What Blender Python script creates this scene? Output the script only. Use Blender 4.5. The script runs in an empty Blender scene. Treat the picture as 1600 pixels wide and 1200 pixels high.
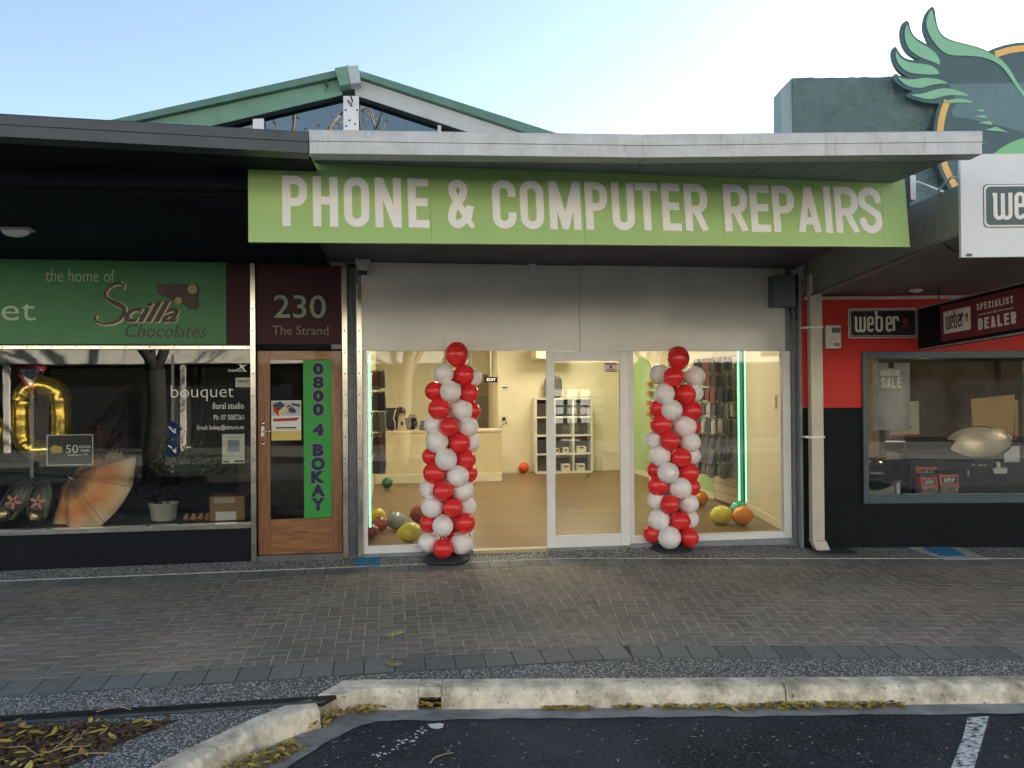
import bpy, bmesh, math, random
from mathutils import Vector, Matrix, noise
from mathutils.geometry import delaunay_2d_cdt

R = math.radians
rnd = random.Random(7)
sc = bpy.context.scene
COL = sc.collection

# ------------------------------------------------------------------ camera
FPX, IW, IH = 1240.0, 1600.0, 1200.0
CAM = Vector((0, -8.2, 1.65))
YAW, PIT, ROL = R(8.7), R(0.5), 0.0075
_F = Vector((math.sin(YAW) * math.cos(PIT), math.cos(YAW) * math.cos(PIT), math.sin(PIT)))
_r0 = Vector((math.cos(YAW), -math.sin(YAW), 0))
_u0 = _r0.cross(_F)
_r = _r0 * math.cos(ROL) - _u0 * math.sin(ROL)
_u = _u0 * math.cos(ROL) + _r0 * math.sin(ROL)
cd = bpy.data.cameras.new('camera')
cd.sensor_width = 36; cd.lens = FPX / IW * 36; cd.clip_end = 2000; cd.clip_start = 0.05
cam = bpy.data.objects.new('camera', cd); COL.objects.link(cam)
m = Matrix((_r, _u, -_F)).transposed().to_4x4(); m.translation = CAM
cam.matrix_world = m
sc.camera = cam

# ------------------------------------------------------------------ sky, sun, exposure
SUN_EL, SUN_AZ = R(16), R(59)         # azimuth from +Y (behind the shops) towards +X
w = bpy.data.worlds.new('World'); sc.world = w; w.use_nodes = True
nt = w.node_tree
sky = nt.nodes.new('ShaderNodeTexSky'); sky.sky_type = 'NISHITA'; sky.sun_disc = False
sky.sun_elevation = SUN_EL; sky.sun_rotation = SUN_AZ
sky.air_density = 1.0; sky.dust_density = .6; sky.ozone_density = 0.4
nt.links.new(sky.outputs[0], nt.nodes['Background'].inputs[0])
nt.nodes['Background'].inputs[1].default_value = 0.05
sl = bpy.data.lights.new('sun', 'SUN'); sl.energy = 5.0; sl.angle = R(0.5); sl.color = (1, .93, .82)
sun = bpy.data.objects.new('sun', sl); COL.objects.link(sun)
sdir = Vector((math.sin(SUN_AZ) * math.cos(SUN_EL), math.cos(SUN_AZ) * math.cos(SUN_EL), math.sin(SUN_EL)))
sun.rotation_euler = sdir.to_track_quat('Z', 'Y').to_euler()
sun.location = (8, 10, 12)
cy = sc.cycles; cy.max_bounces = 8; cy.diffuse_bounces = 4; cy.glossy_bounces = 3; cy.transmission_bounces = 4; cy.transparent_max_bounces = 10; cy.caustics_reflective = False; cy.caustics_refractive = False
vs = sc.view_settings
vs.view_transform = 'Standard'; vs.look = 'None'; vs.exposure = 2.7; vs.gamma = 1; vs.use_curve_mapping = False

# ------------------------------------------------------------------ measuring helpers: photograph point -> point of the place
def ray(px, py): return _F + _r * ((px - 800) / FPX) - _u * ((py - 600) / FPX)
def onY(px, py, Y=0.0):
    d = ray(px, py); return CAM + d * ((Y - CAM.y) / d.y)
def onZ(px, py, Z=0.0):
    d = ray(px, py); return CAM + d * ((Z - CAM.z) / d.z)
GA, GS = -0.06, 0.03
def gz(y): return GA + GS * y
def onG(px, py):
    d = ray(px, py); return CAM + d * ((GA + GS * CAM.y - CAM.z) / (d.z - GS * d.y))
def onP(px, py, p0, n):
    d = ray(px, py); return CAM + d * ((p0 - CAM).dot(n) / d.dot(n))
# frame of the barbecue shop wall: x along the wall, y inwards, z up
_a, _b = onG(1290, 855), onG(1600, 855)
U3 = Vector((_b.x - _a.x, _b.y - _a.y, 0)).normalized(); N3 = Vector((U3.y, -U3.x, 0))
O3 = Vector((_a.x, _a.y, 0))
T3 = Matrix((U3, -N3, Vector((0, 0, 1)))).transposed().to_4x4(); T3.translation = O3
T3I = T3.inverted()
def on3(px, py, y=0.0):               # point in the barbecue shop's frame at depth y
    return T3I @ onP(px, py, O3 - N3 * y, N3)

# ------------------------------------------------------------------ materials
MAT = {}
def mat(key, col, rough=.6, metal=0., var=.12, scale=6., bump=0., bscale=40., spec=.5, emit=None, es=0., rvar=0., coat=0., alpha=None, rand=0., stretch=None, sss=0., trans=0.):
    if key in MAT: return MAT[key]
    mt = bpy.data.materials.new(key); mt.use_nodes = True; n = mt.node_tree.nodes; l = mt.node_tree.links
    b = n['Principled BSDF']
    b.inputs['Roughness'].default_value = rough; b.inputs['Metallic'].default_value = metal
    b.inputs['Specular IOR Level'].default_value = spec
    b.inputs['Coat Weight'].default_value = coat
    tc = n.new('ShaderNodeTexCoord'); mp = n.new('ShaderNodeMapping'); l.new(tc.outputs['Object'], mp.inputs[0])
    if stretch: mp.inputs['Scale'].default_value = stretch
    nz = n.new('ShaderNodeTexNoise'); nz.inputs['Scale'].default_value = scale; nz.inputs['Detail'].default_value = 6; nz.inputs['Roughness'].default_value = .62
    l.new(mp.outputs[0], nz.inputs[0])
    rp = n.new('ShaderNodeValToRGB'); rp.color_ramp.elements[0].position = .3; rp.color_ramp.elements[1].position = .7
    lo = [max(0, c * (1 - var)) for c in col]; hi = [min(1, c * (1 + var)) for c in col]
    rp.color_ramp.elements[0].color = (*lo, 1); rp.color_ramp.elements[1].color = (*hi, 1)
    l.new(nz.outputs[0], rp.inputs[0]); out = rp.outputs[0]
    if rand:
        oi = n.new('ShaderNodeObjectInfo'); hs = n.new('ShaderNodeHueSaturation')
        mr = n.new('ShaderNodeMapRange'); mr.inputs[3].default_value = 1 - rand; mr.inputs[4].default_value = 1 + rand
        l.new(oi.outputs['Random'], mr.inputs[0]); l.new(mr.outputs[0], hs.inputs['Value']); l.new(out, hs.inputs['Color']); out = hs.outputs[0]
    l.new(out, b.inputs['Base Color'])
    if rvar:
        mr2 = n.new('ShaderNodeMapRange'); mr2.inputs[3].default_value = max(0.02, rough - rvar); mr2.inputs[4].default_value = min(1, rough + rvar)
        l.new(nz.outputs[0], mr2.inputs[0]); l.new(mr2.outputs[0], b.inputs['Roughness'])
    if bump:
        nb = n.new('ShaderNodeTexNoise'); nb.inputs['Scale'].default_value = bscale; nb.inputs['Detail'].default_value = 5
        l.new(mp.outputs[0], nb.inputs[0])
        bp = n.new('ShaderNodeBump'); bp.inputs['Strength'].default_value = bump; bp.inputs['Distance'].default_value = .01
        l.new(nb.outputs[0], bp.inputs['Height']); l.new(bp.outputs[0], b.inputs['Normal'])
    if emit: b.inputs['Emission Color'].default_value = (*emit, 1); b.inputs['Emission Strength'].default_value = es
    if sss: b.inputs['Subsurface Weight'].default_value = sss; b.inputs['Subsurface Radius'].default_value = (.03, .02, .02); b.inputs['Subsurface Scale'].default_value = .5
    if trans: b.inputs['Transmission Weight'].default_value = trans
    MAT[key] = mt
    return mt
def nodes_of(mt): return mt.node_tree.nodes, mt.node_tree.links, mt.node_tree.nodes['Principled BSDF']
def s2l(r, g, b): return tuple(((c / 255) / 12.92 if c <= 10 else (((c / 255) + .055) / 1.055) ** 2.4) for c in (r, g, b))

def glass(key, tint=(1, 1, 1), refl=.06):
    if key in MAT: return MAT[key]
    mt = bpy.data.materials.new(key); mt.use_nodes = True; n = mt.node_tree.nodes; l = mt.node_tree.links
    n.remove(n['Principled BSDF'])
    tr = n.new('ShaderNodeBsdfTransparent'); tr.inputs[0].default_value = (*tint, 1)
    gl = n.new('ShaderNodeBsdfGlossy'); gl.inputs['Roughness'].default_value = .0; gl.inputs[0].default_value = (1, 1, 1, 1)
    fr = n.new('ShaderNodeFresnel'); fr.inputs[0].default_value = 1.5
    ad = n.new('ShaderNodeMath'); ad.operation = 'ADD'; ad.inputs[1].default_value = refl; ad.use_clamp = True
    tc = n.new('ShaderNodeTexCoord'); nz = n.new('ShaderNodeTexNoise'); nz.inputs['Scale'].default_value = 1.3; l.new(tc.outputs['Object'], nz.inputs[0])
    bp = n.new('ShaderNodeBump'); bp.inputs['Strength'].default_value = .012; bp.inputs['Distance'].default_value = .05; l.new(nz.outputs[0], bp.inputs['Height']); l.new(bp.outputs[0], gl.inputs['Normal'])
    mx = n.new('ShaderNodeMixShader')
    l.new(fr.outputs[0], ad.inputs[0]); l.new(ad.outputs[0], mx.inputs[0]); l.new(tr.outputs[0], mx.inputs[1]); l.new(gl.outputs[0], mx.inputs[2])
    l.new(mx.outputs[0], n['Material Output'].inputs[0])
    MAT[key] = mt
    return mt

def aggregate(key, dark, light, scale=95, cut=.5):
    if key in MAT: return MAT[key]
    mt = mat(key, dark, .8); n, l, b = nodes_of(mt)
    tc = n.new('ShaderNodeTexCoord'); vo = n.new('ShaderNodeTexVoronoi'); vo.inputs['Scale'].default_value = scale
    l.new(tc.outputs['Object'], vo.inputs[0])
    sp = n.new('ShaderNodeSeparateColor'); l.new(vo.outputs['Color'], sp.inputs[0])
    rp = n.new('ShaderNodeValToRGB'); e = rp.color_ramp.elements
    e[0].position = 0; e[0].color = (*dark, 1); e[1].position = 1; e[1].color = (*light, 1)
    e2 = rp.color_ramp.elements.new(cut); e2.color = (*[c * 1.5 for c in dark], 1)
    e3 = rp.color_ramp.elements.new(min(.98, cut + .22)); e3.color = (*[.5 * a + .45 * d for a, d in zip(light, dark)], 1)
    l.new(sp.outputs[0], rp.inputs[0])
    # mortar between stones
    mr = n.new('ShaderNodeMapRange'); mr.inputs[1].default_value = .25; mr.inputs[2].default_value = .62; l.new(vo.outputs['Distance'], mr.inputs[0])
    mx = n.new('ShaderNodeMix'); mx.data_type = 'RGBA'; l.new(mr.outputs[0], mx.inputs[0]); l.new(rp.outputs[0], mx.inputs[6]); mx.inputs[7].default_value = (*[c * .55 for c in dark], 1)
    nz = n.new('ShaderNodeTexNoise'); nz.inputs['Scale'].default_value = 1.6; nz.inputs['Detail'].default_value = 4; l.new(tc.outputs['Object'], nz.inputs[0])
    hs = n.new('ShaderNodeHueSaturation'); mr3 = n.new('ShaderNodeMapRange'); mr3.inputs[3].default_value = .65; mr3.inputs[4].default_value = 1.3
    l.new(nz.outputs[0], mr3.inputs[0]); l.new(mr3.outputs[0], hs.inputs['Value']); l.new(mx.outputs[2], hs.inputs['Color'])
    l.new(hs.outputs[0], b.inputs['Base Color'])
    bp = n.new('ShaderNodeBump'); bp.inputs['Strength'].default_value = .8; bp.inputs['Distance'].default_value = .006; bp.invert = True
    l.new(vo.outputs['Distance'], bp.inputs['Height']); l.new(bp.outputs[0], b.inputs['Normal'])
    return mt

# ------------------------------------------------------------------ mesh helpers
LOC = {}
def I(): return Matrix.Identity(4)
class MB:
    def __init__(s, T=None): s.v = []; s.f = []; s.sm = []; s.T = T
    def add(s, vs, fs, smooth=False):
        k = len(s.v)
        for p in vs:
            p = Vector(p); s.v.append(s.T @ p if s.T else p)
        for f in fs: s.f.append([i + k for i in f]); s.sm.append(smooth)
        return s
    def box(s, x0, x1, y0, y1, z0, z1):
        return s.add([(x, y, z) for x in (x0, x1) for y in (y0, y1) for z in (z0, z1)],
                     [(0, 1, 3, 2), (4, 6, 7, 5), (0, 4, 5, 1), (2, 3, 7, 6), (0, 2, 6, 4), (1, 5, 7, 3)])
    def loft(s, A, B, smooth=False, caps=True):      # two rings with the same count
        n = len(A); fs = [(i, (i + 1) % n, n + (i + 1) % n, n + i) for i in range(n)]
        if caps: fs += [tuple(range(n - 1, -1, -1)), tuple(range(n, 2 * n))]
        return s.add(list(A) + list(B), fs, smooth)
    def prism(s, pts, y0, y1):                        # outline in x,z pushed from y0 to y1
        return s.loft([(x, y0, z) for x, z in pts], [(x, y1, z) for x, z in pts])
    def slab(s, pts, top, th):                        # outline in x,y; top height by function or number
        g = top if callable(top) else (lambda x, y: top)
        A = [(p[0], p[1], g(p[0], p[1]) - th) for p in pts]; B = [(p[0], p[1], g(p[0], p[1])) for p in pts]
        return s.loft(A, B)
    def rings(s, rr, smooth=True, caps=True, closed=False):
        n = len(rr[0]); vs = [p for r in rr for p in r]; fs = []; k = len(rr)
        for j in range(k if closed else k - 1):
            a, b = j * n, ((j + 1) % k) * n
            fs += [(a + i, a + (i + 1) % n, b + (i + 1) % n, b + i) for i in range(n)]
        if caps and not closed: fs += [tuple(range(n - 1, -1, -1)), tuple((k - 1) * n + i for i in range(n))]
        return s.add(vs, fs, smooth)
    def tube(s, path, r, n=8, caps=True, closed=False):
        P = [Vector(p) for p in path]; rr = []; k = len(P)
        rad = r if isinstance(r, (list, tuple)) else [r] * k
        up = None
        for i, p in enumerate(P):
            t = (P[(i + 1) % k] - P[i - 1]) if closed or 0 < i < k - 1 else (P[1] - P[0] if i == 0 else P[-1] - P[-2])
            t = t.normalized()
            if up is None: up = Vector((0, 0, 1)) if abs(t.z) < .9 else Vector((1, 0, 0))
            a = t.cross(up).normalized(); b = t.cross(a).normalized(); up = -b if False else up
            if abs(t.dot(up)) > .95: up = Vector((1, 0, 0)) if abs(t.x) < .9 else Vector((0, 1, 0))
            rr.append([p + (a * math.cos(q) + b * math.sin(q)) * rad[i] for q in [2 * math.pi * j / n for j in range(n)]])
        return s.rings(rr, True, caps, closed)
    def ell(s, c, r, nu=20, nv=12, pinch=0., ax=None):      # balloon-like ellipsoid; pinch narrows towards -z
        c = Vector(c); rx, ry, rz = (r, r, r) if not isinstance(r, (tuple, list)) else r
        vs = []; fs = []
        for j in range(1, nv):
            th = math.pi * j / nv
            for i in range(nu):
                ph = 2 * math.pi * i / nu
                z = math.cos(th); k = math.sin(th) * (1 - pinch * max(0, -z) ** 1.5)
                p = Vector((rx * k * math.cos(ph), ry * k * math.sin(ph), rz * z))
                vs.append(c + (ax @ p if ax else p))
        top = Vector((0, 0, rz)); bot = Vector((0, 0, -rz))
        vs += [c + (ax @ top if ax else top), c + (ax @ bot if ax else bot)]
        for j in range(nv - 2):
            for i in range(nu):
                fs.append((j * nu + i, (j + 1) * nu + i, (j + 1) * nu + (i + 1) % nu, j * nu + (i + 1) % nu))
        t = len(vs) - 2
        for i in range(nu):
            fs.append((t, i, (i + 1) % nu)); fs.append((t + 1, (nv - 2) * nu + (i + 1) % nu, (nv - 2) * nu + i))
        return s.add(vs, fs, True)
    def lathe(s, prof, c=(0, 0, 0), n=24, smooth=True):
        c = Vector(c)
        return s.rings([[c + Vector((r * math.cos(2 * math.pi * i / n), r * math.sin(2 * math.pi * i / n), z)) for i in range(n)] for r, z in prof], smooth)
    def mesh(s, name, off=Vector((0, 0, 0))):
        me = bpy.data.meshes.new(name)
        me.from_pydata([p - off for p in s.v], [], s.f)
        me.polygons.foreach_set('use_smooth', s.sm)
        bm = bmesh.new(); bm.from_mesh(me); bmesh.ops.recalc_face_normals(bm, faces=bm.faces); bm.to_mesh(me); bm.free()
        return me
    def build(s, name, mt, parent=None, bev=0., seg=2):
        off = LOC.get(parent.name, Vector()) if parent else Vector()
        me = s.mesh(name, off); me.materials.append(mt)
        o = bpy.data.objects.new(name, me); COL.objects.link(o)
        if parent: o.parent = parent
        LOC[o.name] = off.copy()
        if bev:
            md = o.modifiers.new('bevel', 'BEVEL'); md.width = bev; md.segments = seg; md.limit_method = 'ANGLE'; md.angle_limit = R(40)
        return o
    def solo(s, name, mt, label, cat, group=None, bev=0., kind=None):
        xs = [p.x for p in s.v]; ys = [p.y for p in s.v]; zs = [p.z for p in s.v]
        off = Vector(((min(xs) + max(xs)) / 2, (min(ys) + max(ys)) / 2, min(zs)))
        me = s.mesh(name, off); me.materials.append(mt)
        o = bpy.data.objects.new(name, me); COL.objects.link(o); o.location = off; LOC[o.name] = off
        if bev:
            md = o.modifiers.new('bevel', 'BEVEL'); md.width = bev; md.segments = 2; md.limit_method = 'ANGLE'; md.angle_limit = R(40)
        tag(o, label, cat, group, kind); return o
def tag(o, label=None, cat=None, group=None, kind=None):
    if label: o['label'] = label
    if cat: o['category'] = cat
    if group: o['group'] = group
    if kind: o['kind'] = kind
    return o
def thing(name, label, cat, loc, group=None):
    o = bpy.data.objects.new(name, None); COL.objects.link(o); o.location = loc; LOC[o.name] = Vector(loc); o.empty_display_size = .1
    return tag(o, label, cat, group)
def struct(mb, name, mt, bev=0.):
    o = mb.build(name, mt, None, bev); o['kind'] = 'structure'; return o

# union of flat outlines -> solid lettering or emblem, placed on plane y (front at y, thickness th towards +y)
def union(polys):
    vs = []; fs = []
    for p in polys:
        a = sum(p[i][0] * p[(i + 1) % len(p)][1] - p[(i + 1) % len(p)][0] * p[i][1] for i in range(len(p)))
        if a < 0: p = p[::-1]
        k = len(vs); vs += [Vector(q) for q in p]; fs.append(list(range(k, k + len(p))))
    V, E_, F_, _v, _e, of = delaunay_2d_cdt(vs, [], fs, 0, 1e-6)
    return V, [f for f, q in zip(F_, of) if q]
def raised(mb, V, F_, y, th):
    n = len(V); vs = [(p[0], y, p[1]) for p in V] + [(p[0], y + th, p[1]) for p in V]
    ec = {}
    for f in F_:
        for i in range(len(f)):
            a, b = f[i], f[(i + 1) % len(f)]; k = (min(a, b), max(a, b)); ec.setdefault(k, []).append((a, b))
    fs = [tuple(f) for f in F_]
    fs += [(b, a, a + n, b + n) for k, e in ec.items() if len(e) == 1 for a, b in e]
    mb.add(vs, fs)
    return mb
def ribbon(pts, wd, round_=False):
    """outlines of a stroke with constant width"""
    out = []
    for i in range(len(pts) - 1):
        a, b = Vector(pts[i]), Vector(pts[i + 1]); d = (b - a)
        if d.length < 1e-9: continue
        nrm = Vector((-d.y, d.x)).normalized() * wd / 2
        out.append([tuple(a + nrm), tuple(b + nrm), tuple(b - nrm), tuple(a - nrm)])
        if 0 < i or round_:
            c = a; out.append([(c.x + wd / 2 * math.cos(t), c.y + wd / 2 * math.sin(t)) for t in [math.pi / 5 * k for k in range(10)]])
    if round_:
        c = Vector(pts[-1]); out.append([(c.x + wd / 2 * math.cos(t), c.y + wd / 2 * math.sin(t)) for t in [math.pi / 5 * k for k in range(10)]])
    return out
def arc(cx, cy, rx, ry, a0, a1, n=10):
    return [(cx + rx * math.cos(R(a0 + (a1 - a0) * i / n)), cy + ry * math.sin(R(a0 + (a1 - a0) * i / n))) for i in range(n + 1)]
# condensed gothic capitals, cap height 1, width w, stroke t: centre-line strokes
def glyph(ch, w, t=.16):
    h = t / 2; x0, x1, y0, y1 = h, w - h, h, 1 - h; cx = w / 2; r = (x1 - x0) / 2
    L = []
    if ch == 'P': L = [[(x0, 0), (x0, 1)], [(x0, y1), (x1 - r, y1)] + arc(x1 - r, y1 - r, r, r, 90, 0, 6) + [(x1, .42 + h + r)] + arc(x1 - r, .42 + h + r - .02, r, r, 0, -90, 6) + [(x0, .42 + h - .02)]]
    elif ch == 'H': L = [[(x0, 0), (x0, 1)], [(x1, 0), (x1, 1)], [(x0, .52), (x1, .52)]]
    elif ch == 'O': L = [[(x0, y0 + r), (x0, y1 - r)] + arc(cx, y1 - r, r, r, 180, 0, 12) + [(x1, y0 + r)] + arc(cx, y0 + r, r, r, 0, -180, 12)]
    elif ch == 'N': L = [[(x0, 0), (x0, 1)], [(x1, 0), (x1, 1)], [(x0 + .01, .97), (x1 - .01, .03)]]
    elif ch == 'E': L = [[(x0, 0), (x0, 1)], [(x0, y1), (w, y1)], [(x0, .52), (w * .93, .52)], [(x0, y0), (w, y0)]]
    elif ch == 'C': L = [[(x1, .66), (x1, y1 - r)] + arc(cx, y1 - r, r, r, 0, 180, 12) + [(x0, y0 + r)] + arc(cx, y0 + r, r, r, 180, 360, 12) + [(x1, .34)]]
    elif ch == 'M': L = [[(x0, 0), (x0, 1)], [(x1, 0), (x1, 1)], [(x0 + .01, .96), (cx, .06), (x1 - .01, .96)]]
    elif ch == 'U': L = [[(x0, 1), (x0, y0 + r)] + arc(cx, y0 + r, r, r, 180, 360, 12) + [(x1, 1)]]
    elif ch == 'T': L = [[(cx, 0), (cx, 1)], [(0, y1), (w, y1)]]
    elif ch == 'R': L = [[(x0, 0), (x0, 1)], [(x0, y1), (x1 - r, y1)] + arc(x1 - r, y1 - r, r, r, 90, 0, 6) + [(x1 - .005, .46 + r)] + arc(x1 - r, .46 + r, r, r, 0, -90, 6) + [(x0, .46)], [(cx - .01, .46), (x1 + .01, 0)]]
    elif ch == 'A': L = [[(x0 - .01, 0), (cx, .97)], [(x1 + .01, 0), (cx, .97)], [(x0 + .06, .25), (x1 - .06, .25)]]
    elif ch == 'I': L = [[(cx, 0), (cx, 1)]]
    elif ch == 'L': L = [[(x0, 0), (x0, 1)], [(x0, y0), (w, y0)]]
    elif ch == 'D': L = [[(x0, 0), (x0, 1)], [(x0, y1), (x1 - r, y1)] + arc(x1 - r, y1 - r, r, r, 90, 0, 6) + [(x1, y0 + r)] + arc(x1 - r, y0 + r, r, r, 0, -90, 6) + [(x0, y0)]]
    elif ch == 'S': L = [[(x1, .72), (x1, y1 - r)] + arc(cx, y1 - r, r, r, 0, 180, 12) + [(x0, .70), (x0 + .02, .62), (x1 - .02, .40), (x1, .30), (x1, y0 + r)] + arc(cx, y0 + r, r, r, 0, -180, 12) + [(x0, .28)]]
    elif ch == '&': L = [[(w - .02, .0), (w * .30, .60), (w * .20, .72), (w * .19, y1 - .13)] + arc(w * .40, y1 - .13, w * .21, .12, 180, 0, 10) + [(w * .61, .74), (w * .55, .64), (w * .24, .42), (x0 + .01, .30), (x0, y0 + .14)] + arc(w * .36, y0 + .14, w * .36 - h, .14, 180, 300, 10) + [(w * .74, .22), (w * .84, .46)]]
    out = []
    for s_ in L: out += ribbon(s_, t)
    out = [[(min(max(x, 0), w), min(max(y, 0), 1)) for x, y in p] for p in out]
    return [p for p in out if abs(sum(p[i][0] * p[(i + 1) % len(p)][1] - p[(i + 1) % len(p)][0] * p[i][1] for i in range(len(p)))) > 1e-6]
def gothic_word(mb, s_, x0, x1, z0, z1, y, th, t=.172, slope=(0, 0), gap=.10):
    """a word in condensed capitals filling the box"""
    W = {'I': .2, 'M': .6, '&': .55}; ws = [W.get(c, .26 if c == ' ' else .46) for c in s_]
    tot = sum(ws) + gap * (len(s_) - 1); k = (x1 - x0) / tot; x = x0
    for c, wd in zip(s_, ws):
        if c != ' ':
            V, F_ = union(glyph(c, wd, t))
            raised(mb, [(x + p[0] * k, z0 + p[1] * (z1 - z0)) for p in V], F_, y, th)
        x += (wd + gap) * k
    return mb
def font_mesh(s_, bold=0., shear=0., spacing=1.):
    cu = bpy.data.curves.new('lettering', 'FONT'); cu.body = s_; cu.size = 1; cu.offset = bold; cu.shear = shear; cu.space_character = spacing
    cu.resolution_u = 3
    o = bpy.data.objects.new('lettering', cu); COL.objects.link(o)
    dg = bpy.context.evaluated_depsgraph_get(); me = bpy.data.meshes.new_from_object(o.evaluated_get(dg))
    V = [(v.co.x, v.co.y) for v in me.vertices]; F_ = [tuple(p.vertices) for p in me.polygons]
    bpy.data.objects.remove(o); bpy.data.curves.remove(cu); bpy.data.meshes.remove(me)
    return V, F_
def text(mb, s_, x0, x1, z0, z1, y, th=.003, bold=0., shear=0., spacing=1., keep=False):
    """plain lettering filling the box x0..x1, z0..z1 on the plane y"""
    V, F_ = font_mesh(s_, bold, shear, spacing)
    a, b = min(p[0] for p in V), max(p[0] for p in V); c, d = min(p[1] for p in V), max(p[1] for p in V)
    kx, kz = (x1 - x0) / (b - a), (z1 - z0) / (d - c)
    return raised(mb, [(x0 + (p[0] - a) * kx, z0 + (p[1] - c) * kz) for p in V], F_, y, th)
def rrect(x0, x1, z0, z1, r, n=5):
    return arc(x1 - r, z1 - r, r, r, 0, 90, n) + arc(x0 + r, z1 - r, r, r, 90, 180, n) + arc(x0 + r, z0 + r, r, r, 180, 270, n) + arc(x1 - r, z0 + r, r, r, 270, 360, n)
def box_px(a, b, c, d, Y=0.):     # photograph box (left, top, right, bottom) -> x0,x1,z0,z1 on the plane Y
    p, q, r_, s_ = onY(a, b, Y), onY(c, b, Y), onY(a, d, Y), onY(c, d, Y)
    return (p.x + r_.x) / 2, (q.x + s_.x) / 2, (r_.z + s_.z) / 2, (p.z + q.z) / 2
def box_px3(a, b, c, d, y=0.):
    p, q, r_, s_ = on3(a, b, y), on3(c, b, y), on3(a, d, y), on3(c, d, y)
    return (p.x + r_.x) / 2, (q.x + s_.x) / 2, (r_.z + s_.z) / 2, (p.z + q.z) / 2

# ================================================================== SETTING: road, kerb, footpath
BEND = (1.66, -3.05)
A_R = math.atan2(U3.y, U3.x)                     # direction of the street beyond the bend (about -9 degrees)
UR = Vector((math.cos(A_R), math.sin(A_R), 0))

asphalt = mat('asphalt', (.03, .035, .044), .85, var=.75, scale=1.1, bump=.9, bscale=150, spec=.25)
n, l, b = nodes_of(asphalt)
tc = n.new('ShaderNodeTexCoord'); vo = n.new('ShaderNodeTexVoronoi'); vo.inputs['Scale'].default_value = 130; l.new(tc.outputs['Object'], vo.inputs[0])
sp = n.new('ShaderNodeSeparateColor'); l.new(vo.outputs['Color'], sp.inputs[0])
gt = n.new('ShaderNodeMapRange'); gt.inputs[1].default_value = .55; gt.inputs[2].default_value = 1; gt.inputs[4].default_value = .8; l.new(sp.outputs[0], gt.inputs[0])
mx = n.new('ShaderNodeMix'); mx.data_type = 'RGBA'; src = b.inputs['Base Color'].links[0].from_socket
l.new(gt.outputs[0], mx.inputs[0]); l.new(src, mx.inputs[6]); mx.inputs[7].default_value = (.10, .11, .125, 1); l.new(mx.outputs[2], b.inputs['Base Color'])
mb = MB(); mb.add([(-900, -900, -.285), (900, -900, -.285), (900, 900, -.285), (-900, 900, -.285)], [(0, 1, 2, 3)])
struct(mb, 'road', asphalt)

agg = aggregate('exposed aggregate', (.17, .175, .175), (.85, .84, .8), 72, .34)
conc = mat('weathered concrete', (.78, .69, .565), .9, var=.3, scale=7, bump=.5, bscale=70)
n, l, b = nodes_of(conc)                            # dark lichen pits
tc = n.new('ShaderNodeTexCoord'); nz = n.new('ShaderNodeTexNoise'); nz.inputs['Scale'].default_value = 34; nz.inputs['Detail'].default_value = 7; l.new(tc.outputs['Object'], nz.inputs[0])
rp = n.new('ShaderNodeValToRGB'); rp.color_ramp.elements[0].position = .27; rp.color_ramp.elements[0].color = (.22, .2, .17, 1); rp.color_ramp.elements[1].position = .36; rp.color_ramp.elements[1].color = (1, 1, 1, 1); l.new(nz.outputs[0], rp.inputs[0])
mx = n.new('ShaderNodeMix'); mx.data_type = 'RGBA'; mx.blend_type = 'MULTIPLY'; mx.inputs[0].default_value = 1; src = b.inputs['Base Color'].links[0].from_socket
l.new(src, mx.inputs[6]); l.new(rp.outputs[0], mx.inputs[7])
nz2 = n.new('ShaderNodeTexNoise'); nz2.inputs['Scale'].default_value = 2.6; nz2.inputs['Detail'].default_value = 9; nz2.inputs['Roughness'].default_value = .72; l.new(tc.outputs['Object'], nz2.inputs[0])
rp2 = n.new('ShaderNodeValToRGB'); rp2.color_ramp.elements[0].position = .38; rp2.color_ramp.elements[0].color = (.4, .4, .36, 1); rp2.color_ramp.elements[1].position = .56; rp2.color_ramp.elements[1].color = (1, 1, 1, 1); l.new(nz2.outputs[0], rp2.inputs[0])
mx2 = n.new('ShaderNodeMix'); mx2.data_type = 'RGBA'; mx2.blend_type = 'MULTIPLY'; mx2.inputs[0].default_value = 1; l.new(mx.outputs[2], mx2.inputs[6]); l.new(rp2.outputs[0], mx2.inputs[7]); l.new(mx2.outputs[2], b.inputs['Base Color'])
bedm = mat('jointing sand', (.52, .48, .41), .95, var=.25, scale=9, bump=.4)

# bed under the pavers
def G3(x, y, dz=0.): return (x, y, gz(y) + dz)
YT, YF = -.25, -3.03                               # back and front edge of the straight paving
HT, HF = (1.75, YT), (BEND[0] - .06, YF)
def rline(p, t): return (p[0] + UR.x * t, p[1] + UR.y * t)
mb = MB()
mb.slab([(-5, YT), (-5, YF), HF, rline(HF, 6), rline(HT, 6), HT], lambda x, y: gz(y) - .0025, .12)
foot = struct(mb, 'footpath', bedm)

paver_m = mat('clay paver', (.275, .25, .222), .78, var=.25, scale=10, bump=.25, bscale=90, rand=.1)
n, l, b = nodes_of(paver_m)                         # worn, redder patches across the paving
tc = n.new('ShaderNodeNewGeometry'); nz = n.new('ShaderNodeTexNoise'); nz.inputs['Scale'].default_value = .8; nz.inputs['Detail'].default_value = 5; l.new(tc.outputs['Position'], nz.inputs[0])
rp = n.new('ShaderNodeValToRGB'); rp.color_ramp.elements[0].position = .38; rp.color_ramp.elements[0].color = (.86, .88, .9, 1); rp.color_ramp.elements[1].position = .66; rp.color_ramp.elements[1].color = (1.12, 1.04, .98, 1); l.new(nz.outputs[0], rp.inputs[0])
mx = n.new('ShaderNodeMix'); mx.data_type = 'RGBA'; mx.blend_type = 'MULTIPLY'; mx.inputs[0].default_value = 1; src = b.inputs['Base Color'].links[0].from_socket
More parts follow.
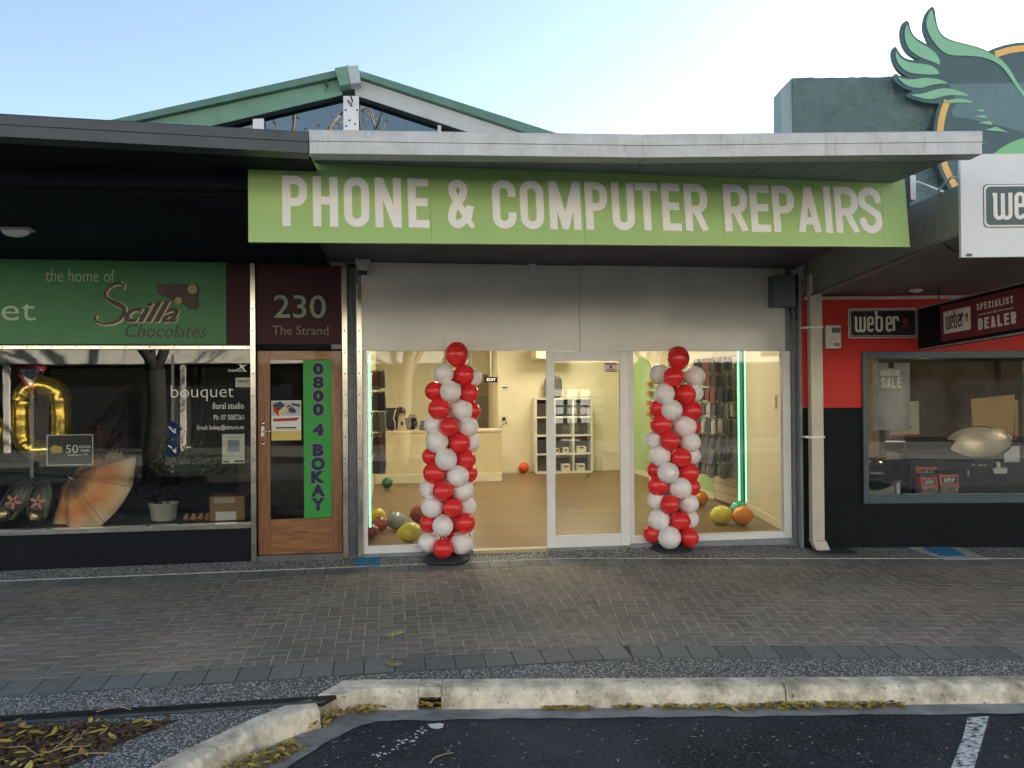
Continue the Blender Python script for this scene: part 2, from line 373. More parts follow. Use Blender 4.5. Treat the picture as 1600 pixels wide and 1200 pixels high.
l.new(src, mx.inputs[6]); l.new(rp.outputs[0], mx.inputs[7])
ri = n.new('ShaderNodeHueSaturation'); mr = n.new('ShaderNodeMapRange'); mr.inputs[3].default_value = .88; mr.inputs[4].default_value = 1.12
l.new(tc.outputs['Random Per Island'], mr.inputs[0]); l.new(mr.outputs[0], ri.inputs['Value']); l.new(mx.outputs[2], ri.inputs['Color'])
gv = n.new('ShaderNodeTexVoronoi'); gv.inputs['Scale'].default_value = 3.2; l.new(tc.outputs['Position'], gv.inputs[0]); gr_ = n.new('ShaderNodeValToRGB'); gr_.color_ramp.elements[0].position = .055; gr_.color_ramp.elements[0].color = (.42, .42, .44, 1); gr_.color_ramp.elements[1].position = .085; gr_.color_ramp.elements[1].color = (1, 1, 1, 1); l.new(gv.outputs['Distance'], gr_.inputs[0])
gm = n.new('ShaderNodeMix'); gm.data_type = 'RGBA'; gm.blend_type = 'MULTIPLY'; gm.inputs[0].default_value = .8; l.new(ri.outputs[0], gm.inputs[6]); l.new(gr_.outputs[0], gm.inputs[7])
sn = n.new('ShaderNodeTexNoise'); sn.inputs['Scale'].default_value = .45; sn.inputs['Detail'].default_value = 7; sn.inputs['Roughness'].default_value = .65; l.new(tc.outputs['Position'], sn.inputs[0]); sr_ = n.new('ShaderNodeValToRGB'); sr_.color_ramp.elements[0].position = .35; sr_.color_ramp.elements[0].color = (.72, .71, .72, 1); sr_.color_ramp.elements[1].position = .62; sr_.color_ramp.elements[1].color = (1.05, 1.05, 1.04, 1); l.new(sn.outputs[0], sr_.inputs[0])
gm2 = n.new('ShaderNodeMix'); gm2.data_type = 'RGBA'; gm2.blend_type = 'MULTIPLY'; gm2.inputs[0].default_value = 1; l.new(gm.outputs[2], gm2.inputs[6]); l.new(sr_.outputs[0], gm2.inputs[7]); l.new(gm2.outputs[2], b.inputs['Base Color'])
edge_m = mat('charcoal border paver', (.185, .195, .19), .72, var=.2, scale=14, bump=.2, bscale=120, rand=.16)

def clip(poly, p, nrm):
    out = []
    for i in range(len(poly)):
        a, c = Vector(poly[i]), Vector(poly[(i + 1) % len(poly)]); da, dc = (a - p).dot(nrm), (c - p).dot(nrm)
        if da >= 0: out.append(tuple(a))
        if (da >= 0) != (dc >= 0): out.append(tuple(a + (c - a) * (da / (da - dc))))
    return out
def area(p): return abs(sum(p[i][0] * p[(i + 1) % len(p)][1] - p[(i + 1) % len(p)][0] * p[i][1] for i in range(len(p)))) / 2
def inset(p, d):
    c = Vector((sum(q[0] for q in p) / len(p), sum(q[1] for q in p) / len(p)))
    out = []
    for q in p:
        v = Vector(q) - c; out.append(tuple(c + Vector((v.x - math.copysign(min(d, abs(v.x)), v.x), v.y - math.copysign(min(d, abs(v.y)), v.y)))))
    return out
def paver_geo(mbx, p, dz=0.):
    a = inset(p, .003); t = inset(p, .0055)
    A = [(x, y, gz(y) - .03) for x, y in a]; B = [(x, y, gz(y) - .0025 + dz) for x, y in a]; C = [(x, y, gz(y) + dz) for x, y in t]
    mbx.rings([A, B, C], False)
def section(org, ux, polyclip):
    """herringbone bricks 0.2 x 0.1 laid along ux inside the convex clip (list of point, inward normal)"""
    uy = Vector((-ux[1], ux[0])); ux = Vector(ux[:2]); org = Vector(org); W = .1; out = []
    for i in range(-70, 70):
        for j in range(-34, 6):
            k = (i - j) % 4
            if k == 0: c = [(i, j), (i + 2, j), (i + 2, j + 1), (i, j + 1)]
            elif k == 3: c = [(i, j), (i + 1, j), (i + 1, j + 2), (i, j + 2)]
            else: continue
            p = [tuple(org + ux * (a * W) + uy * (d * W)) for a, d in c]
            for q, nn in polyclip:
                p = clip(p, Vector(q), Vector(nn))
                if len(p) < 3: break
            if len(p) >= 3 and area(p) > .0012: out.append(p)
    return out
BD = .25                                            # depth of the border courses
hd = Vector((HT[0] - HF[0], HT[1] - HF[1])).normalized(); hn = Vector((-hd.y, hd.x))   # hinge line, normal to the left
ur2 = Vector((UR.x, UR.y)); un2 = Vector((-UR.y, UR.x))
pav = section((0, YT - BD), (1, 0), [((0, YT - BD), (0, -1)), ((0, YF + BD), (0, 1)), (HF, hn), ((-4.3, 0), (1, 0))])
pR = section(Vector(HT) - un2 * BD, ur2, [(Vector(HT) - un2 * BD, -un2), (Vector(HF) + un2 * BD, un2), (HF, -hn), ((7.0, 0), (-1, 0))])
def seen(p):
    c = Vector((sum(q[0] for q in p) / len(p), sum(q[1] for q in p) / len(p), 0)); c.z = gz(c.y)
    v = c - CAM; dp = v.dot(_F); x = 800 + FPX * v.dot(_r) / dp; y = 600 - FPX * v.dot(_u) / dp
    return (area(p) / dp ** 2 if -110 < x < 1700 else 0), c
allp = sorted([(seen(p)[0], i, p) for i, p in enumerate(pav + pR)], reverse=True)
rest = MB(); cnt = 0; prng = random.Random(3)
for sz, i, p in allp:
    if sz == 0: continue
    dz = prng.uniform(-.0015, .0015)
    if cnt < 230:
        g = MB(); paver_geo(g, p, dz); c = seen(p)[1]
        me = g.mesh('paver', c); me.materials.append(paver_m); o = bpy.data.objects.new('paver', me); COL.objects.link(o); o.parent = foot; o.location = c; cnt += 1
    else: paver_geo(rest, p, dz)
o = rest.build('paver_field', paver_m, foot); o['kind'] = 'stuff'
def course(p, q, depth_n, wd=.198):
    p, q = Vector(p), Vector(q); d = q - p; k = round(d.length / wd); wd = d.length / k; d.normalize()
    for i in range(k):
        a, c = p + d * (i * wd), p + d * ((i + 1) * wd)
        pl = [tuple(a), tuple(c), tuple(c + depth_n), tuple(a + depth_n)]
        if seen(pl)[0] == 0: continue
        g = MB(); paver_geo(g, pl, prng.uniform(-.001, .001)); cc = seen(pl)[1]
        me = g.mesh('border_paver', cc); me.materials.append(edge_m); o = bpy.data.objects.new('border_paver', me); COL.objects.link(o); o.parent = foot; o.location = cc
dkb = mat('dark bedding', (.05, .052, .055), .95, var=.3)
for P_ in ([(-5, YF), HF, (HF[0] + hd.x * BD, YF + BD), (-5, YF + BD)], [HF, rline(HF, 6), tuple(Vector(rline(HF, 6)) + un2 * BD), (HF[0] + hd.x * BD, YF + BD)], [(-5, YT), HT, (HT[0] - hd.x * BD, YT - BD), (-5, YT - BD)], [HT, rline(HT, 6), tuple(Vector(rline(HT, 6)) - un2 * BD), (HT[0] - hd.x * BD, YT - BD)]):
    MB().slab(P_, lambda x, y: gz(y) - .0012, .003).build('border_bed', dkb, foot)
MB().slab([(HF[0] - .004, YF + BD), (HF[0] + .004, YF + BD), (HT[0] + .004, YT - BD), (HT[0] - .004, YT - BD)], lambda x, y: gz(y) - .0008, .002).build('border_bed', dkb, foot)
course((HF[0] - .198 * 27, YF), HF, Vector((0, BD)))
course(HF, rline(HF, 5.2), un2 * BD)
course((HT[0] - .198 * 28, YT), HT, Vector((0, -BD)))
course(HT, rline(HT, 5.2), -un2 * BD)

# aggregate strip along the shop fronts
w3a, w3b = T3 @ Vector((-.35, .1, 0)), T3 @ Vector((3.2, .1, 0))
mb = MB()
back = [(-5, .06, -.012), (-.3, .06, -.012), (2.4, .06, -.016), (4.40, .06, -.05), (w3a.x, w3a.y, -.066), (w3b.x, w3b.y, -.08)]
fr = [(-5, YT), (-.3, YT), HT, (3.9, YT + (3.9 - HT[0]) * UR.y / UR.x), (4.6, YT + (4.6 - HT[0]) * UR.y / UR.x), rline(HT, 6.2)]
for i in range(5):
    a, c, d, e = back[i], back[i + 1], fr[i + 1], fr[i]
    mb.add([a, c, G3(*d, -.001), G3(*e, -.001)], [(0, 1, 2, 3)])
struct(mb, 'pavement', agg)
mb = MB(); mb.tube([G3(x, YT + .004, .0005) for x in (-5, 0, HT[0])] + [G3(*rline((HT[0] + .001, YT + .004), 6), .0005)], .007, 4)
struct(mb, 'pavement_edge', mat('mortar line', (.45, .44, .41), .9, var=.3, scale=20))

# aggregate band in front, with the corner by the planter
KB = [onG(538, 1063), onG(800, 1061), onG(1600, 1057)]; kdir = (KB[2] - KB[0]).normalized()
def gpt(px, py): q = onG(px, py); return (q.x, q.y)
ke = KB[0] + kdir * 8
band = [(-5, YF), HF, rline(HF, 6), (ke.x + .3, ke.y), (KB[0].x, KB[0].y), gpt(494, 1085), gpt(478, 1098), gpt(438, 1108), gpt(400, 1127), gpt(325, 1163), gpt(232, 1202), gpt(120, 1260), gpt(-60, 1330), (-5, gpt(-60, 1330)[1])]
mb = MB(); mb.slab(band, lambda x, y: gz(y) - .004, .12); struct(mb, 'pavement_band', agg)

# kerbs: swept profile along the lip
def kerb(path, top_z, name='kerb', wd=.15, zb=-.283, joints=()):
    P = [Vector((p[0], p[1], 0)) for p in path]; rr = []
    for i, p in enumerate(P):
        t = (P[min(i + 1, len(P) - 1)] - P[max(i - 1, 0)]).normalized(); nn = Vector((t.y, -t.x, 0))   # towards the road for a path running left to right
        zt = top_z(p.x, p.y); j = noise.noise(Vector((p.x * 3, p.y * 3, 1.3))) * .006
        pr = [(-wd, -.2), (-wd, .004), (-.06, .004), (-.025, -.003), (-.006, -.018), (.004, -.04), (.016 + j, zb - zt + .01), (.02, zb - zt - .05)]
        rr.append([p + nn * a + Vector((0, 0, zt + h)) for a, h in pr])
    return MB().rings(rr, False)
def densify(pts, st=.12):
    out = []
    for a, c in zip(pts, pts[1:]):
        a, c = Vector(a), Vector(c); k = max(1, int((c - a).length / st)); out += [a + (c - a) * (i / k) for i in range(k)]
    return out + [Vector(pts[-1])]
lipL = onG(552, 1077); lip0 = Vector((lipL.x, lipL.y)); lipd = Vector((kdir.x, kdir.y))
ktop = lambda x, y: gz(y) + .002
s1 = (onG(655, 1075) - lipL).length; s2 = (onG(689, 1075) - lipL).length; s3 = (onG(1229, 1075) - lipL).length
concK = conc
for i, (a, c) in enumerate([(0, s1 - .003), (s2 + .003, s3 - .004), (s3 + .004, 8.)]):
    o = struct(kerb(densify([lip0 + lipd * a, lip0 + lipd * c]), ktop), 'kerb', concK, .003)
# block over the drain outlet
kn = Vector((lipd.y, -lipd.x)); p = lip0 + lipd * s1; q = lip0 + lipd * s2
mb = MB(); zt = ktop(p.x, p.y)
mb.loft([(p.x - kn.x * .15, p.y - kn.y * .15, zt + .003), (p.x - kn.x * .02, p.y - kn.y * .02, zt + .001), (p.x + kn.x * .006, p.y + kn.y * .006, zt - .03), (p.x + kn.x * .008, p.y + kn.y * .008, zt - .052), (p.x - kn.x * .15, p.y - kn.y * .15, zt - .052)],
        [(q.x - kn.x * .15, q.y - kn.y * .15, zt + .003), (q.x - kn.x * .02, q.y - kn.y * .02, zt + .001), (q.x + kn.x * .006, q.y + kn.y * .006, zt - .03), (q.x + kn.x * .008, q.y + kn.y * .008, zt - .052), (q.x - kn.x * .15, q.y - kn.y * .15, zt - .052)])
struct(mb, 'kerb', concK, .003)
# corner block at the end of the kerb
mb = MB(); mb.slab([gpt(538, 1062.5), gpt(570, 1063), gpt(575, 1077), gpt(556, 1078.5), gpt(549, 1082), gpt(532, 1087), gpt(494, 1086)], lambda x, y: gz(y) + .003, .16); struct(mb, 'kerb', concK, .012)
# kerb of the planter corner
path = densify([gpt(500, 1105), gpt(470, 1113), gpt(430, 1129), gpt(380, 1153), gpt(310, 1188), gpt(200, 1246), gpt(60, 1310)])[::-1]
struct(kerb(path, ktop, wd=.145), 'kerb', concK, .004)
# gutter channel of concrete
gut = [onZ(*q, -.28) for q in [(448, 1200), (470, 1184), (500, 1166), (520, 1155), (540, 1143), (565, 1133), (590, 1127), (650, 1126), (800, 1123)]]
g2 = [(q.x, q.y) for q in gut]
ge = Vector(g2[-1]) + lipd * 8
# uneven asphalt edge
g3 = densify(g2 + [tuple(ge)], .05); g3 = [(q.x + .012 * noise.noise(Vector((q.x * 7, q.y * 7, 0))), q.y + .02 * noise.noise(Vector((q.x * 6, q.y * 6, 4)))) for q in g3]
i0 = min(range(len(g3)), key=lambda i: abs(g3[i][0] - onZ(575, 1131, -.28).x))
lz = lambda *pts: [(onZ(*q, -.28).x, onZ(*q, -.28).y) for q in pts]
P1 = g3[i0:] + [tuple(lip0 + lipd * 8 - kn * .05), tuple(lip0 - kn * .02)]
P2 = g3[:i0 + 1] + lz((610, 1098), (545, 1080), (495, 1082), (470, 1105), (395, 1140), (320, 1180), (240, 1222), (150, 1290), (380, 1300), (415, 1230))
V, F_ = union([P1, P2]); mb = MB(); mb.add([(v[0], v[1], -.2785) for v in V], [tuple(f) for f in F_])
struct(mb, 'gutter', mat('gutter concrete', (.27, .275, .27), .88, var=.4, scale=5, bump=.5, bscale=60))

# slot drain
dp = [onG(-70, 1122), onG(400, 1094.5), onG(528, 1085.5)]; dq = [onG(-70, 1138), onG(400, 1105.5), onG(503, 1099)]
drain = thing('slot_drain', 'black slotted drain channel crossing the aggregate towards the kerb corner', 'drain', dp[2] + Vector((0, 0, -.02)))
mb = MB(); mb.loft([dp[0] + Vector((0, 0, -.02)), dq[0] + Vector((0, 0, -.02)), dq[0] + Vector((0, 0, -.003)), dp[0] + Vector((0, 0, -.003))], [dp[2] + Vector((0, 0, -.02)), dq[2] + Vector((0, 0, -.02)), dq[2] + Vector((0, 0, -.003)), dp[2] + Vector((0, 0, -.003))])
mb.build('channel', mat('black drain', (.012, .013, .016), .5, var=.3), drain)
bars = MB()
for i in range(150):
    t = i / 150; a = dp[0].lerp(dp[2], t); c = dq[0].lerp(dq[2], t); a2 = dp[0].lerp(dp[2], t + .0035); c2 = dq[0].lerp(dq[2], t + .0035)
    up = Vector((0, 0, .004)); a, c, a2, c2 = [a.lerp(c, .08), a.lerp(c, .72), a2.lerp(c2, .08), a2.lerp(c2, .72)]
    bars.loft([a - up, c - up, c2 - up, a2 - up], [a + up, c + up, c2 + up, a2 + up])
o = bars.build('grate', mat('grate plastic', (.03, .032, .038), .45, var=.2), drain); o['kind'] = 'stuff'
mb = MB(); up = Vector((0, 0, .008))
A = [dp[0].lerp(dq[0], .8), dq[0], dq[0] + up, dp[0].lerp(dq[0], .8) + up]; B = [dp[2].lerp(dq[2], .8), dq[2], dq[2] + up, dp[2].lerp(dq[2], .8) + up]
mb.loft(A, B).build('edge_rail', mat('grey drain edge', (.10, .115, .13), .5, metal=.3, var=.25), drain)

# planter bed
bed = [gpt(-80, 1139), gpt(150, 1133), gpt(277, 1125), gpt(250, 1136), gpt(180, 1165), gpt(95, 1202), gpt(0, 1245), gpt(-80, 1280)]
mb = MB(); mb.slab(bed, lambda x, y: gz(y) + .001, .02)
struct(mb, 'planter_ground', mat('bark mulch soil', (.055, .036, .025), .95, var=.5, scale=30, bump=.9, bscale=60))
leaf_m = bpy.data.materials.new('autumn leaf'); leaf_m.use_nodes = True
n, l, b = nodes_of(leaf_m); ge_ = n.new('ShaderNodeNewGeometry'); rp = n.new('ShaderNodeValToRGB'); cr = rp.color_ramp
cr.elements[0].position = 0; cr.elements[0].color = (.10, .055, .02, 1); cr.elements[1].position = 1; cr.elements[1].color = (.62, .50, .10, 1)
for q, c in ((.18, (.20, .11, .04)), (.36, (.36, .22, .06)), (.52, (.52, .37, .08)), (.68, (.58, .46, .12)), (.84, (.34, .33, .09))): e_ = cr.elements.new(q); e_.color = (*c, 1)
l.new(ge_.outputs['Random Per Island'], rp.inputs[0]); l.new(rp.outputs[0], b.inputs['Base Color']); b.inputs['Roughness'].default_value = .5
chip_m = mat('bark chip', (.10, .062, .04), .9, var=.5, scale=20)
def leaf_geo(mbx, c, ln, wd, yaw, tilt, curl):
    M_ = Matrix.Translation(c) @ Matrix.Rotation(yaw, 4, 'Z') @ Matrix.Rotation(tilt, 4, 'Y')
    vs = []; prof = [(-.5, .04), (-.3, .6), (-.05, 1), (.22, .75), (.42, .3), (.5, .03)]
    for t, k in prof:
        z = curl * ln * (t * t) * 1.2
        for sgn in (-1, 0, 1): vs.append(M_ @ Vector((t * ln, sgn * k * wd / 2, z + abs(sgn) * k * wd * .22 * (1 if curl >= 0 else -1))))
    fs = [(3 * i + j, 3 * i + j + 1, 3 * i + 4 + j, 3 * i + 3 + j) for i in range(5) for j in range(2)]
    mbx.add(vs, fs, True)
def in_poly(x, y, P):
    r_ = False
    for i in range(len(P)):
        x1, y1 = P[i][:2]; x2, y2 = P[i - 1][:2]
        if (y1 > y) != (y2 > y) and x < (x2 - x1) * (y - y1) / (y2 - y1) + x1: r_ = not r_
    return r_
def scatter(mbx, P, num, zf, ln=(.05, .09), seed=1, lift=.03, slim=.42):
    q = random.Random(seed); xs = [p[0] for p in P]; ys = [p[1] for p in P]; k = 0
    for _ in range(num * 20):
        x, y = q.uniform(min(xs), max(xs)), q.uniform(min(ys), max(ys))
        if not in_poly(x, y, P): continue
        L_ = q.uniform(*ln); leaf_geo(mbx, Vector((x, y, zf(x, y) + q.uniform(.006, lift))), L_, L_ * q.uniform(slim * .7, slim * 1.3), q.uniform(0, 6.28), q.uniform(-.35, .35), q.uniform(-.1, .5)); k += 1
        if k >= num: break
def heap(name, label, polys, seed):
    mb = MB()
    for i, (P, num, zf, ln, lift) in enumerate(polys): scatter(mb, P, num, zf, ln, seed + i, lift)
    mb.solo(name, leaf_m, label, 'leaves', kind='stuff')
zg = lambda x, y: -.277
def zpx(*pts): return [(onZ(*q, -.27).x, onZ(*q, -.27).y) for q in pts]
heap('fallen_leaves', 'yellow autumn leaves lying over the bark of the planter corner', [(bed, 150, lambda x, y: gz(y), (.03, .085), .05)], 11)
heap('fallen_leaves', 'heap of yellow leaves blown between the two kerb ends', [(zpx((497, 1128), (520, 1110), (552, 1106), (605, 1105), (590, 1114), (540, 1122), (505, 1138), (470, 1142)), 120, zg, (.025, .07), .045)], 31)
heap('fallen_leaves', 'pile of brown and yellow leaves below the planter kerb face', [(zpx((345, 1200), (420, 1172), (462, 1158), (485, 1168), (440, 1190), (400, 1205), (340, 1225)), 230, zg, (.02, .06), .035)], 41)
heap('fallen_leaves', 'leaves gathered inside the kerb drain outlet', [(zpx((658, 1104), (686, 1102), (690, 1106), (656, 1108)), 14, zg, (.05, .08), .03)], 51)
heap('fallen_leaves', 'thin line of dry leaves along the gutter below the long kerb', [(zpx((840, 1104), (925, 1103), (928, 1110), (850, 1109)), 130, zg, (.015, .045), .018), (zpx((955, 1103), (1003, 1104), (1000, 1108), (960, 1107)), 40, zg, (.02, .06), .018),
    (zpx((1018, 1103), (1200, 1102), (1200, 1109), (1150, 1110), (1020, 1107)), 150, zg, (.02, .065), .02), (zpx((1200, 1101), (1412, 1100), (1415, 1105), (1330, 1109), (1200, 1109)), 220, zg, (.02, .07), .028)], 61)
mb = MB(); q = random.Random(5)
for _ in range(1200):
    x, y = q.uniform(min(p[0] for p in bed), max(p[0] for p in bed)), q.uniform(min(p[1] for p in bed), max(p[1] for p in bed))
    if in_poly(x, y, bed):
        M_ = Matrix.Translation((x, y, gz(y) + q.uniform(0, .02))) @ Matrix.Rotation(q.uniform(0, 6.28), 4, 'Z') @ Matrix.Rotation(q.uniform(-.4, .4), 4, 'Y'); L_ = q.uniform(.015, .05)
        t = MB(M_); t.box(-L_, L_, -.006, .006, -.003, .004); mb.v += t.v and []; k = len(mb.v); mb.v += t.v; mb.f += [[i + k for i in f] for f in t.f]; mb.sm += t.sm
mb.solo('bark_mulch', chip_m, 'dark brown bark chips filling the planter corner', 'mulch', kind='stuff')
mb = MB()
for a, c in [((0, 1172), (60, 1185)), ((75, 1180), (120, 1150)), ((30, 1192), (150, 1168)), ((150, 1115), (205, 1112)), ((60, 1200), (170, 1180)), ((110, 1170), (140, 1140))]:
    p_, q_ = onG(*a), onG(*c); mid = (p_ + q_) / 2 + Vector((.02, .02, .03)); mb.tube([p_ + Vector((0, 0, .01)), mid, q_ + Vector((0, 0, .012))], .003, 5)
mb.solo('dry_twigs', mat('pale twig', (.45, .36, .2), .8), 'pale dry twigs lying across the bark mulch', 'twigs', kind='stuff')
# loose leaf on the paving and litter on the road
mb = MB(); c = onG(617, 992); ax = (onG(630, 988) - onG(602, 995)).normalized()
mb.tube([c - ax * .07 + Vector((0, 0, .006)), c + ax * .08 + Vector((0, 0, .012))], .0018, 5)
for k in range(6):
    for sgn in (-1, 1):
        pp = c + ax * (-.05 + k * .022); leaf_geo(mb, pp + Vector((sgn * .012, sgn * -.016, .01)), .045, .014, math.atan2(ax.y, ax.x) - sgn * .9 + math.pi, 0, .1)
mb.solo('feathered_leaf', mat('yellow leaf', (.62, .55, .17), .5), 'single feathered yellow leaf lying on the brick paving', 'leaf')
mb = MB(); q = random.Random(9)
for _ in range(150):
    x, y = q.uniform(500, 1600), q.uniform(1130, 1200); p_ = onZ(x, y, -.283); leaf_geo(mb, p_ + Vector((0, 0, .003)), q.uniform(.006, .03), q.uniform(.003, .009), q.uniform(0, 6.28), 0, .2)
for _ in range(30):
    x, y = q.uniform(20, 1580), q.uniform(930, 1030); p_ = onG(x, y); leaf_geo(mb, p_ + Vector((0, 0, .003)), q.uniform(.008, .025), q.uniform(.003, .008), q.uniform(0, 6.28), 0, .2)
mb.solo('litter', mat('pale litter', (.55, .52, .42), .8), 'small pale petals and scraps scattered over road and paving', 'litter', kind='stuff')
mb = MB(); mb.tube([onZ(672, 1192, -.28), onZ(680, 1183, -.275), onZ(695, 1178, -.27), onZ(708, 1176, -.28)], .003, 5)
mb.solo('dry_twig', mat('pale twig', (.45, .36, .2), .8), 'curved pale twig lying alone on the asphalt', 'twig')
# worn paint
paint = mat('worn white paint', (.72, .74, .74), .75, var=.1); n, l, b = nodes_of(paint)
tc = n.new('ShaderNodeTexCoord'); mp = n.new('ShaderNodeMapping'); mp.inputs['Scale'].default_value = (22, 48, 22); mp.inputs['Rotation'].default_value = (0, 0, .25); l.new(tc.outputs['Object'], mp.inputs[0])
nz = n.new('ShaderNodeTexNoise'); nz.inputs['Scale'].default_value = 1; nz.inputs['Detail'].default_value = 5; l.new(mp.outputs[0], nz.inputs[0])
rp = n.new('ShaderNodeValToRGB'); rp.color_ramp.elements[0].position = .40; rp.color_ramp.elements[1].position = .54; nz.inputs['Roughness'].default_value = .8; l.new(nz.outputs[0], rp.inputs[0]); l.new(rp.outputs[0], b.inputs['Alpha'])
mb = MB(); mb.add([onZ(*q, -.281) for q in [(1512, 1121), (1545, 1119), (1541, 1135), (1522, 1200), (1508, 1240), (1470, 1240), (1486, 1200), (1505, 1150)]], [tuple(range(8))])
struct(mb, 'road_marking', paint)
paint2 = mat('white paint splash', (.75, .76, .76), .7, var=.1)
mb = MB(); q = random.Random(21)
def blob(px, py, rx, ry):
    mb.add([onZ(px + rx * math.cos(t) * (1 + q.uniform(-.25, .25)), py + ry * math.sin(t) * (1 + q.uniform(-.25, .25)), -.2815) for t in [6.283 * i / 11 for i in range(11)]], [tuple(range(11))])
blob(681, 1134, 13, 4.5)
for i in range(34):
    t = i / 33; blob(668 - t * 82 + q.uniform(-9, 9), 1138 + t * 46 + q.uniform(-6, 6), q.uniform(.7, 3.4), q.uniform(.4, 1.5))
struct(mb, 'road_marking', paint2)

# ================================================================== FLOWER SHOP
steel = mat('stainless steel', (.62, .59, .53), .2, metal=.95, var=.2, scale=4, rvar=.12, bump=.08, bscale=8)
screw_m = mat('screw head', (.05, .05, .055), .5, metal=.5)
navy = mat('dark navy paint', (.009, .011, .018), .65, var=.25, scale=3, bump=.15, bscale=60, spec=.15)
canopy_dark = mat('dark canopy paint', (.010, .014, .019), .8, var=.25, scale=2.5, spec=.12)
gutter_dark = mat('dark gutter paint', (.04, .055, .07), .45, var=.2, scale=5)
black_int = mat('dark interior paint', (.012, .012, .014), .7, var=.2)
maroon = mat('maroon sign board', (.05, .01, .022), .45, var=.12, scale=1.5, spec=.2)
wood = mat('varnished timber', (.25, .105, .045), .38, var=.42, scale=5, stretch=(9, 9, .9), bump=.15, bscale=20, coat=.3)
wood_h = mat('varnished timber rail', (.27, .118, .048), .38, var=.5, scale=5, stretch=(.9, 9, 9), bump=.15, bscale=20, coat=.3)
pane_m = glass('shop window glass', (.97, .98, .97), .0)
white = mat('white print', (.78, .78, .75), .6, var=.03)
black = mat('black print', (.012, .012, .014), .5, var=.1)
FS = thing('flower_shop', 'dark shopfront with a florist display window and a varnished timber door', 'shop', (-2.6, 0, -.012))
xA, xB = -5.0, onY(392, 640).x
MB().box(xA, xB - .002, 0, .12, -.06, .311).build('base_wall', navy, FS)
sill = MB(); sill.box(xA, xB - .002, -.035, .1, .312, .358); sill.build('window_sill', steel, FS, .004)
z1, z2 = onY(200, 546).z, onY(200, 540).z
tr = MB().box(xA, xB - .002, -.03, .05, z1, z2).build('trim', steel, FS, .003)
sb = MB()
for i in range(14):
    p = onY(6 + i * 38.2, 542.6); sb.lathe([(0, 0), (.007, 0), (.006, .004), (0, .005)], (0, 0, 0), 8)
    k = len(sb.v) - 32
    for j in range(k, k + 32): v = sb.v[j]; sb.v[j] = Vector((p.x + v.x, -.0305 - v.z, p.z + v.y))
o = sb.build('screws', screw_m, tr); o['kind'] = 'stuff'
def vtrim(a, c, ztop, zbot=-.02, y=-.032):
    x0, x1 = onY(a, 640).x, onY(c, 640).x
    t = MB().box(x0, x1, y, .06, zbot, ztop).build('trim', steel, FS, .003); s_ = MB(); z = .12
    while z < ztop - .45:
        s_.ell(((x0 + x1) / 2, y, z), (.007, .003, .007), 8, 6); z += .215
    o_ = s_.build('screws', screw_m, t); o_['kind'] = 'stuff'
vtrim(392.4, 400.4, 2.94); vtrim(535.5, 543.5, 2.90)
MB().box(xA, xB - .003, .02, .026, .359, z1 - .001).build('window_pane', pane_m, FS)
WPANE = [c for c in FS.children if c.name.startswith('window_pane')][0]
# room behind the window
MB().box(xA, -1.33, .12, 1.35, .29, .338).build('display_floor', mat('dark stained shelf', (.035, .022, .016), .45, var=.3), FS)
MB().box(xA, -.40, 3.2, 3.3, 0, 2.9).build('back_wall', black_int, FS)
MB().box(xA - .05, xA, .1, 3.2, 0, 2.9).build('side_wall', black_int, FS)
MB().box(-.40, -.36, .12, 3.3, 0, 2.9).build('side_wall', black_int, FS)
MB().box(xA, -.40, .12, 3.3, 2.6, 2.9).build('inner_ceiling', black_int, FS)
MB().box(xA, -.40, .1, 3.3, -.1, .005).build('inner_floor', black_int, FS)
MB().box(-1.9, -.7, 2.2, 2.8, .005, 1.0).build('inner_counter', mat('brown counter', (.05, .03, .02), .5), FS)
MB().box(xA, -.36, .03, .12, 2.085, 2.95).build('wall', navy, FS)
# timber door
D = MB().box(onY(401, 560).x, onY(534.5, 560).x, .07, .11, onY(460, 548).z, onY(460, 538).z + .01).build('door_head', navy, FS)
dx0, dx1, zt_, zb_ = onY(402, 640).x, onY(534, 640).x, onY(460, 548).z, .03
gx0, gx1, gt_, gb_ = onY(421, 640).x, onY(518, 640).x, onY(460, 562).z, onY(460, 812).z
door = MB().box(dx0, gx0, .03, .075, zb_, zt_).build('door', wood, FS, .003)
MB().box(gx1, dx1, .03, .075, zb_, zt_).build('stile', wood, door, .003)
MB().box(gx0 + .001, gx1 - .001, .032, .073, gt_, zt_).build('rail', wood_h, door, .003)
MB().box(gx0 + .001, gx1 - .001, .032, .073, zb_, gb_).build('rail', wood_h, door, .003)
MB().box(gx0 + .04, gx1 - .04, .026, .0315, zb_ + .035, gb_ - .035).build('panel', wood_h, door, .004)
MB().box(gx0, gx1, .05, .056, gb_, gt_).build('glass', pane_m, door)
chrome = mat('brushed chrome', (.62, .62, .6), .25, metal=1, var=.08)
mb = MB(); p = onY(411, 674, .03); mb.tube([p + Vector((0, -.01, 0)), p + Vector((0, -.045, 0)), p + Vector((.03, -.05, 0)), p + Vector((.09, -.05, .002))], .0075, 8)
mb.box(p.x - .016, p.x + .016, .022, .031, p.z - .05, p.z + .05); mb.build('handle', chrome, door)
for py in (661, 693):
    mb = MB(); p = onY(411, py, .03); mb.lathe([(0, -.0), (.02, 0), (.02, .006), (.011, .012), (0, .013)], (0, 0, 0), 16)
    mb.v = [Vector((p.x + v.x, .03 - v.z, p.z + v.y)) for v in mb.v]; mb.build('lock', chrome, door)
MB().box(dx0 - .01, dx1 + .01, -.02, .12, -.045, .029).build('threshold', mat('grey threshold', (.12, .12, .125), .7, var=.3), FS)
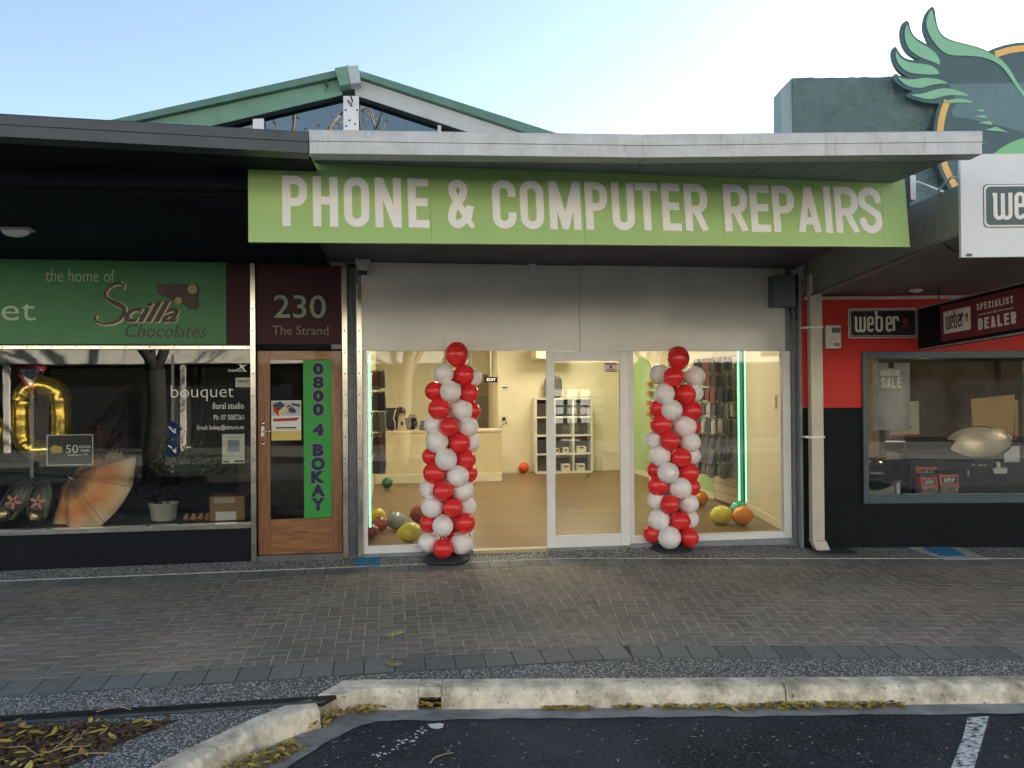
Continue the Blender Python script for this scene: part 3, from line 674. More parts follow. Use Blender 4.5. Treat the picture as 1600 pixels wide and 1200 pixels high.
# canopy
CAN = MB(); a, c = onZ(0, 297, 2.95), onZ(388, 305, 2.95); e = a + (a - c) * 2.0; f_ = a + (c - a) * ((-.62 - a.x) / (c.x - a.x))
CAN.slab([(e.x, e.y), (f_.x, f_.y), (-.62, .11), (e.x, .11)], 2.99, .04)
can = CAN.build('canopy', canopy_dark, FS)
mb = MB(); mb.loft([(e.x, e.y, 2.945), (e.x, e.y + .03, 2.945), (e.x, e.y + .03, 3.15), (e.x, e.y, 3.15)], [(f_.x, f_.y, 2.945), (f_.x, f_.y + .03, 2.945), (f_.x, f_.y + .03, 3.15), (f_.x, f_.y, 3.15)]); mb.build('fascia', canopy_dark, can)
g0, g1 = onZ(0, 213, 3.06), onZ(482, 239, 3.06); ge = g0 + (g0 - g1) * 1.6
def gutter_geo(pa, pb, h=.125):
    d = (pb - pa).normalized(); nn = Vector((d.y, -d.x, 0)); pr = [(0, 0), (0, h * .5), (.006, h * .52), (.006, h * .94), (0, h), (-.012, h), (-.13, h), (-.13, 0)]
    return MB().loft([pa + nn * q + Vector((0, 0, z)) for q, z in pr], [pb + nn * q + Vector((0, 0, z)) for q, z in pr])
gutter_geo(ge, g1).build('gutter', gutter_dark, can)
mb = MB(); mb.loft([ge + Vector((0, .13, .0)), ge + Vector((0, .13, .02)), (ge.x, e.y + .01, .02 + 3.1), (ge.x, e.y + .01, 3.1)], [g1 + Vector((0, .13, .0)), g1 + Vector((0, .13, .02)), (g1.x, f_.y + .01, 3.12), (g1.x, f_.y + .01, 3.1)])
mb.build('eave_soffit', canopy_dark, can)
MB().loft([(e.x, e.y - .05, 3.16), (g1.x, f_.y - .05, 3.16), (g1.x, .1, 3.5), (e.x, .1, 3.5)], [(e.x, e.y - .05, 3.175), (g1.x, f_.y - .05, 3.175), (g1.x, .1, 3.52), (e.x, .1, 3.52)]).build('roof', gutter_dark, can)
MB().box(xA, -.36, .05, .2, 2.96, 3.9).build('upper_wall', mat('grey render', (.3, .3, .29), .9), FS)
MB().box(xA, -.36, .2, 9, 3.8, 3.9).build('roof', gutter_dark, FS)

# ---- signs of the flower shop
def sign_board(name, label, x0, x1, z0, z1, y, th, mt, T=None, group=None):
    t = thing(name, label, 'sign', (T @ Vector(((x0 + x1) / 2, y, z0)) if T else ((x0 + x1) / 2, y, z0)), group)
    MB(T).box(x0, x1, y, y + th, z0, z1).build('board', mt, t)
    return t
green_sign = mat('green sign board', (.062, .225, .10), .42, var=.14, scale=1.6, rvar=.08, spec=.3)
pale_letter = mat('pale green lettering', (.50, .62, .48), .5, var=.12, scale=30)
z0_, z1_ = onY(200, 538).z, onY(200, 408).z
SG = sign_board('shop_sign', 'wide green fascia sign above the florist window', xA, onY(354, 470).x, z0_, z1_, -.02, .04, green_sign)
MB().box(onY(354, 470).x + .003, onY(391, 470).x, -.018, .022, z0_, z1_).build('end_panel', maroon, SG)
mb = MB(); text(mb, 'the home of', *box_px(71, 421, 179, 440, -.025), -.024, .004, bold=-.012); mb.build('lettering', pale_letter, SG)
mb = MB(); text(mb, 'bouquet', onY(-177, 480).x, onY(57, 480).x, onY(30, 512).z, onY(30, 467).z, -.024, .004, bold=-.005); mb.build('lettering', pale_letter, SG)
choc = mat('chocolate brown lettering', (.055, .026, .02), .45, var=.3); cream = mat('cream lettering edge', (.62, .55, .42), .5)
def px_poly(pts, Y): return [((onY(x, y, Y).x), (onY(x, y, Y).z)) for x, y in pts]
# big S drawn with a swelling pen
Sc = [(770, 285), (775, 262), (750, 248), (715, 255), (680, 278), (655, 310), (662, 340), (700, 365), (745, 385), (775, 405), (778, 440), (745, 480), (700, 500), (650, 505), (605, 490), (592, 470), (600, 455)]
Sw = [8, 12, 20, 16, 14, 14, 18, 26, 30, 28, 24, 20, 16, 14, 14, 16, 12]
for mt_, gr, dx, Y in ((cream, 8, 7, -.023), (choc, 0, 0, -.026)):
    polys = []
    for i in range(len(Sc) - 1):
        a, c = Sc[i], Sc[i + 1]; d = Vector((c[0] - a[0], c[1] - a[1])); nn = Vector((-d.y, d.x)).normalized()
        wa, wc = (Sw[i] + gr) / 2, (Sw[i + 1] + gr) / 2
        q = [(a[0] + nn.x * wa, a[1] + nn.y * wa), (c[0] + nn.x * wc, c[1] + nn.y * wc), (c[0] - nn.x * wc, c[1] - nn.y * wc), (a[0] - nn.x * wa, a[1] - nn.y * wa)]
        polys.append(px_poly([((x + dx) / 4, 380 + (y + dx * .6) / 4) for x, y in q], -.02))
        polys.append(px_poly([((c[0] + dx + wc * math.cos(t)) / 4, 380 + (c[1] + dx * .6 + wc * math.sin(t)) / 4) for t in [.628 * k for k in range(10)]], -.02))
    mb = MB(); V, F_ = union(polys); raised(mb, V, F_, Y, .003); mb.build('lettering', mt_, SG)
    mb = MB(); x0, x1, zz0, zz1 = box_px(194 + dx / 4, 470 + dx / 6, 280 + dx / 4, 504 + dx / 6, -.02); text(mb, 'cilla', x0, x1, zz0, zz1, Y, .003, bold=.02 + gr * .002, shear=.45); mb.build('lettering', mt_, SG)
mb = MB(); text(mb, 'Chocolates', *box_px(196, 507, 323, 527, -.02), -.024, .003, bold=-.004, shear=.28); mb.build('lettering', choc, SG)
# picture of a chocolate box
mb = MB(); V, F_ = union([px_poly([(245, 444), (308, 444), (311, 448), (311, 480), (306, 485), (296, 484), (290, 477), (262, 466), (246, 458)], -.02)]); raised(mb, V, F_, -.025, .003); mb.build('emblem', choc, SG)
for i, (cx, cy, r_, c_) in enumerate([(255, 452, 7, (.10, .035, .03)), (278, 450, 7, (.045, .02, .018)), (301, 452, 7.5, (.42, .35, .16)), (279, 470, 6, (.38, .32, .13)), (300, 474, 8, (.05, .022, .02))]):
    mb = MB(); raised(mb, *union([px_poly([(cx + r_ * math.cos(t), cy + r_ * math.sin(t)) for t in [.3927 * k for k in range(16)]], -.02)]), -.03, .004); mb.build('emblem', mat('praline %d' % i, c_, .4, var=.3, scale=40), SG)
NS = sign_board('number_sign', 'maroon panel with street number above the timber door', onY(401, 470).x, onY(533, 470).x, onY(460, 538).z, 2.93, -.005, .03, maroon)
sage = mat('sage lettering', (.25, .36, .26), .5, var=.08)
mb = MB(); text(mb, '230', *box_px(428, 461, 509, 497, -.01), -.009, .003, bold=.004); mb.build('lettering', sage, NS)
mb = MB(); text(mb, 'The Strand', *box_px(425.5, 509, 513, 523, -.01), -.009, .003, bold=-.004); mb.build('lettering', mat('grey lettering', (.24, .22, .2), .5, var=.05), NS)

# ---- things on and behind the florist glass
vin = mat('bright green vinyl', (.03, .32, .05), .55, var=.1, scale=2); purple = mat('dark purple lettering', (.022, .018, .075), .7, var=.1); lil = mat('grey lettering edge', (.22, .24, .26), .5)
x0, x1, zz0, zz1 = box_px(474, 562, 519, 809, .04)
ST = thing('door_sign', 'tall bright green strip with vertical purple phone lettering on timber door', 'sign', ((x0 + x1) / 2, .04, zz0))
MB().add([(x0 + .005, .0445, zz0), (x1 - .005, .0445, zz0), (x1, .0445, zz1), (x0, .0445, zz1), (x0 + .005, .0475, zz0), (x1 - .005, .0475, zz0), (x1, .0475, zz1), (x0, .0475, zz1)], [(0, 1, 2, 3), (7, 6, 5, 4), (0, 4, 5, 1), (1, 5, 6, 2), (2, 6, 7, 3), (3, 7, 4, 0)]).build('strip', vin, ST)
rows = [('0', 567, 586), ('8', 588, 607), ('0', 609.5, 628), ('0', 630, 650), ('4', 661.5, 681), ('B', 693.5, 713), ('O', 714.5, 735), ('K', 736, 755), ('A', 757, 776), ('Y', 778, 798)]
for mt_, gr, Y in ((lil, 1.0, .0425), (purple, 0, .0405)):
    for ch, a, c in rows:
        mb = MB(); text(mb, ch, *box_px((488.5 if ch not in 'OKAY' else 486) - gr, a - gr, (506 if ch not in 'OKAY' else 508) + gr, c + gr, .04), Y, .002, bold=.06 if ch != '8' else .05); mb.build('letter', mt_, ST)
paper = mat('white paper', (.72, .72, .70), .7, var=.04); yel = mat('pale yellow print', (.66, .52, .16), .7, var=.06); redp = mat('red print', (.38, .03, .03), .6, var=.2); bluep = mat('dark blue print', (.03, .035, .09), .6, var=.4, scale=40)
def sheet(name, label, cat, bx, y, mt_, group=None, T=None, th=.0015):
    x0, x1, z0, z1 = bx; t = thing(name, label, cat, (T @ Vector(((x0 + x1) / 2, y, z0)) if T else Vector(((x0 + x1) / 2, y, z0))), group)
    MB(T).box(x0, x1, y, y + th, z0, z1).build('sheet', mt_, t); return t
def on_sheet(t, bx, fx0, fx1, fz0, fz1, y, mt_, name='print', T=None):
    x0, x1, z0, z1 = bx; MB(T).box(x0 + (x1 - x0) * fx0, x0 + (x1 - x0) * fx1, y - .001, y - .0002, z0 + (z1 - z0) * fz0, z0 + (z1 - z0) * fz1).build(name, mt_, t)
bx = box_px(424, 626, 470.5, 688, .045); PO = sheet('poster', 'illustrated white and yellow poster taped inside the timber door glass', 'poster', bx, .045, paper)
on_sheet(PO, bx, 0, 1, 0, .24, .045, yel); on_sheet(PO, bx, .02, .98, .62, .98, .045, mat('grey print', (.42, .44, .5), .7, var=.3, scale=14))
def fr(bx, pts): return [(bx[0] + (bx[1] - bx[0]) * a, bx[2] + (bx[3] - bx[2]) * c) for a, c in pts]
for pts, mt_ in [([(.04, .9), (.3, .99), (.47, .88), (.24, .74)], bluep), ([(.04, .9), (.24, .74), (.25, .60), (.07, .74)], redp), ([(.24, .74), (.47, .88), (.46, .74), (.26, .6)], yel), ([(.56, .8), (.72, .84), (.85, .74), (.8, .68), (.6, .7)], bluep), ([(.5, .86), (.66, .9), (.68, .84), (.5, .82)], redp), ([(.7, .94), (.97, .9), (.97, .84), (.7, .88)], bluep), ([(.06, .55), (.06, .48), (.85, .49), (.95, .58), (.6, .56)], redp)]:
    mb = MB(); raised(mb, *union([fr(bx, pts)]), .0425, .001); mb.build('print', mt_, PO)
on_sheet(PO, bx, .15, .84, .30, .335, .0445, black); on_sheet(PO, bx, .1, .9, .27, .285, .0445, MAT['grey print'])
# lettering on the florist glass
wl_m = mat('white window lettering', (.7, .7, .66), .6, var=.05)
for s_, bb, bo in [('bouquet', (267, 602, 365, 627), -.012), ('floral studio', (332, 629, 381, 639), 0), ('Ph: 07 5087261', (334, 648, 381, 656), 0), ('Email: bokay@xtra.co.nz', (308, 664, 381, 673), .004), ('Interflora', (357, 576, 382, 581), .01)]:
    mb = MB(); text(mb, s_, *box_px(*bb, .015), .0165, .002, bold=bo); mb.build('lettering', wl_m, WPANE)
mb = MB(); raised(mb, *union([px_poly(q, .0165) for q in ([(373, 569), (380, 571), (387, 569), (380, 574), (386, 581), (384, 581), (378, 575), (372, 577), (376, 573)],)]), .0165, .002); mb.build('emblem', MAT['white window lettering'], WPANE)
bx = box_px(368, 590, 392, 605, .028); t = sheet('sticker', 'small white sticker by the steel trim of the florist window', 'sticker', bx, .028, paper)
mb = MB(); text(mb, 'FIRST', bx[0] + .02, bx[1] - .02, bx[2] + .045, bx[2] + .07, .0262, .001, bold=.02); mb.build('lettering', black, t)
bx = box_px(347, 678, 382, 724, .028); t = sheet('notice', 'white printed notice standing low inside the florist window', 'notice', bx, .028, mat('cream paper', (.68, .68, .62), .7, var=.12, scale=12))
on_sheet(t, bx, .24, .78, .40, .8, .028, mat('grey print square', (.30, .34, .40), .7, var=.05)); on_sheet(t, bx, .04, .32, .03, .09, .028, black); on_sheet(t, bx, .55, .98, .04, .1, .028, black); on_sheet(t, bx, .25, .75, .86, .9, .028, mat('grey print', (.4, .4, .4), .7))
bx = box_px(73, 679, 145.5, 727, .03); t = sheet('window_card', 'black card with white border and gold emblem inside florist window', 'card', bx, .032, black)
fw = MB(); x0, x1, z0, z1 = bx
for q in ((x0, x1, z1 - .008, z1), (x0, x1, z0, z0 + .008), (x0, x0 + .008, z0 + .008, z1 - .008), (x1 - .008, x1, z0 + .008, z1 - .008)): fw.box(q[0], q[1], .029, .0318, q[2], q[3])
fw.build('border', white, t)
for s_, bb in (('50', (103, 695, 122, 708)), ('GOLDEN', (123, 696, 141, 700)), ('YEARS', (125, 702, 140, 706)), ('established in 1971', (106, 709, 137, 712))): mb = MB(); text(mb, s_, *box_px(*bb, .03), .0305, .0012, bold=.02 if s_ in ('GOLDEN', 'YEARS') else 0); mb.build('lettering', white, t)
gold_p = mat('gold print', (.42, .36, .10), .35, metal=.6, var=.4, scale=60)
mb = MB(); raised(mb, *union([px_poly([(79, 700), (81, 697), (86, 695.5), (92, 697), (97, 698), (97.5, 706), (96, 708), (80, 708), (79, 706)], .03)]), .0305, .0012); mb.build('emblem', gold_p, t)

# gold foil number balloons
foil = mat('gold foil', (.66, .47, .09), .2, metal=.75, var=.12, scale=12, bump=.55, bscale=9)
def foil_balloon(name, label, px_path, rad, closed, Y):
    P = [onY(x, y, Y) for x, y in px_path]; Q = []
    k = len(P)
    for i in range(k if closed else k - 1):
        a, c = P[i], P[(i + 1) % k]; st = 6
        for j in range(st): Q.append(a.lerp(c, j / st))
    if not closed: Q.append(P[-1])
    rr = []
    for i, p in enumerate(Q):
        e_ = 1 if closed else min(1, .35 + min(i, len(Q) - 1 - i) / 4)
        rr.append(rad * e_ * (1 + .06 * noise.noise(Vector((i * .35, 2, 0)))))
    mb = MB(); mb.tube(Q, rr, 14, True, closed)
    for v in mb.v:
        v += Vector((noise.noise(v * 14), 0, noise.noise(v * 14 + Vector((5, 5, 5))))) * .010
    t = thing(name, label, 'balloon', Vector((P[0].x, Y, min(v.z for v in mb.v)))); mb.build('body', foil, t)
    return t
t = foil_balloon('foil_balloon', 'gold foil balloon shaped like a zero hanging in the florist window', [(36, 625), (42, 611), (54, 604), (66, 602), (78, 604), (90, 611), (96, 625), (97, 650), (97, 680), (92, 694), (80, 702), (66, 704), (52, 702), (40, 694), (36, 680), (36, 650)], .105, True, .42)
q = onY(66, 590, .42); MB().tube([q, q + Vector((.02, 0, .2)), q + Vector((.02, .05, 1.0))], .0015, 4).build('string', white, t)
foil_balloon('foil_balloon', 'gold foil balloon cut off at the picture edge beside the zero balloon', [(2, 606), (-20, 605), (-48, 605), (-50, 625), (-50, 648), (-30, 645), (-8, 655), (0, 675), (-5, 698), (-25, 712), (-50, 708)], .075, False, .42)
# open umbrella lying on the shelf
def umbrella():
    c = onY(150, 772, .55); ax = Vector((-.50, -.64, .58)).normalized(); ux = Vector((.8, .1, .6)); ux = (ux - ax * ux.dot(ax)).normalized(); uy = ax.cross(ux)
    nr, ns = 9, 80; vs = []
    for i in range(1, nr + 1):
        rr = i / nr
        for j in range(ns):
            th = 6.2832 * j / ns; rib = math.cos(8 * th)
            rad = .54 * rr * (1 + .085 * (rib - 1) * rr); hgt = .30 * (1 - rr ** 1.5) + .03 * rib * rr * rr
            vs.append(c + ux * (rad * math.cos(th)) + uy * (rad * math.sin(th)) + ax * hgt)
    vs.append(c + ax * .305); fs = []
    for i in range(nr - 1):
        for j in range(ns): fs.append((i * ns + j, i * ns + (j + 1) % ns, (i + 1) * ns + (j + 1) % ns, (i + 1) * ns + j))
    fs += [(len(vs) - 1, j, (j + 1) % ns) for j in range(ns)]
    um = bpy.data.materials.new('flower print fabric'); um.use_nodes = True; n, l, b = nodes_of(um); b.inputs['Roughness'].default_value = .7
    tc = n.new('ShaderNodeTexCoord'); ln = n.new('ShaderNodeVectorMath'); ln.operation = 'LENGTH'; l.new(tc.outputs['Object'], ln.inputs[0])
    nz = n.new('ShaderNodeTexNoise'); nz.inputs['Scale'].default_value = 14; l.new(tc.outputs['Object'], nz.inputs[0])
    ad = n.new('ShaderNodeMath'); ad.operation = 'MULTIPLY_ADD'; ad.inputs[1].default_value = .12; l.new(nz.outputs[0], ad.inputs[0]); l.new(ln.outputs['Value'], ad.inputs[2])
    rp = n.new('ShaderNodeValToRGB'); cr = rp.color_ramp; cr.elements[0].position = .12; cr.elements[0].color = (.10, .05, .03, 1); cr.elements[1].position = .62; cr.elements[1].color = (.95, .78, .5, 1)
    for p_, cc in ((.22, (.34, .17, .07)), (.30, (.95, .48, .2)), (.42, (.98, .38, .15)), (.52, (.95, .62, .34))): e_ = cr.elements.new(p_); e_.color = (*cc, 1)
    l.new(ad.outputs[0], rp.inputs[0]); l.new(rp.outputs[0], b.inputs['Base Color'])
    t = thing('umbrella', 'open peach umbrella printed like a flower resting on the florist shelf', 'umbrella', c + ax * .3)
    cm = MB(); cm.add(vs, fs, True); o_ = cm.build('canopy', um, t); sd = o_.modifiers.new('solid', 'SOLIDIFY'); sd.thickness = .003
    for j in range(8):
        pts = []
        for i in range(1, nr + 1): k = (i - 1) * ns + j * (ns // 8); pts.append(vs[k] + ax * .002)
        MB().tube(pts, .0035, 5).build('rib', mat('umbrella seam', (.42, .22, .10), .7), t)
    MB().tube([c + ax * .36, c - ax * .35], .006, 8).build('shaft', chrome, t)
umbrella()
# two dark oval gift baskets with flowers
bask = mat('dark green glazed basket', (.03, .04, .03), .3, var=.4, scale=8); pinkp = mat('pink petal', (.72, .36, .26), .6, var=.25, scale=20); goldw = mat('gold wrapper', (.6, .5, .28), .22, metal=.8, var=.2, bump=.7, bscale=25); greenl = mat('green leaf', (.10, .17, .05), .5, var=.3)
for i, (cx, cy, rot, lab) in enumerate([(24, 783, .55, 'tilted dark oval gift basket with pink flower nearest the picture edge'), (62, 783, .12, 'dark oval gift basket with pink flower leaning against the umbrella')]):
    c = onY(cx, cy, .3); M_ = Matrix.Translation(c) @ Matrix.Rotation(rot, 4, 'Y') @ Matrix.Rotation(-.2, 4, 'X'); t = thing('gift_basket', lab, 'gift basket', onY(cx, 824, .3), 'gift baskets in the florist window')
    mb = MB(M_); mb.ell((0, .03, 0), (.115, .035, .22), 24, 14); mb.tube([(.105 * math.cos(q), .0, .205 * math.sin(q)) for q in [6.283 * k / 24 for k in range(24)]], .012, 6, True, True); mb.build('body', bask, t)
    mb = MB(M_)
    for k in range(5):
        a = 1.57 + k * 1.2566; mb.ell((.045 * math.cos(a) - .01, -.02, .045 * math.sin(a) - .01), (.017, .008, .036), 10, 6, ax=Matrix.Rotation(math.pi / 2 - a, 3, 'Y'))
    mb.build('flower', pinkp, t)
    mb = MB(M_); mb.ell((-.01, -.01, -.15), (.065, .05, .065), 14, 10); [v.__iadd__(Vector((noise.noise(v * 30), noise.noise(v * 33), 0)) * .012) for v in mb.v]; mb.build('wrapped_sweet', goldw, t)
    mb = MB(M_); mb.ell((.07, -.005, .10), (.02, .01, .06), 10, 6); mb.ell((.08, -.005, -.12), (.02, .01, .05), 10, 6); mb.build('leaf', greenl, t)
# plants
def bush(name, label, c, rx, rz, num, mt_, ln, seed, pot=None):
    q = random.Random(seed); mb = MB(); t = thing(name, label, 'plant', c + Vector((0, 0, -rz)))
    for _ in range(num):
        v = Vector((q.gauss(0, .45), q.gauss(0, .45), q.gauss(0, .45))); v = v if v.length < 1 else v.normalized() * q.uniform(.6, 1)
        L_ = q.uniform(*ln); leaf_geo(mb, c + Vector((v.x * rx, v.y * rx * .6, v.z * rz)), L_, L_ * .45, q.uniform(0, 6.28), q.uniform(-1.2, 1.2), q.uniform(-.2, .5))
    mb.build('foliage', mt_, t); st = MB()
    for k in range(6): st.tube([c + Vector((q.uniform(-.02, .02), 0, -rz)), c + Vector((q.uniform(-.5, .5) * rx, q.uniform(-.2, .2) * rx, q.uniform(-.2, .6) * rz))], .004, 5)
    st.build('stem', mat('dark stem', (.03, .02, .015), .8), t); return t
bush('leafy_plant', 'red leaved plant standing behind the black florist card', onY(160, 690, .6), .25, .25, 170, mat('red leaf', (.20, .04, .035), .4, var=.6, scale=9), (.03, .06), 3)
t = bush('potted_plant', 'dense dark bush in a white pot on the florist shelf', onY(246, 755, .5), .24, .24, 420, mat('blackish leaf', (.02, .024, .02), .4, var=.5, scale=9), (.04, .08), 4)
c = onY(256, 813, .5); c.z = .34; MB().lathe([(.105, 0), (.12, .01), (.145, .17), (.150, .172), (.150, .18), (.14, .18), (.13, .15), (0, .14)], c, 28).build('pot', mat('white glazed pot', (.7, .7, .68), .3, var=.04), t)
# cardboard parcel
card = mat('brown cardboard', (.30, .19, .105), .8, var=.12, scale=4)
x0, x1, z0, z1 = box_px(328, 775, 383, 817, .35); z0 = .34
t = thing('cardboard_box', 'brown cardboard parcel with white label at the end of florist shelf', 'box', ((x0 + x1) / 2, .45, z0))
MB().box(x0, x1, .33, .62, z0, z1).build('carton', card, t, .004)
MB().box(x0 + .06, x1 - .085, .328, .3295, z0 + .003, z0 + .09).build('label', paper, t); MB().box(x0 + .05, x1 - .10, .327, .3295, z1 - .07, z1 - .015).build('tape', mat('clear tape', (.5, .42, .3), .15, var=.2, bump=.6, bscale=30), t)
for k in range(4):
    t = thing('ornament', 'small orange knitted ornament in a row beside the cardboard parcel', 'ornament', onY(291 + k * 11, 815, .4), 'orange ornaments on florist shelf'); p = onY(291 + k * 11, 815, .4); p.z = .339
    MB().ell(p + Vector((0, 0, .025)), (.032, .03, .026), 12, 8).build('body', mat('orange wool', (.45, .22, .05), .9, var=.4, scale=60, bump=.6, bscale=120), t)
    MB().ell(p + Vector((.008, -.008, .058)), (.021, .02, .02), 12, 8).build('head', MAT['orange wool'], t)
# bulkhead lamp under the dark canopy
c = onZ(25, 358, 2.94); t = thing('soffit_lamp', 'oblong white bulkhead lamp under the dark canopy', 'lamp', c + Vector((0, 0, -.06)))
MB().box(c.x - .12, c.x + .12, c.y - .06, c.y + .06, 2.925, 2.948).build('base', mat('grey plastic', (.35, .36, .37), .5), t, .008)
MB().ell((c.x, c.y, 2.925), (.105, .05, .05), 20, 10).build('diffuser', mat('white plastic', (.62, .63, .62), .35), t)

# ================================================================== PHONE REPAIR SHOP
satin = mat('satin grey cladding', (.70, .70, .675), .16, var=.07, scale=1.6, rvar=.07, bump=.06, bscale=3.5)
alu = mat('white powder coat', (.82, .82, .83), .35, var=.05, scale=6)
grey_soffit = mat('grey soffit paint', (.06, .068, .082), .6, var=.12, scale=2)
pil_m = mat('blue grey paint', (.22, .245, .27), .55, var=.2, scale=6, bump=.15)
cream_wall = mat('cream plaster', (.75, .68, .48), .75, var=.05, scale=1.5, bump=.05)
beige_wall = mat('beige plaster', (.68, .61, .43), .6, var=.06, scale=1.5)
green_wall = mat('light green board', (.36, .52, .25), .6, var=.06, scale=2)
PS = thing('phone_repair_shop', 'bright phone repair shop with white sliding door between two balloon columns', 'shop', (2.0, 0, 0))
zf0, zf1 = 2.066, 2.965; alu_r = mat('rivet grey', (.35, .35, .34), .5)
xl, xj, xr = onY(564.5, 480).x, onY(904, 480).x, onY(1223, 480).x
MB().box(xl, xj - .002, -.05, -.01, zf0, zf1).build('fascia_panel', satin, PS, .002)
MB().box(xj + .002, xr, -.05, -.01, zf0, zf1 + .01).build('fascia_panel', satin, PS, .002)
for pn_ in [c for c in PS.children if c.name.startswith('fascia_panel')]:
    a_, c_ = (xl, xj) if pn_.name == 'fascia_panel' else (xj, xr); m_ = MB()
    for k in range(7):
        for zz in (zf0 + .04, zf1 - .05): m_.ell((a_ + .05 + (c_ - a_ - .1) * k / 6, -.0505, zz), (.006, .0025, .006), 8, 6)
    o = m_.build('rivets', alu_r, pn_); o['kind'] = 'stuff'
MB().box(xl - .3, 4.75, 0, .25, zf0 + .02, 3.3).build('wall', pil_m, PS)
# pilasters with ribs
x0, x1 = onY(543.5, 640).x, onY(558, 640).x
pl_ = MB().box(x0, x1, .0, .1, -.02, 2.95).build('pilaster', pil_m, PS)
for k in range(3):
    xx = x0 + (x1 - x0) * (k + .5) / 3; MB().lathe([(.014, 0), (.014, 2.93)], (xx, .0, -.01), 10).build('rib', pil_m, pl_)
x0, x1 = onY(558.3, 640).x, onY(566.3, 640).x
tr = MB().box(x0, x1, -.055, .06, -.015, 2.75).build('trim', steel, PS, .003)
s_ = MB(); z = .12
while z < 2.4: s_.ell(((x0 + x1) / 2, -.055, z), (.007, .003, .007), 8, 6); z += .215
o = s_.build('screws', screw_m, tr); o['kind'] = 'stuff'
x0, x1 = onY(1235.5, 700).x, onY(1254, 700).x
pl_ = MB().box(x0, x1 + .05, -.03, .1, -.08, 2.95).build('pilaster', pil_m, PS)
for k in range(3): MB().box(x0 + .012 + k * .04, x0 + .032 + k * .04, -.06 - .03 * k, -.03, -.08, 2.6).build('rib', pil_m, pl_, .004)
MB().box(onY(1222, 560).x + .01, x0 - .001, -.02, .0, 2.0, 2.75).build('side_strip', pil_m, PS)
# window and door frames
def frame(x0, x1, z0, z1, y0, y1, wl, wr, wt, wb, name='window', par=None, mt_=None):
    mt_ = mt_ or alu; par = par or PS
    f0 = MB().box(x0, x0 + wl, y0, y1, z0, z1).build(name, mt_, par, .003)
    MB().box(x1 - wr, x1, y0, y1, z0, z1).build('jamb', mt_, f0, .003)
    if wt: MB().box(x0 + wl, x1 - wr, y0 + .002, y1 - .002, z1 - wt, z1).build('head_rail', mt_, f0, .003)
    MB().box(x0 + wl, x1 - wr, y0 + .002, y1 - .002, z0, z0 + wb).build('bottom_rail', mt_, f0, .003)
    MB().box(x0 + wl, x1 - wr, (y0 + y1) / 2 - .003, (y0 + y1) / 2 + .003, z0 + wb, z1 - wt).build('pane', pane_m, f0)
    return f0
X = lambda px: onY(px, 700).x
frame(X(567), X(738), .012, zf0 - .001, -.03, .05, .045, .032, .0, .07)
frame(X(983), X(1234), .014, zf0 - .001, -.03, .05, .045, .09, .0, .07)
sd_ = frame(X(852.5), X(980.5), .008, zf0 - .004, -.075, -.033, .085, .10, .10, .125, 'sliding_door')
MB().box(X(964), X(966), -.08, -.075, .9, 1.15).build('pull_handle', chrome, sd_)
MB().box(X(1226), X(1230), -.036, -.03, onY(1226, 598).z, onY(1226, 580).z).build('latch', alu, PS, .002)
MB().box(X(738), X(852), -.04, .06, -.05, .006).build('threshold', mat('brass threshold', (.5, .44, .3), .45, metal=.5), PS)
MB().box(X(983), X(1236), -.045, .08, -.12, .012).build('plinth', mat('grey blue concrete', (.25, .28, .31), .85, var=.2, scale=5), PS)
MB().box(X(566), X(738), -.02, .08, -.12, .010).build('plinth', MAT['grey blue concrete'], PS)
MB().box(X(852), X(983), -.02, .08, -.12, .006).build('plinth', MAT['grey blue concrete'], PS)
# room
floor_m = mat('oak plank floor', (.19, .115, .052), .36, var=.25, scale=3.5, stretch=(1.2, 7, 1), rvar=.08)
n, l, b = nodes_of(floor_m); tc = n.new('ShaderNodeTexCoord'); bk = n.new('ShaderNodeTexBrick'); bk.inputs['Scale'].default_value = 1; bk.inputs['Brick Width'].default_value = 1.2; bk.inputs['Row Height'].default_value = .18; bk.inputs['Mortar Size'].default_value = .004; bk.inputs['Color1'].default_value = (.8, .8, .8, 1); bk.inputs['Color2'].default_value = (1.12, 1.1, 1.06, 1); bk.inputs['Mortar'].default_value = (.45, .42, .38, 1); l.new(tc.outputs['Object'], bk.inputs[0])
mx = n.new('ShaderNodeMix'); mx.data_type = 'RGBA'; mx.blend_type = 'MULTIPLY'; mx.inputs[0].default_value = 1; src = b.inputs['Base Color'].links[0].from_socket; l.new(src, mx.inputs[6]); l.new(bk.outputs[0], mx.inputs[7]); l.new(mx.outputs[2], b.inputs['Base Color'])
MB().add([(-.34, .06, .005), (5.0, .06, .005), (5.0, 9.4, .005), (-.34, 9.4, .005)], [(0, 1, 2, 3)]).build('floor', floor_m, PS)
MB().box(-.36, -.30, .1, 9.4, .0, 2.75).build('side_wall', cream_wall, PS)
aw, bw = Vector((4.44, .09)), Vector((4.80, 2.14))
MB().slab([aw, (5.0, .09), (5.0, 2.14), bw], 2.75, 2.75).build('side_wall', beige_wall, PS)
dn = (bw - aw).normalized()
def on_splay(t0, t1, z0, z1, th): # board on the splayed wall
    n_ = Vector((-dn.y, dn.x)); a_, c_ = aw + dn * t0 + n_ * .0005, aw + dn * t1 + n_ * .0005
    return MB().slab([a_, c_, c_ + n_ * th, a_ + n_ * th], z1, z1 - z0)
on_splay(.01, 2.06, .006, .10, .015).build('skirting', mat('cream gloss paint', (.74, .68, .5), .4), PS)
on_splay(.25, 1.25, .95, 1.85, .006).build('wall_panel', beige_wall, PS, .003)
on_splay(.55, .66, 1.42, 1.58, .03).build('wall_switch', MAT['cream gloss paint'], PS, .004)
MB().box(4.80, 4.9, 2.14, 9.4, 0, 2.75).build('side_wall', cream_wall, PS)
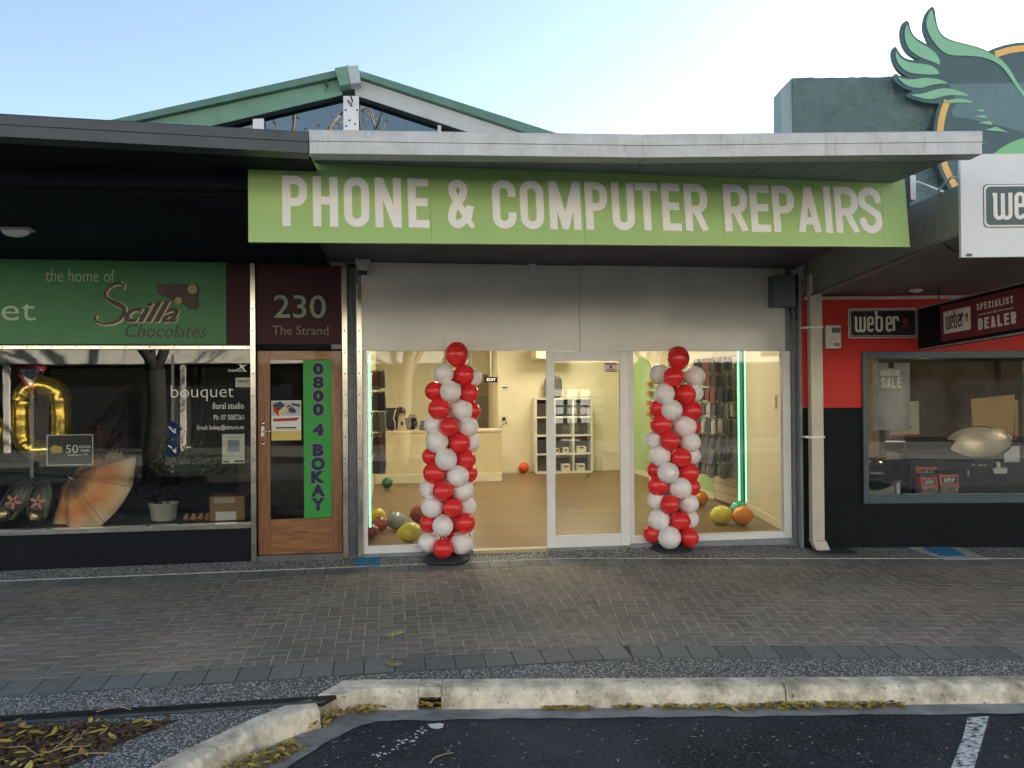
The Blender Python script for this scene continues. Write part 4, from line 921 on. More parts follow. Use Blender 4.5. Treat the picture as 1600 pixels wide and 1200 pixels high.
bx0 = onY(779, 640, 7.6).x
bk = MB().box(bx0, 4.80, 7.6, 7.7, 0, 2.75).build('back_wall', cream_wall, PS)
MB().box(bx0, 4.78, 7.585, 7.6, .006, .1).build('skirting', MAT['cream gloss paint'], bk)
MB().box(bx0 - .001, bx0 + .1, 7.7, 9.3, 0, 2.75).build('return_wall', cream_wall, PS)
MB().box(-.30, bx0 + .1, 9.3, 9.4, 0, 2.75).build('back_wall', cream_wall, PS)
dx_0, dx_1 = onY(744, 640, 9.28).x, onY(777, 640, 9.28).x
MB().box(dx_0, dx_1, 9.26, 9.30, 0, 2.02).build('back_door', mat('taupe door', (.26, .20, .12), .5, var=.2), PS)
MB().box(dx_0 - .02, dx_1 + .04, 9.24, 9.258, .8, 1.55).build('door_panel', mat('dark taupe door', (.17, .13, .09), .5, var=.2), PS)
MB().box(-.36, 5.0, .1, 9.4, 2.75, 2.85).build('ceiling', mat('white ceiling', (.75, .73, .66), .8), PS)
MB().box(-.4, 5.1, .25, 9.5, 3.3, 3.4).build('roof', gutter_dark, PS)
p0, p1 = onY(831, 551, 7.5), onY(851, 562, 7.5)
MB().box(p0.x, p1.x + .5, 7.1, 7.6, p1.z, p0.z + .1).build('wall_heater', MAT['cream gloss paint'], PS, .02)
for i, (x, y) in enumerate([(.9, 1.6), (3.3, 1.6), (.9, 4.2), (3.3, 4.2), (1.0, 7.0), (3.4, 6.4)]):
    t = thing('ceiling_light', 'flat square lit panel on the phone shop ceiling', 'ceiling light', (x, y, 2.72), 'lit ceiling panels in the phone shop')
    MB().box(x - .32, x + .32, y - .32, y + .32, 2.73, 2.749).build('frame', alu, t); MB().box(x - .3, x + .3, y - .3, y + .3, 2.722, 2.7295).build('diffuser', mat('lit diffuser', (.8, .8, .75), .5, emit=(1, .9, .68), es=5.2), t)
# green boards on the far side wall
def side_board(y0, y1, z1, rounded, name):
    pts = ([(y0, .1), (y1, .1)] + [(y1, z1 - (y1 - y0) / 2)] + arc((y0 + y1) / 2, z1 - (y1 - y0) / 2, (y1 - y0) / 2, (y1 - y0) / 2, 10, 170, 10) + [(y0, z1 - (y1 - y0) / 2)]) if rounded else [(y0, .1), (y1, .1), (y1, z1), (y0, z1)]
    return MB().loft([(4.799, y, z) for y, z in pts], [(4.775, y, z) for y, z in pts]).build(name, green_wall, PS)
side_board(5.75, 7.3, 2.28, True, 'arched_board'); side_board(3.10, 5.4, 2.04, False, 'green_board')
MB().box(4.765, 4.799, 3.09, 7.58, .006, .1).build('skirting', MAT['cream gloss paint'], PS)
# slat wall
slat_m = mat('cream slat board', (.62, .56, .40), .55, var=.05)
SW = MB().box(4.785, 4.799, 2.16, 3.08, .02, 2.45).build('slat_wall', mat('dark groove', (.05, .045, .035), .8), PS)
z = .03
while z < 2.4: MB().box(4.765, 4.786, 2.165, 3.075, z, z + .115).build('slat', slat_m, SW, .003); z += .123
# hanging packets
packs = [mat('packet %d' % i, c_, .3, var=.35, scale=9, coat=.3) for i, c_ in enumerate([(.02, .02, .025), (.03, .03, .04), (.05, .05, .06), (.16, .04, .035), (.06, .07, .10), (.35, .33, .30), (.10, .085, .06), (.02, .03, .05), (.22, .20, .17)])]
pk = random.Random(4)
def packet_mesh(wd, ht, th):
    m_ = MB(); m_.box(-th / 2, th / 2, -wd / 2, wd / 2, -ht, -.03); m_.box(-.002, .002, -wd * .45, wd * .45, -.03, -.008); m_.box(-.002, .002, -wd * .45, -.008, -.008, .012); m_.box(-.002, .002, .008, wd * .45, -.008, .012); m_.box(-.002, .002, -wd * .45, wd * .45, .012, .018)
    me = m_.mesh('packet'); return me
base_me = [packet_mesh(.075, .185, .022), packet_mesh(.085, .2, .026), packet_mesh(.07, .165, .02)]
PM = {}
def hang(x, y, z, ry, lab, grp, mi, si, name='phone_case_packet', rz=0.):
    if (mi, si) not in PM: me = base_me[si].copy(); me.materials.append(packs[mi]); PM[mi, si] = me
    o = bpy.data.objects.new(name, PM[mi, si]); COL.objects.link(o); o.location = (x, y, z); o.rotation_euler = (pk.uniform(-.05, .05), ry, rz + pk.uniform(-.15, .15)); tag(o, lab, 'packet', grp)
ordn = ['top', 'second', 'third', 'fourth', 'fifth', 'sixth', 'seventh', 'eighth']
hook_m = mat('hook wire', (.6, .58, .5), .3, metal=.8)
for r_, py in enumerate([562, 585, 607, 630, 654, 677, 700, 722]):
    zz = onY(1130, py, 2.55).z; hb = MB()
    for k in range(5):
        yy = 2.24 + k * .17
        hb.tube([(4.765, yy, zz + .01), (4.36, yy, zz + .012), (4.355, yy, zz + .03)], .003, 5)
        for d in range(4):
            hang(4.40 + d * .085 + pk.uniform(0, .02), yy, zz, pk.uniform(-.06, .06) + (.22 if r_ >= 5 else 0), 'packet hanging in the %s row of the slatted wall display' % ordn[r_], '%s row of packets on slatted wall' % ordn[r_], pk.choice([0, 1, 2, 2, 3, 4, 7, 6]) if r_ not in (3, 4) else pk.choice([5, 8, 5, 2, 4]), pk.randrange(3), rz=pk.uniform(.1, .5))
    o = hb.build('hooks', hook_m, SW); o['kind'] = 'stuff'
# rack by the window on the other side
RK = MB().box(-.300, -.285, .75, 2.0, .3, 2.0).build('display_panel', slat_m, PS)
for r_, py in enumerate([585, 617, 650, 684, 713]):
    zz = onY(590, py, 1.3).z + .02; hb = MB()
    for k in range(6):
        yy = .9 + k * .15; hb.tube([(-.285, yy, zz + .01), (-.06, yy, zz + .012), (-.055, yy, zz + .03)], .003, 5)
        for d in range(2): hang(-.10 - d * .07, yy, zz, 0, 'packet hanging in the %s row beside the green light strip window' % ordn[r_], '%s row of packets by the window jamb' % ordn[r_], pk.choice([0, 2, 3, 4, 6, 8, 0]), pk.randrange(3), rz=1.1)
    o = hb.build('hooks', hook_m, RK); o['kind'] = 'stuff'
# light strips
led = mat('green light strip', (.3, .9, .5), .4, emit=(.25, 1, .52), es=.62); ledc = mat('light strip channel', (.02, .16, .06), .4, emit=(.0, .35, .1), es=.25)
def strip(lab, x, y, z0, z1, ch=True, wd=.012):
    t = thing('light_strip', lab, 'light strip', (x, y, z0)); MB().box(x - wd, x + wd, y + .008, y + .014, z0, z1).build('channel', ledc, t); m_ = MB(); z_ = z0
    while z_ < z1 - .012: m_.box(x - wd * .8, x + wd * .8, y, y + .0078, z_, z_ + .013); z_ += .02
    o_ = m_.build('diodes', led, t); o_['kind'] = 'stuff'
strip('green light strip inside the window jamb beside the steel trim', -.218, .16, .25, 2.06)
strip('green light strip on the edge of the slatted wall', 4.735, 2.13, .12, 2.6)
strip('second green light strip on the beige wall next to slatted wall', 4.775, 2.0, .12, 2.6, wd=.012)
MB().box(4.757, 4.764, 2.05, 2.14, .01, 2.6).build('corner_trim', mat('dark green trim', (.01, .09, .04), .4), PS)

# ---- furniture
lam = mat('cream laminate', (.66, .57, .36), .45, var=.04)
CT = thing('reception_counter', 'long cream reception counter at the back of the phone shop', 'counter', (.85, 6.5, 0))
MB().box(-.29, 2.0, 6.2, 6.8, .11, .90).build('front', lam, CT, .004); MB().box(-.295, 2.02, 6.18, 6.85, .901, .945).build('top', mat('pale counter top', (.68, .6, .42), .35), CT, .006); MB().box(-.29, 2.0, 6.17, 6.198, .008, .16).build('kick_board', MAT['cream gloss paint'], CT)
SH = thing('cube_shelf', 'white cube shelving unit against the back wall seen through the door', 'shelf', (3.5, 7.4, 0))
sx0, sx1, sz1 = onY(838, 700, 7.25).x, onY(925, 700, 7.25).x, onY(880, 623, 7.25).z; shw = mat('white shelf board', (.70, .68, .58), .5, var=.03)
nc, nr = 3, 4; cw = (sx1 - sx0) / nc; rh = (sz1 - .02) / nr
for k in range(nc + 1): MB().box(sx0 + k * cw - .018, sx0 + k * cw + .018, 7.25, 7.59, .02, sz1).build('upright', shw, SH)
for k in range(nr + 1): MB().box(sx0 + .018, sx1 - .018, 7.252, 7.588, .02 + k * rh - .016, .02 + k * rh + .016).build('board', shw, SH)
MB().box(sx0, sx1, 7.575, 7.584, .04, sz1).build('back_panel', mat('grey back panel', (.16, .15, .13), .7), SH)
def shelf_item(name, lab, cat, col_, row, fx, w_, h_, mt_, extra=None):
    x = sx0 + (col_ + fx) * cw; z_ = .02 + row * rh + .0165; t = thing(name, lab, cat, (x, 7.36, z_)); MB().box(x - w_ / 2, x + w_ / 2, 7.28, 7.44, z_, z_ + h_).build('body', mt_, t, .012)
    if extra: extra(t, x, z_)
hole_ = lambda t, x, z_: MB().box(x - .05, x + .05, 7.276, 7.279, z_ + .09, z_ + .115).build('hand_hole', black, t)
binm = mat('cream storage box', (.66, .6, .44), .6)
shelf_item('storage_box', 'cream box with hand hole in the bottom middle shelf cube', 'box', 1, 0, .6, .18, .15, binm, hole_)
shelf_item('storage_box', 'cream box with hand hole in the bottom end shelf cube', 'box', 2, 0, .4, .18, .15, binm, hole_)
shelf_item('storage_box', 'cream box with hand hole in the end shelf cube one up', 'box', 2, 1, .45, .2, .13, binm, hole_)
def lens(t, x, z_): m_ = MB(); m_.lathe([(0, 0), (.025, 0), (.02, .006), (0, .008)], (0, 0, 0), 14); m_.v = [Vector((x + v.x, 7.279 - v.z, z_ + .06 + v.y)) for v in m_.v]; m_.build('lens', black, t)
shelf_item('small_camera', 'small pale camera box in the middle shelf cube one up', 'camera', 1, 1, .62, .11, .11, binm, lens)
shelf_item('small_camera', 'smaller pale camera box near the cube divider behind door stile', 'camera', 1, 1, .16, .08, .09, binm, lens)
darkc = mat('dark box', (.03, .032, .04), .5, var=.4, scale=12)
shelf_item('dark_carton', 'dark carton in the shelf cube left of the door stile', 'box', 0, 1, .45, .28, .27, darkc); shelf_item('dark_carton', 'dark brown carton high in the shelf left of the door', 'box', 0, 3, .4, .25, .25, mat('brown box', (.06, .03, .025), .6, var=.3)); shelf_item('dark_carton', 'dark carton in the upper middle shelf cube', 'box', 1, 3, .5, .26, .22, darkc); shelf_item('dark_carton', 'grey carton in the upper end shelf cube', 'box', 2, 3, .35, .2, .26, mat('grey box', (.14, .13, .1), .6, var=.3))
# suitcase on the shelf
x = onY(867, 600, 7.4).x; t = thing('backpack', 'grey rounded backpack standing on top of the cube shelf', 'bag', (x, 7.4, sz1 + .036)); bagm = mat('grey fabric', (.12, .115, .095), .85, var=.3, scale=30)
MB().box(x - .21, x + .14, 7.3, 7.5, sz1 + .018, sz1 + .44).build('body', bagm, t, .08, 4); MB().box(x - .15, x + .09, 7.27, 7.3, sz1 + .05, sz1 + .24).build('pocket', bagm, t, .03, 3); MB().tube([(x - .08, 7.4, sz1 + .43), (x - .05, 7.4, sz1 + .47), (x, 7.4, sz1 + .47), (x + .03, 7.4, sz1 + .43)], .012, 6).build('handle', bagm, t)
# exit sign, plate, socket
x0, x1, z0, z1 = box_px(757, 589, 777.5, 597.5, 7.72); t = thing('exit_sign', 'small black EXIT sign above the back doorway', 'sign', ((x0 + x1) / 2, 7.72, z0)); MB().box((x0 + x1) / 2 - .01, (x0 + x1) / 2 + .01, 7.74, 7.76, z1, 2.75).build('hanger', alu, t); MB().box(x0, x1, 7.72, 7.78, z0, z1).build('box', black, t)
mb = MB(); text(mb, 'EXIT', x0 + .05, x1 - .04, z0 + .03, z1 - .03, 7.716, .003, bold=.02); mb.build('lettering', mat('lit white lettering', (.8, .8, .8), .5, emit=(1, 1, 1), es=.12), t)
x0, x1, z0, z1 = box_px(783, 603, 796, 608.5, 7.59); t = thing('name_plate', 'small white plate on the cream wall beside the exit sign', 'sign', ((x0 + x1) / 2, 7.59, z0)); MB().box(x0, x1, 7.59, 7.598, z0, z1).build('plate', white, t); MB().box(x0 + .02, x1 - .04, 7.587, 7.5895, z0 + .025, z1 - .02).build('print', black, t)
p = onY(787, 654, 7.59); t = thing('wall_socket', 'wall socket with plugged black cable above the counter end', 'socket', p); MB().box(p.x - .05, p.x + .05, 7.585, 7.599, p.z - .035, p.z + .035).build('plate', MAT['cream gloss paint'], t); MB().box(p.x - .02, p.x + .03, 7.54, 7.585, p.z - .03, p.z + .03).build('plug', black, t)
MB().tube([(p.x + .02, 7.55, p.z - .02), (p.x + .05, 7.5, p.z - .1), (p.x - .02, 7.45, p.z - .1), (p.x - .10, 7.4, p.z - .18), (p.x - .12, 7.4, p.z - .3)], .006, 6).build('cable', black, t)
# counter things
def oc(px, y=6.4): v = onY(px, 670, y); return v.x
x = (oc(604) + oc(621)) / 2; t = thing('monitor', 'black monitor turned away on the reception counter', 'monitor', (x, 6.4, .946)); MB().box(x - .12, x + .12, 6.38, 6.41, 1.0, 1.36).build('screen', black, t, .006); MB().box(x - .02, x + .02, 6.41, 6.44, .96, 1.2).build('stand', black, t); MB().box(x - .1, x + .1, 6.36, 6.5, .9465, .96).build('foot', black, t)
x = oc(628); t = thing('tissue_box', 'tapered pale box with dark oval hole on the counter', 'box', (x, 6.3, .946)); MB().loft([(x - .085, 6.24, .9465), (x + .085, 6.24, .9465), (x + .085, 6.34, .9465), (x - .085, 6.34, .9465)], [(x - .065, 6.26, 1.2), (x + .05, 6.26, 1.2), (x + .05, 6.32, 1.2), (x - .065, 6.32, 1.2)]).build('carton', mat('pale khaki card', (.45, .4, .24), .7), t, .004)
m_ = MB(); m_.ell((x, 6.2495, 1.075), (.03, .004, .045), 16, 8); m_.build('hole', black, t)
bush('counter_plant', 'small dark green plant on the counter beside the tapered box', Vector((oc(644), 6.4, 1.1)), .13, .15, 150, mat('dark green leaf', (.03, .055, .025), .45, var=.5, scale=9), (.05, .09), 8)
x = oc(661); t = thing('desk_phone', 'small dark card terminal standing on the counter', 'terminal', (x, 6.3, .946)); MB().loft([(x - .07, 6.24, .9465), (x + .05, 6.24, .9465), (x + .05, 6.4, .9465), (x - .07, 6.4, .9465)], [(x - .045, 6.3, 1.12), (x + .05, 6.3, 1.12), (x + .05, 6.36, 1.12), (x - .045, 6.36, 1.12)]).build('body', mat('dark plastic', (.035, .035, .04), .4), t, .008); MB().box(x - .03, x + .035, 6.262, 6.27, 1.02, 1.09).build('screen', mat('grey screen', (.1, .12, .13), .2), t)
x = oc(619); t = thing('stand_cable', 'white looped cable standing on the counter edge', 'cable', (x, 6.2, .946)); MB().tube([(x - .02, 6.22, .95), (x - .02, 6.21, 1.1), (x - .05, 6.21, 1.17), (x - .02, 6.21, 1.28), (x, 6.21, 1.34)], .008, 6).build('cable', white, t); MB().lathe([(.03, 0), (.03, .008), (.01, .015), (0, .015)], (x - .02, 6.22, .9465), 14).build('foot', white, t)
# small things on the green board and reception lettering on counter front
for k, py in enumerate([598, 613, 628, 645]):
    p = onP(1016, py, Vector((4.74, 5.9, 0)), Vector((1, 0, 0))); t = thing('small_packet', 'tiny orange packet pegged on the arched green board', 'packet', p, 'orange packets on the arched board'); MB().box(4.70, 4.774, p.y - .05, p.y + .1, p.z - .07, p.z + .02).build('bag', mat('orange packet', (.4, .18, .06), .5, var=.4, scale=30), t)
# person bent over behind the counter
def skin_person():
    c = Vector((oc(627, 6.95), 6.95, 0)); P = {}; E_ = []
    def v(nm, x_, y_, z_, r_, par=None): P[nm] = (Vector((c.x + x_, c.y + y_, z_)), r_, par)
    v('pel', 0, .12, .62, .145); v('sp', 0, .07, .82, .135, 'pel'); v('ch', .01, -.02, 1.02, .145, 'sp'); v('nk', .0, -.12, 1.14, .06, 'ch')
    for sgn, s in ((-1, 'l'), (1, 'r')):
        v(s + 'sh', sgn * .17, -.03, 1.07, .07, 'ch'); v(s + 'el', sgn * .25, -.17, .985, .047, s + 'sh'); v(s + 'wr', sgn * .12, -.36, 1.0, .03, s + 'el'); v(s + 'pm', sgn * .09, -.43, 1.0, .034, s + 'wr')
        for k in range(4): v(s + 'f%d' % k, sgn * (.065 + k * .018), -.48, .99, .0095, s + 'pm'); v(s + 'g%d' % k, sgn * (.06 + k * .016), -.51, .972 - .003 * k, .008, s + 'f%d' % k)
        v(s + 't', sgn * .045, -.44, .985, .01, s + 'pm')
        v(s + 'hip', sgn * .1, .08, .58, .10, 'pel'); v(s + 'kn', sgn * .13, -.22, .52, .065, s + 'hip'); v(s + 'an', sgn * .13, -.12, .09, .045, s + 'kn'); v(s + 'to', sgn * .14, -.28, .04, .035, s + 'an')
    names = list(P); me = bpy.data.meshes.new('person'); me.from_pydata([P[k][0] for k in names], [(names.index(P[k][2]), names.index(k)) for k in names if P[k][2]], [])
    o_ = bpy.data.objects.new('person', me); COL.objects.link(o_); md = o_.modifiers.new('skin', 'SKIN'); sk = me.skin_vertices[0].data
    for i, k in enumerate(names): sk[i].radius = (P[k][1], P[k][1]); sk[i].use_root = (k == 'pel')
    md.use_smooth_shade = True; ss = o_.modifiers.new('sub', 'SUBSURF'); ss.levels = 1; ss.render_levels = 1
    me.materials.append(mat('black cloth', (.014, .014, .018), .85, var=.3, scale=20))
    tag(o_, 'person in black with dark hair bent over behind the reception counter', 'person')
    LOC[o_.name] = Vector(); h = Vector((c.x - .005, c.y - .2, 1.235))
    skinm = mat('skin', (.48, .30, .2), .5, var=.06, sss=.1)
    T_ = Matrix.Translation(h) @ Matrix.Rotation(.85, 4, 'X'); hd_ = MB(T_); hd_.ell((0, 0, 0), (.078, .095, .115), 18, 14, .25); hd_.ell((0, -.098, -.015), (.014, .018, .022), 8, 6); hd_.ell((-.08, .0, -.01), (.012, .022, .03), 8, 6); hd_.ell((.08, 0, -.01), (.012, .022, .03), 8, 6); hd_.build('head', skinm, o_)
    fm = MB(T_); fm.ell((-.03, -.083, .005), (.012, .008, .008), 8, 6); fm.ell((.03, -.083, .005), (.012, .008, .008), 8, 6); fm.ell((0, -.083, -.055), (.022, .008, .006), 8, 6); fm.build('face_features', mat('dark features', (.08, .03, .025), .5), o_)
    hr = MB(T_); hr.ell((0, .022, .03), (.092, .095, .112), 18, 14, .1); hr.build('hair', mat('dark hair', (.012, .01, .009), .45, var=.3, stretch=(30, 30, 3)), o_)
    m_ = MB()
    for sgn in (-1, 1): m_.tube([Vector((c.x + sgn * .135, c.y - .34, 1.0)), Vector((c.x + sgn * .125, c.y - .355, 1.0))], .037, 10)
    m_.build('cuff', mat('grey cuff', (.2, .2, .2), .8), o_)
    MB().lathe([(.19, 0), (.19, .05), (.17, .06), (0, .06)], (c.x, c.y + .1, .45), 20)
    st = thing('stool', 'round black stool behind the reception counter', 'stool', (c.x, c.y + .08, .006)); MB().lathe([(0, .0), (.19, 0), (.2, .03), (.18, .06), (0, .06)], (c.x, c.y + .08, .43), 20).build('seat', black, st); MB().lathe([(.02, .02), (.02, .43)], (c.x, c.y + .08, 0), 10).build('stem', chrome, st); MB().lathe([(0, .0), (.2, .0), (.19, .015), (.03, .03), (0, .03)], (c.x, c.y + .08, .006), 20).build('base', chrome, st)
skin_person()

# ---- canopy of the phone shop
rb0, rb1 = Vector((4.42, .0)), Vector((3.79, -2.86))
cs = [-.62, onZ(661, 400, 2.97).x, onZ(849, 402, 2.97).x, 2.9]
CP = MB().box(-.6, 3.7, -2.84, -2.80, 2.75, 3.14).build('canopy', grey_soffit, PS)
for k in range(3): MB().slab([(cs[k] + .002, .0), (cs[k + 1] - .002, .0), (cs[k + 1] - .002, -2.79), (cs[k] + .002, -2.79)], 2.99, .02).build('soffit_sheet', grey_soffit, CP)
MB().slab([(cs[3] + .002, .0), tuple(rb0), tuple(rb1 + Vector((.015, .07))), (cs[3] + .002, -2.79)], 2.99, .02).build('soffit_sheet', grey_soffit, CP)
MB().box(xl, xr, -.03, -.008, zf1 + .012, 2.97).build('shadow_gap', black, PS)
gp = [onZ(483.5, 239.5, 3.06), onZ(1005, 246, 3.06), onZ(1535, 240.5, 3.06)]
gal = mat('weathered galvanised gutter', (.46, .48, .51), .45, metal=.15, var=.16, scale=7, rvar=.1)
n, l, b = nodes_of(gal)
tc = n.new('ShaderNodeTexCoord'); mp = n.new('ShaderNodeMapping'); mp.inputs['Scale'].default_value = (14, 14, 2.5); l.new(tc.outputs['Object'], mp.inputs[0]); nz = n.new('ShaderNodeTexNoise'); nz.inputs['Scale'].default_value = 2; nz.inputs['Detail'].default_value = 8; l.new(mp.outputs[0], nz.inputs[0])
rp = n.new('ShaderNodeValToRGB'); rp.color_ramp.elements[0].position = .28; rp.color_ramp.elements[0].color = (.8, .79, .77, 1); rp.color_ramp.elements[1].position = .42; rp.color_ramp.elements[1].color = (1, 1, 1, 1); l.new(nz.outputs[0], rp.inputs[0])
mx = n.new('ShaderNodeMix'); mx.data_type = 'RGBA'; mx.blend_type = 'MULTIPLY'; mx.inputs[0].default_value = 1; src = b.inputs['Base Color'].links[0].from_socket; l.new(src, mx.inputs[6]); l.new(rp.outputs[0], mx.inputs[7]); l.new(mx.outputs[2], b.inputs['Base Color'])
for a, c in ((gp[0], gp[1]), (gp[1], gp[2])): gutter_geo(a, c - (c - a).normalized() * .002, .14).build('gutter', gal, CP)
sfb = mat('soffit board paint', (.20, .235, .25), .6, var=.1)
for k in range(26):       # boards between gutter and sign
    xa, xb = -.48 + k * .165, -.48 + k * .165 + .161
    def yg(x_): 
        a, c = (gp[0], gp[1]) if x_ < gp[1].x else (gp[1], gp[2]); return a.y + (c.y - a.y) * (x_ - a.x) / (c.x - a.x) + .11
    if xb > 3.8: break
    MB().slab([(xa, -2.84), (xb, -2.84), (xb, yg(xb)), (xa, yg(xa))], 3.16, .012).build('soffit_board', sfb, CP)
MB().loft([(-.5, gp[0].y + .05, 3.17), (gp[1].x, gp[1].y + .05, 3.17), (gp[2].x - .01, gp[2].y + .05, 3.17), (4.4, .2, 3.33), (-.5, .2, 3.33)], [(-.5, gp[0].y + .05, 3.18), (gp[1].x, gp[1].y + .05, 3.18), (gp[2].x - .01, gp[2].y + .05, 3.18), (4.4, .2, 3.345), (-.5, .2, 3.345)]).build('roof_sheet', gal, CP)
# wedge housing and meter box
p0, p1 = onY(553, 402, -.12), onY(580, 424, -.12); t = thing('floodlight', 'pale wedge floodlight housing above the steel trim under the canopy', 'light', (p0.x, -.1, p1.z))
mb = MB(); mb.loft([(p0.x, -.2, p0.z), (p1.x, -.2, p0.z), (p1.x - .035, -.2, p1.z), (p0.x + .045, -.2, p1.z)], [(p0.x, .0, p0.z), (p1.x, .0, p0.z), (p1.x - .035, .0, p1.z), (p0.x + .045, .0, p1.z)]); mb.build('housing', mat('pale grey plastic', (.45, .46, .47), .5), t, .006); MB().box(p0.x + .04, p1.x - .04, -.17, -.02, p1.z - .03, p1.z).build('lens', darkc, t)
MB().box(onY(828, 408, -.12).x, onY(838, 408, -.12).x, -.1, -.05, onY(830, 418, -.1).z, onY(830, 409, -.1).z).build('bracket', alu, PS)
x0, x1, z0, z1 = box_px(1204, 432, 1238, 480, -.12); t = thing('meter_box', 'dark grey meter box with cables beside the cladding under the canopy', 'box', ((x0 + x1) / 2, -.1, z0)); MB().box(x0, x1, -.2, -.052, z0, z1).build('housing', mat('dark grey box', (.13, .145, .17), .6, var=.1), t, .01)
MB().tube([(x1 + .02, -.06, z1), (x1 + .03, -.07, z1 - .25), (x1 + .05, -.08, z0 - .2), (x1 + .05, -.07, z0 - .6)], .012, 8).build('conduit', pil_m, t); MB().tube([(x1 - .03, -.1, z0), (x1 - .02, -.12, z0 - .1), (x1 + .04, -.12, z0 - .14), (x1 + .1, -.1, z0 + .05), (x1 + .12, -.1, z0 + .3)], .006, 6).build('cable', black, t)
# ---- main sign
SN = thing('shop_sign', 'long light green fascia sign hung below the grey gutter', 'sign', (1.45, -2.9, 2.62))
lime = mat('lime green sign sheet', (.32, .52, .18), .42, var=.06, scale=.9, rvar=.06); n, l, b = nodes_of(lime)
c00, c01, c10, c11 = onY(388, 378.5, -2.9), onY(388, 247, -2.9), onY(1420, 386, -2.9), onY(1410.5, 272, -2.9)
sm = [388, 672, 911, 1127, 1378, 1416]
def sgx(px): return onY(px, 320, -2.9).x
def zb(x_): return c00.z + (c10.z - c00.z) * (x_ - c00.x) / (c10.x - c00.x)
def zt2(x_): return c01.z + (c11.z - c01.z) * (x_ - c01.x) / (c11.x - c01.x)
for k in range(5):
    a, c = sgx(sm[k]) + (.0009 if k else 0), sgx(sm[k + 1]) - .0009; lean = (lambda px: (px - 388) / 1032 * .04)
    la, lc = lean(sm[k]), lean(sm[k + 1])
    MB().prism([(a + la * .6, zb(a)), (c + lc * .6, zb(c)), (c - lc * .4, zt2(c)), (a - la * .4, zt2(a))], -2.905, -2.87).build('panel', lime, SN)
    MB().prism([(a + la * .6, zb(a) + .0), (c + lc * .6, zb(c)), (c + lc * .6, zb(c) + .006), (a + la * .6, zb(a) + .006)], -2.912, -2.9055).build('edge_strip', mat('pale green edge', (.45, .6, .25), .4), SN)
lett = mat('white sign lettering', (.83, .845, .88), .45, var=.04, scale=3)
Ls = [('P', 441, 480), ('H', 489, 528), ('O', 537.5, 577), ('N', 586, 627), ('E', 637.5, 670.5), ('&', 699, 741), ('C', 769, 806), ('O', 812.5, 849.5), ('M', 858, 907), ('P', 914.5, 949), ('U', 956, 991), ('T', 993, 1028), ('E', 1034, 1063), ('R', 1069.5, 1105.5), ('R', 1131, 1167.5), ('E', 1172, 1202.5), ('P', 1207, 1241), ('A', 1245.5, 1281), ('I', 1283, 1303), ('R', 1304, 1341), ('S', 1341.5, 1377)]
for ch, a, c in Ls:
    tt = (a - 441) / 936; top, bot = 275 + tt * 18.5, 353.5 + tt * 11.5
    p0, p1 = onY((a + c) / 2, bot, -2.905), onY((a + c) / 2, top, -2.905); x0, x1 = onY(a, 320, -2.905).x, onY(c, 320, -2.905).x; H_ = p1.z - p0.z; lean_ = (a - 388) / 1032 * .03
    wd_ = (x1 - x0) / H_
    if ch == 'I': wd_ = .21; xc = (x0 + x1) / 2; x0 = xc - .105 * H_
    V, F_ = union(glyph(ch, wd_)); mb = MB(); raised(mb, [(x0 + v[0] * H_ - (v[1] - .5) * lean_, p0.z + v[1] * H_) for v in V], F_, -2.9085, .0032); mb.build('letter', lett, SN)
p = onY(1425, 274, -2.86); q = onY(1428, 313, -2.86)
MB().box(p.x - .02, p.x + .025, -2.87, -2.80, q.z, p.z).build('bracket', alu, SN, .003); MB().box(c11.x + .005, p.x - .02, -2.86, -2.82, q.z - .05, p.z - .0).build('frame', mat('dark blue frame', (.03, .05, .08), .5), SN)
a = onY(1433, 284, -2.84); MB().tube([a, a + U3 * .45 + Vector((0, .35, .0))], .009, 6).build('stay_rod', alu, SN)

# ================================================================== GABLED BUILDING BEHIND
GY = .5
roofg = mat('green roof steel', (.075, .17, .135), .45, var=.15, scale=5); bargeg = mat('green barge board', (.13, .26, .19), .5, var=.12, scale=5); bargew = mat('grey barge board', (.40, .42, .43), .5, var=.1, scale=5)
GB = thing('gabled_building', 'building with shallow green gabled roof and glazed gable end above the canopies', 'building', (-.4, GY, 0))
def gpx(pts, Y=GY): return [(onY(x, y, Y).x, onY(x, y, Y).z) for x, y in pts]
MB().prism(gpx([(100, 211.5), (195, 190), (533, 115), (545, 108.5), (552, 116), (545, 123), (240, 190), (145, 211)]), GY - .12, 7).build('roof', roofg, GB)
MB().prism(gpx([(547, 117), (563, 117), (862, 212), (930, 233), (890, 233), (822, 212.5), (563, 127), (548, 122)]), GY - .12, 7).build('roof', roofg, GB)
MB().prism(gpx([(240, 190.5), (535, 126), (535, 151), (345, 196), (250, 218), (130, 216)]), GY - .05, GY).build('barge_board', bargeg, GB)
MB().prism(gpx([(555, 127), (563, 128), (822, 213.5), (890, 235), (800, 230), (735, 210), (555, 151)]), GY - .05, GY).build('barge_board', bargew, GB)
MB().prism(gpx([(525, 119), (543, 116), (548, 143), (533, 146)]), GY - .22, GY - .052).build('ridge_box', bargeg, GB); MB().prism(gpx([(544, 116), (561, 115), (565, 141), (549, 143)]), GY - .22, GY - .052).build('ridge_box', bargew, GB)
MB().prism(gpx([(345, 196.5), (535, 151.5), (535, 156), (365, 197), (340, 204)]), GY - .03, GY - .001).build('glazing_bar', canopy_dark, GB); MB().prism(gpx([(556, 151.5), (735, 210.5), (720, 211), (556, 157)]), GY - .03, GY - .001).build('glazing_bar', canopy_dark, GB)
post = mat('white post', (.66, .66, .68), .5, var=.06)
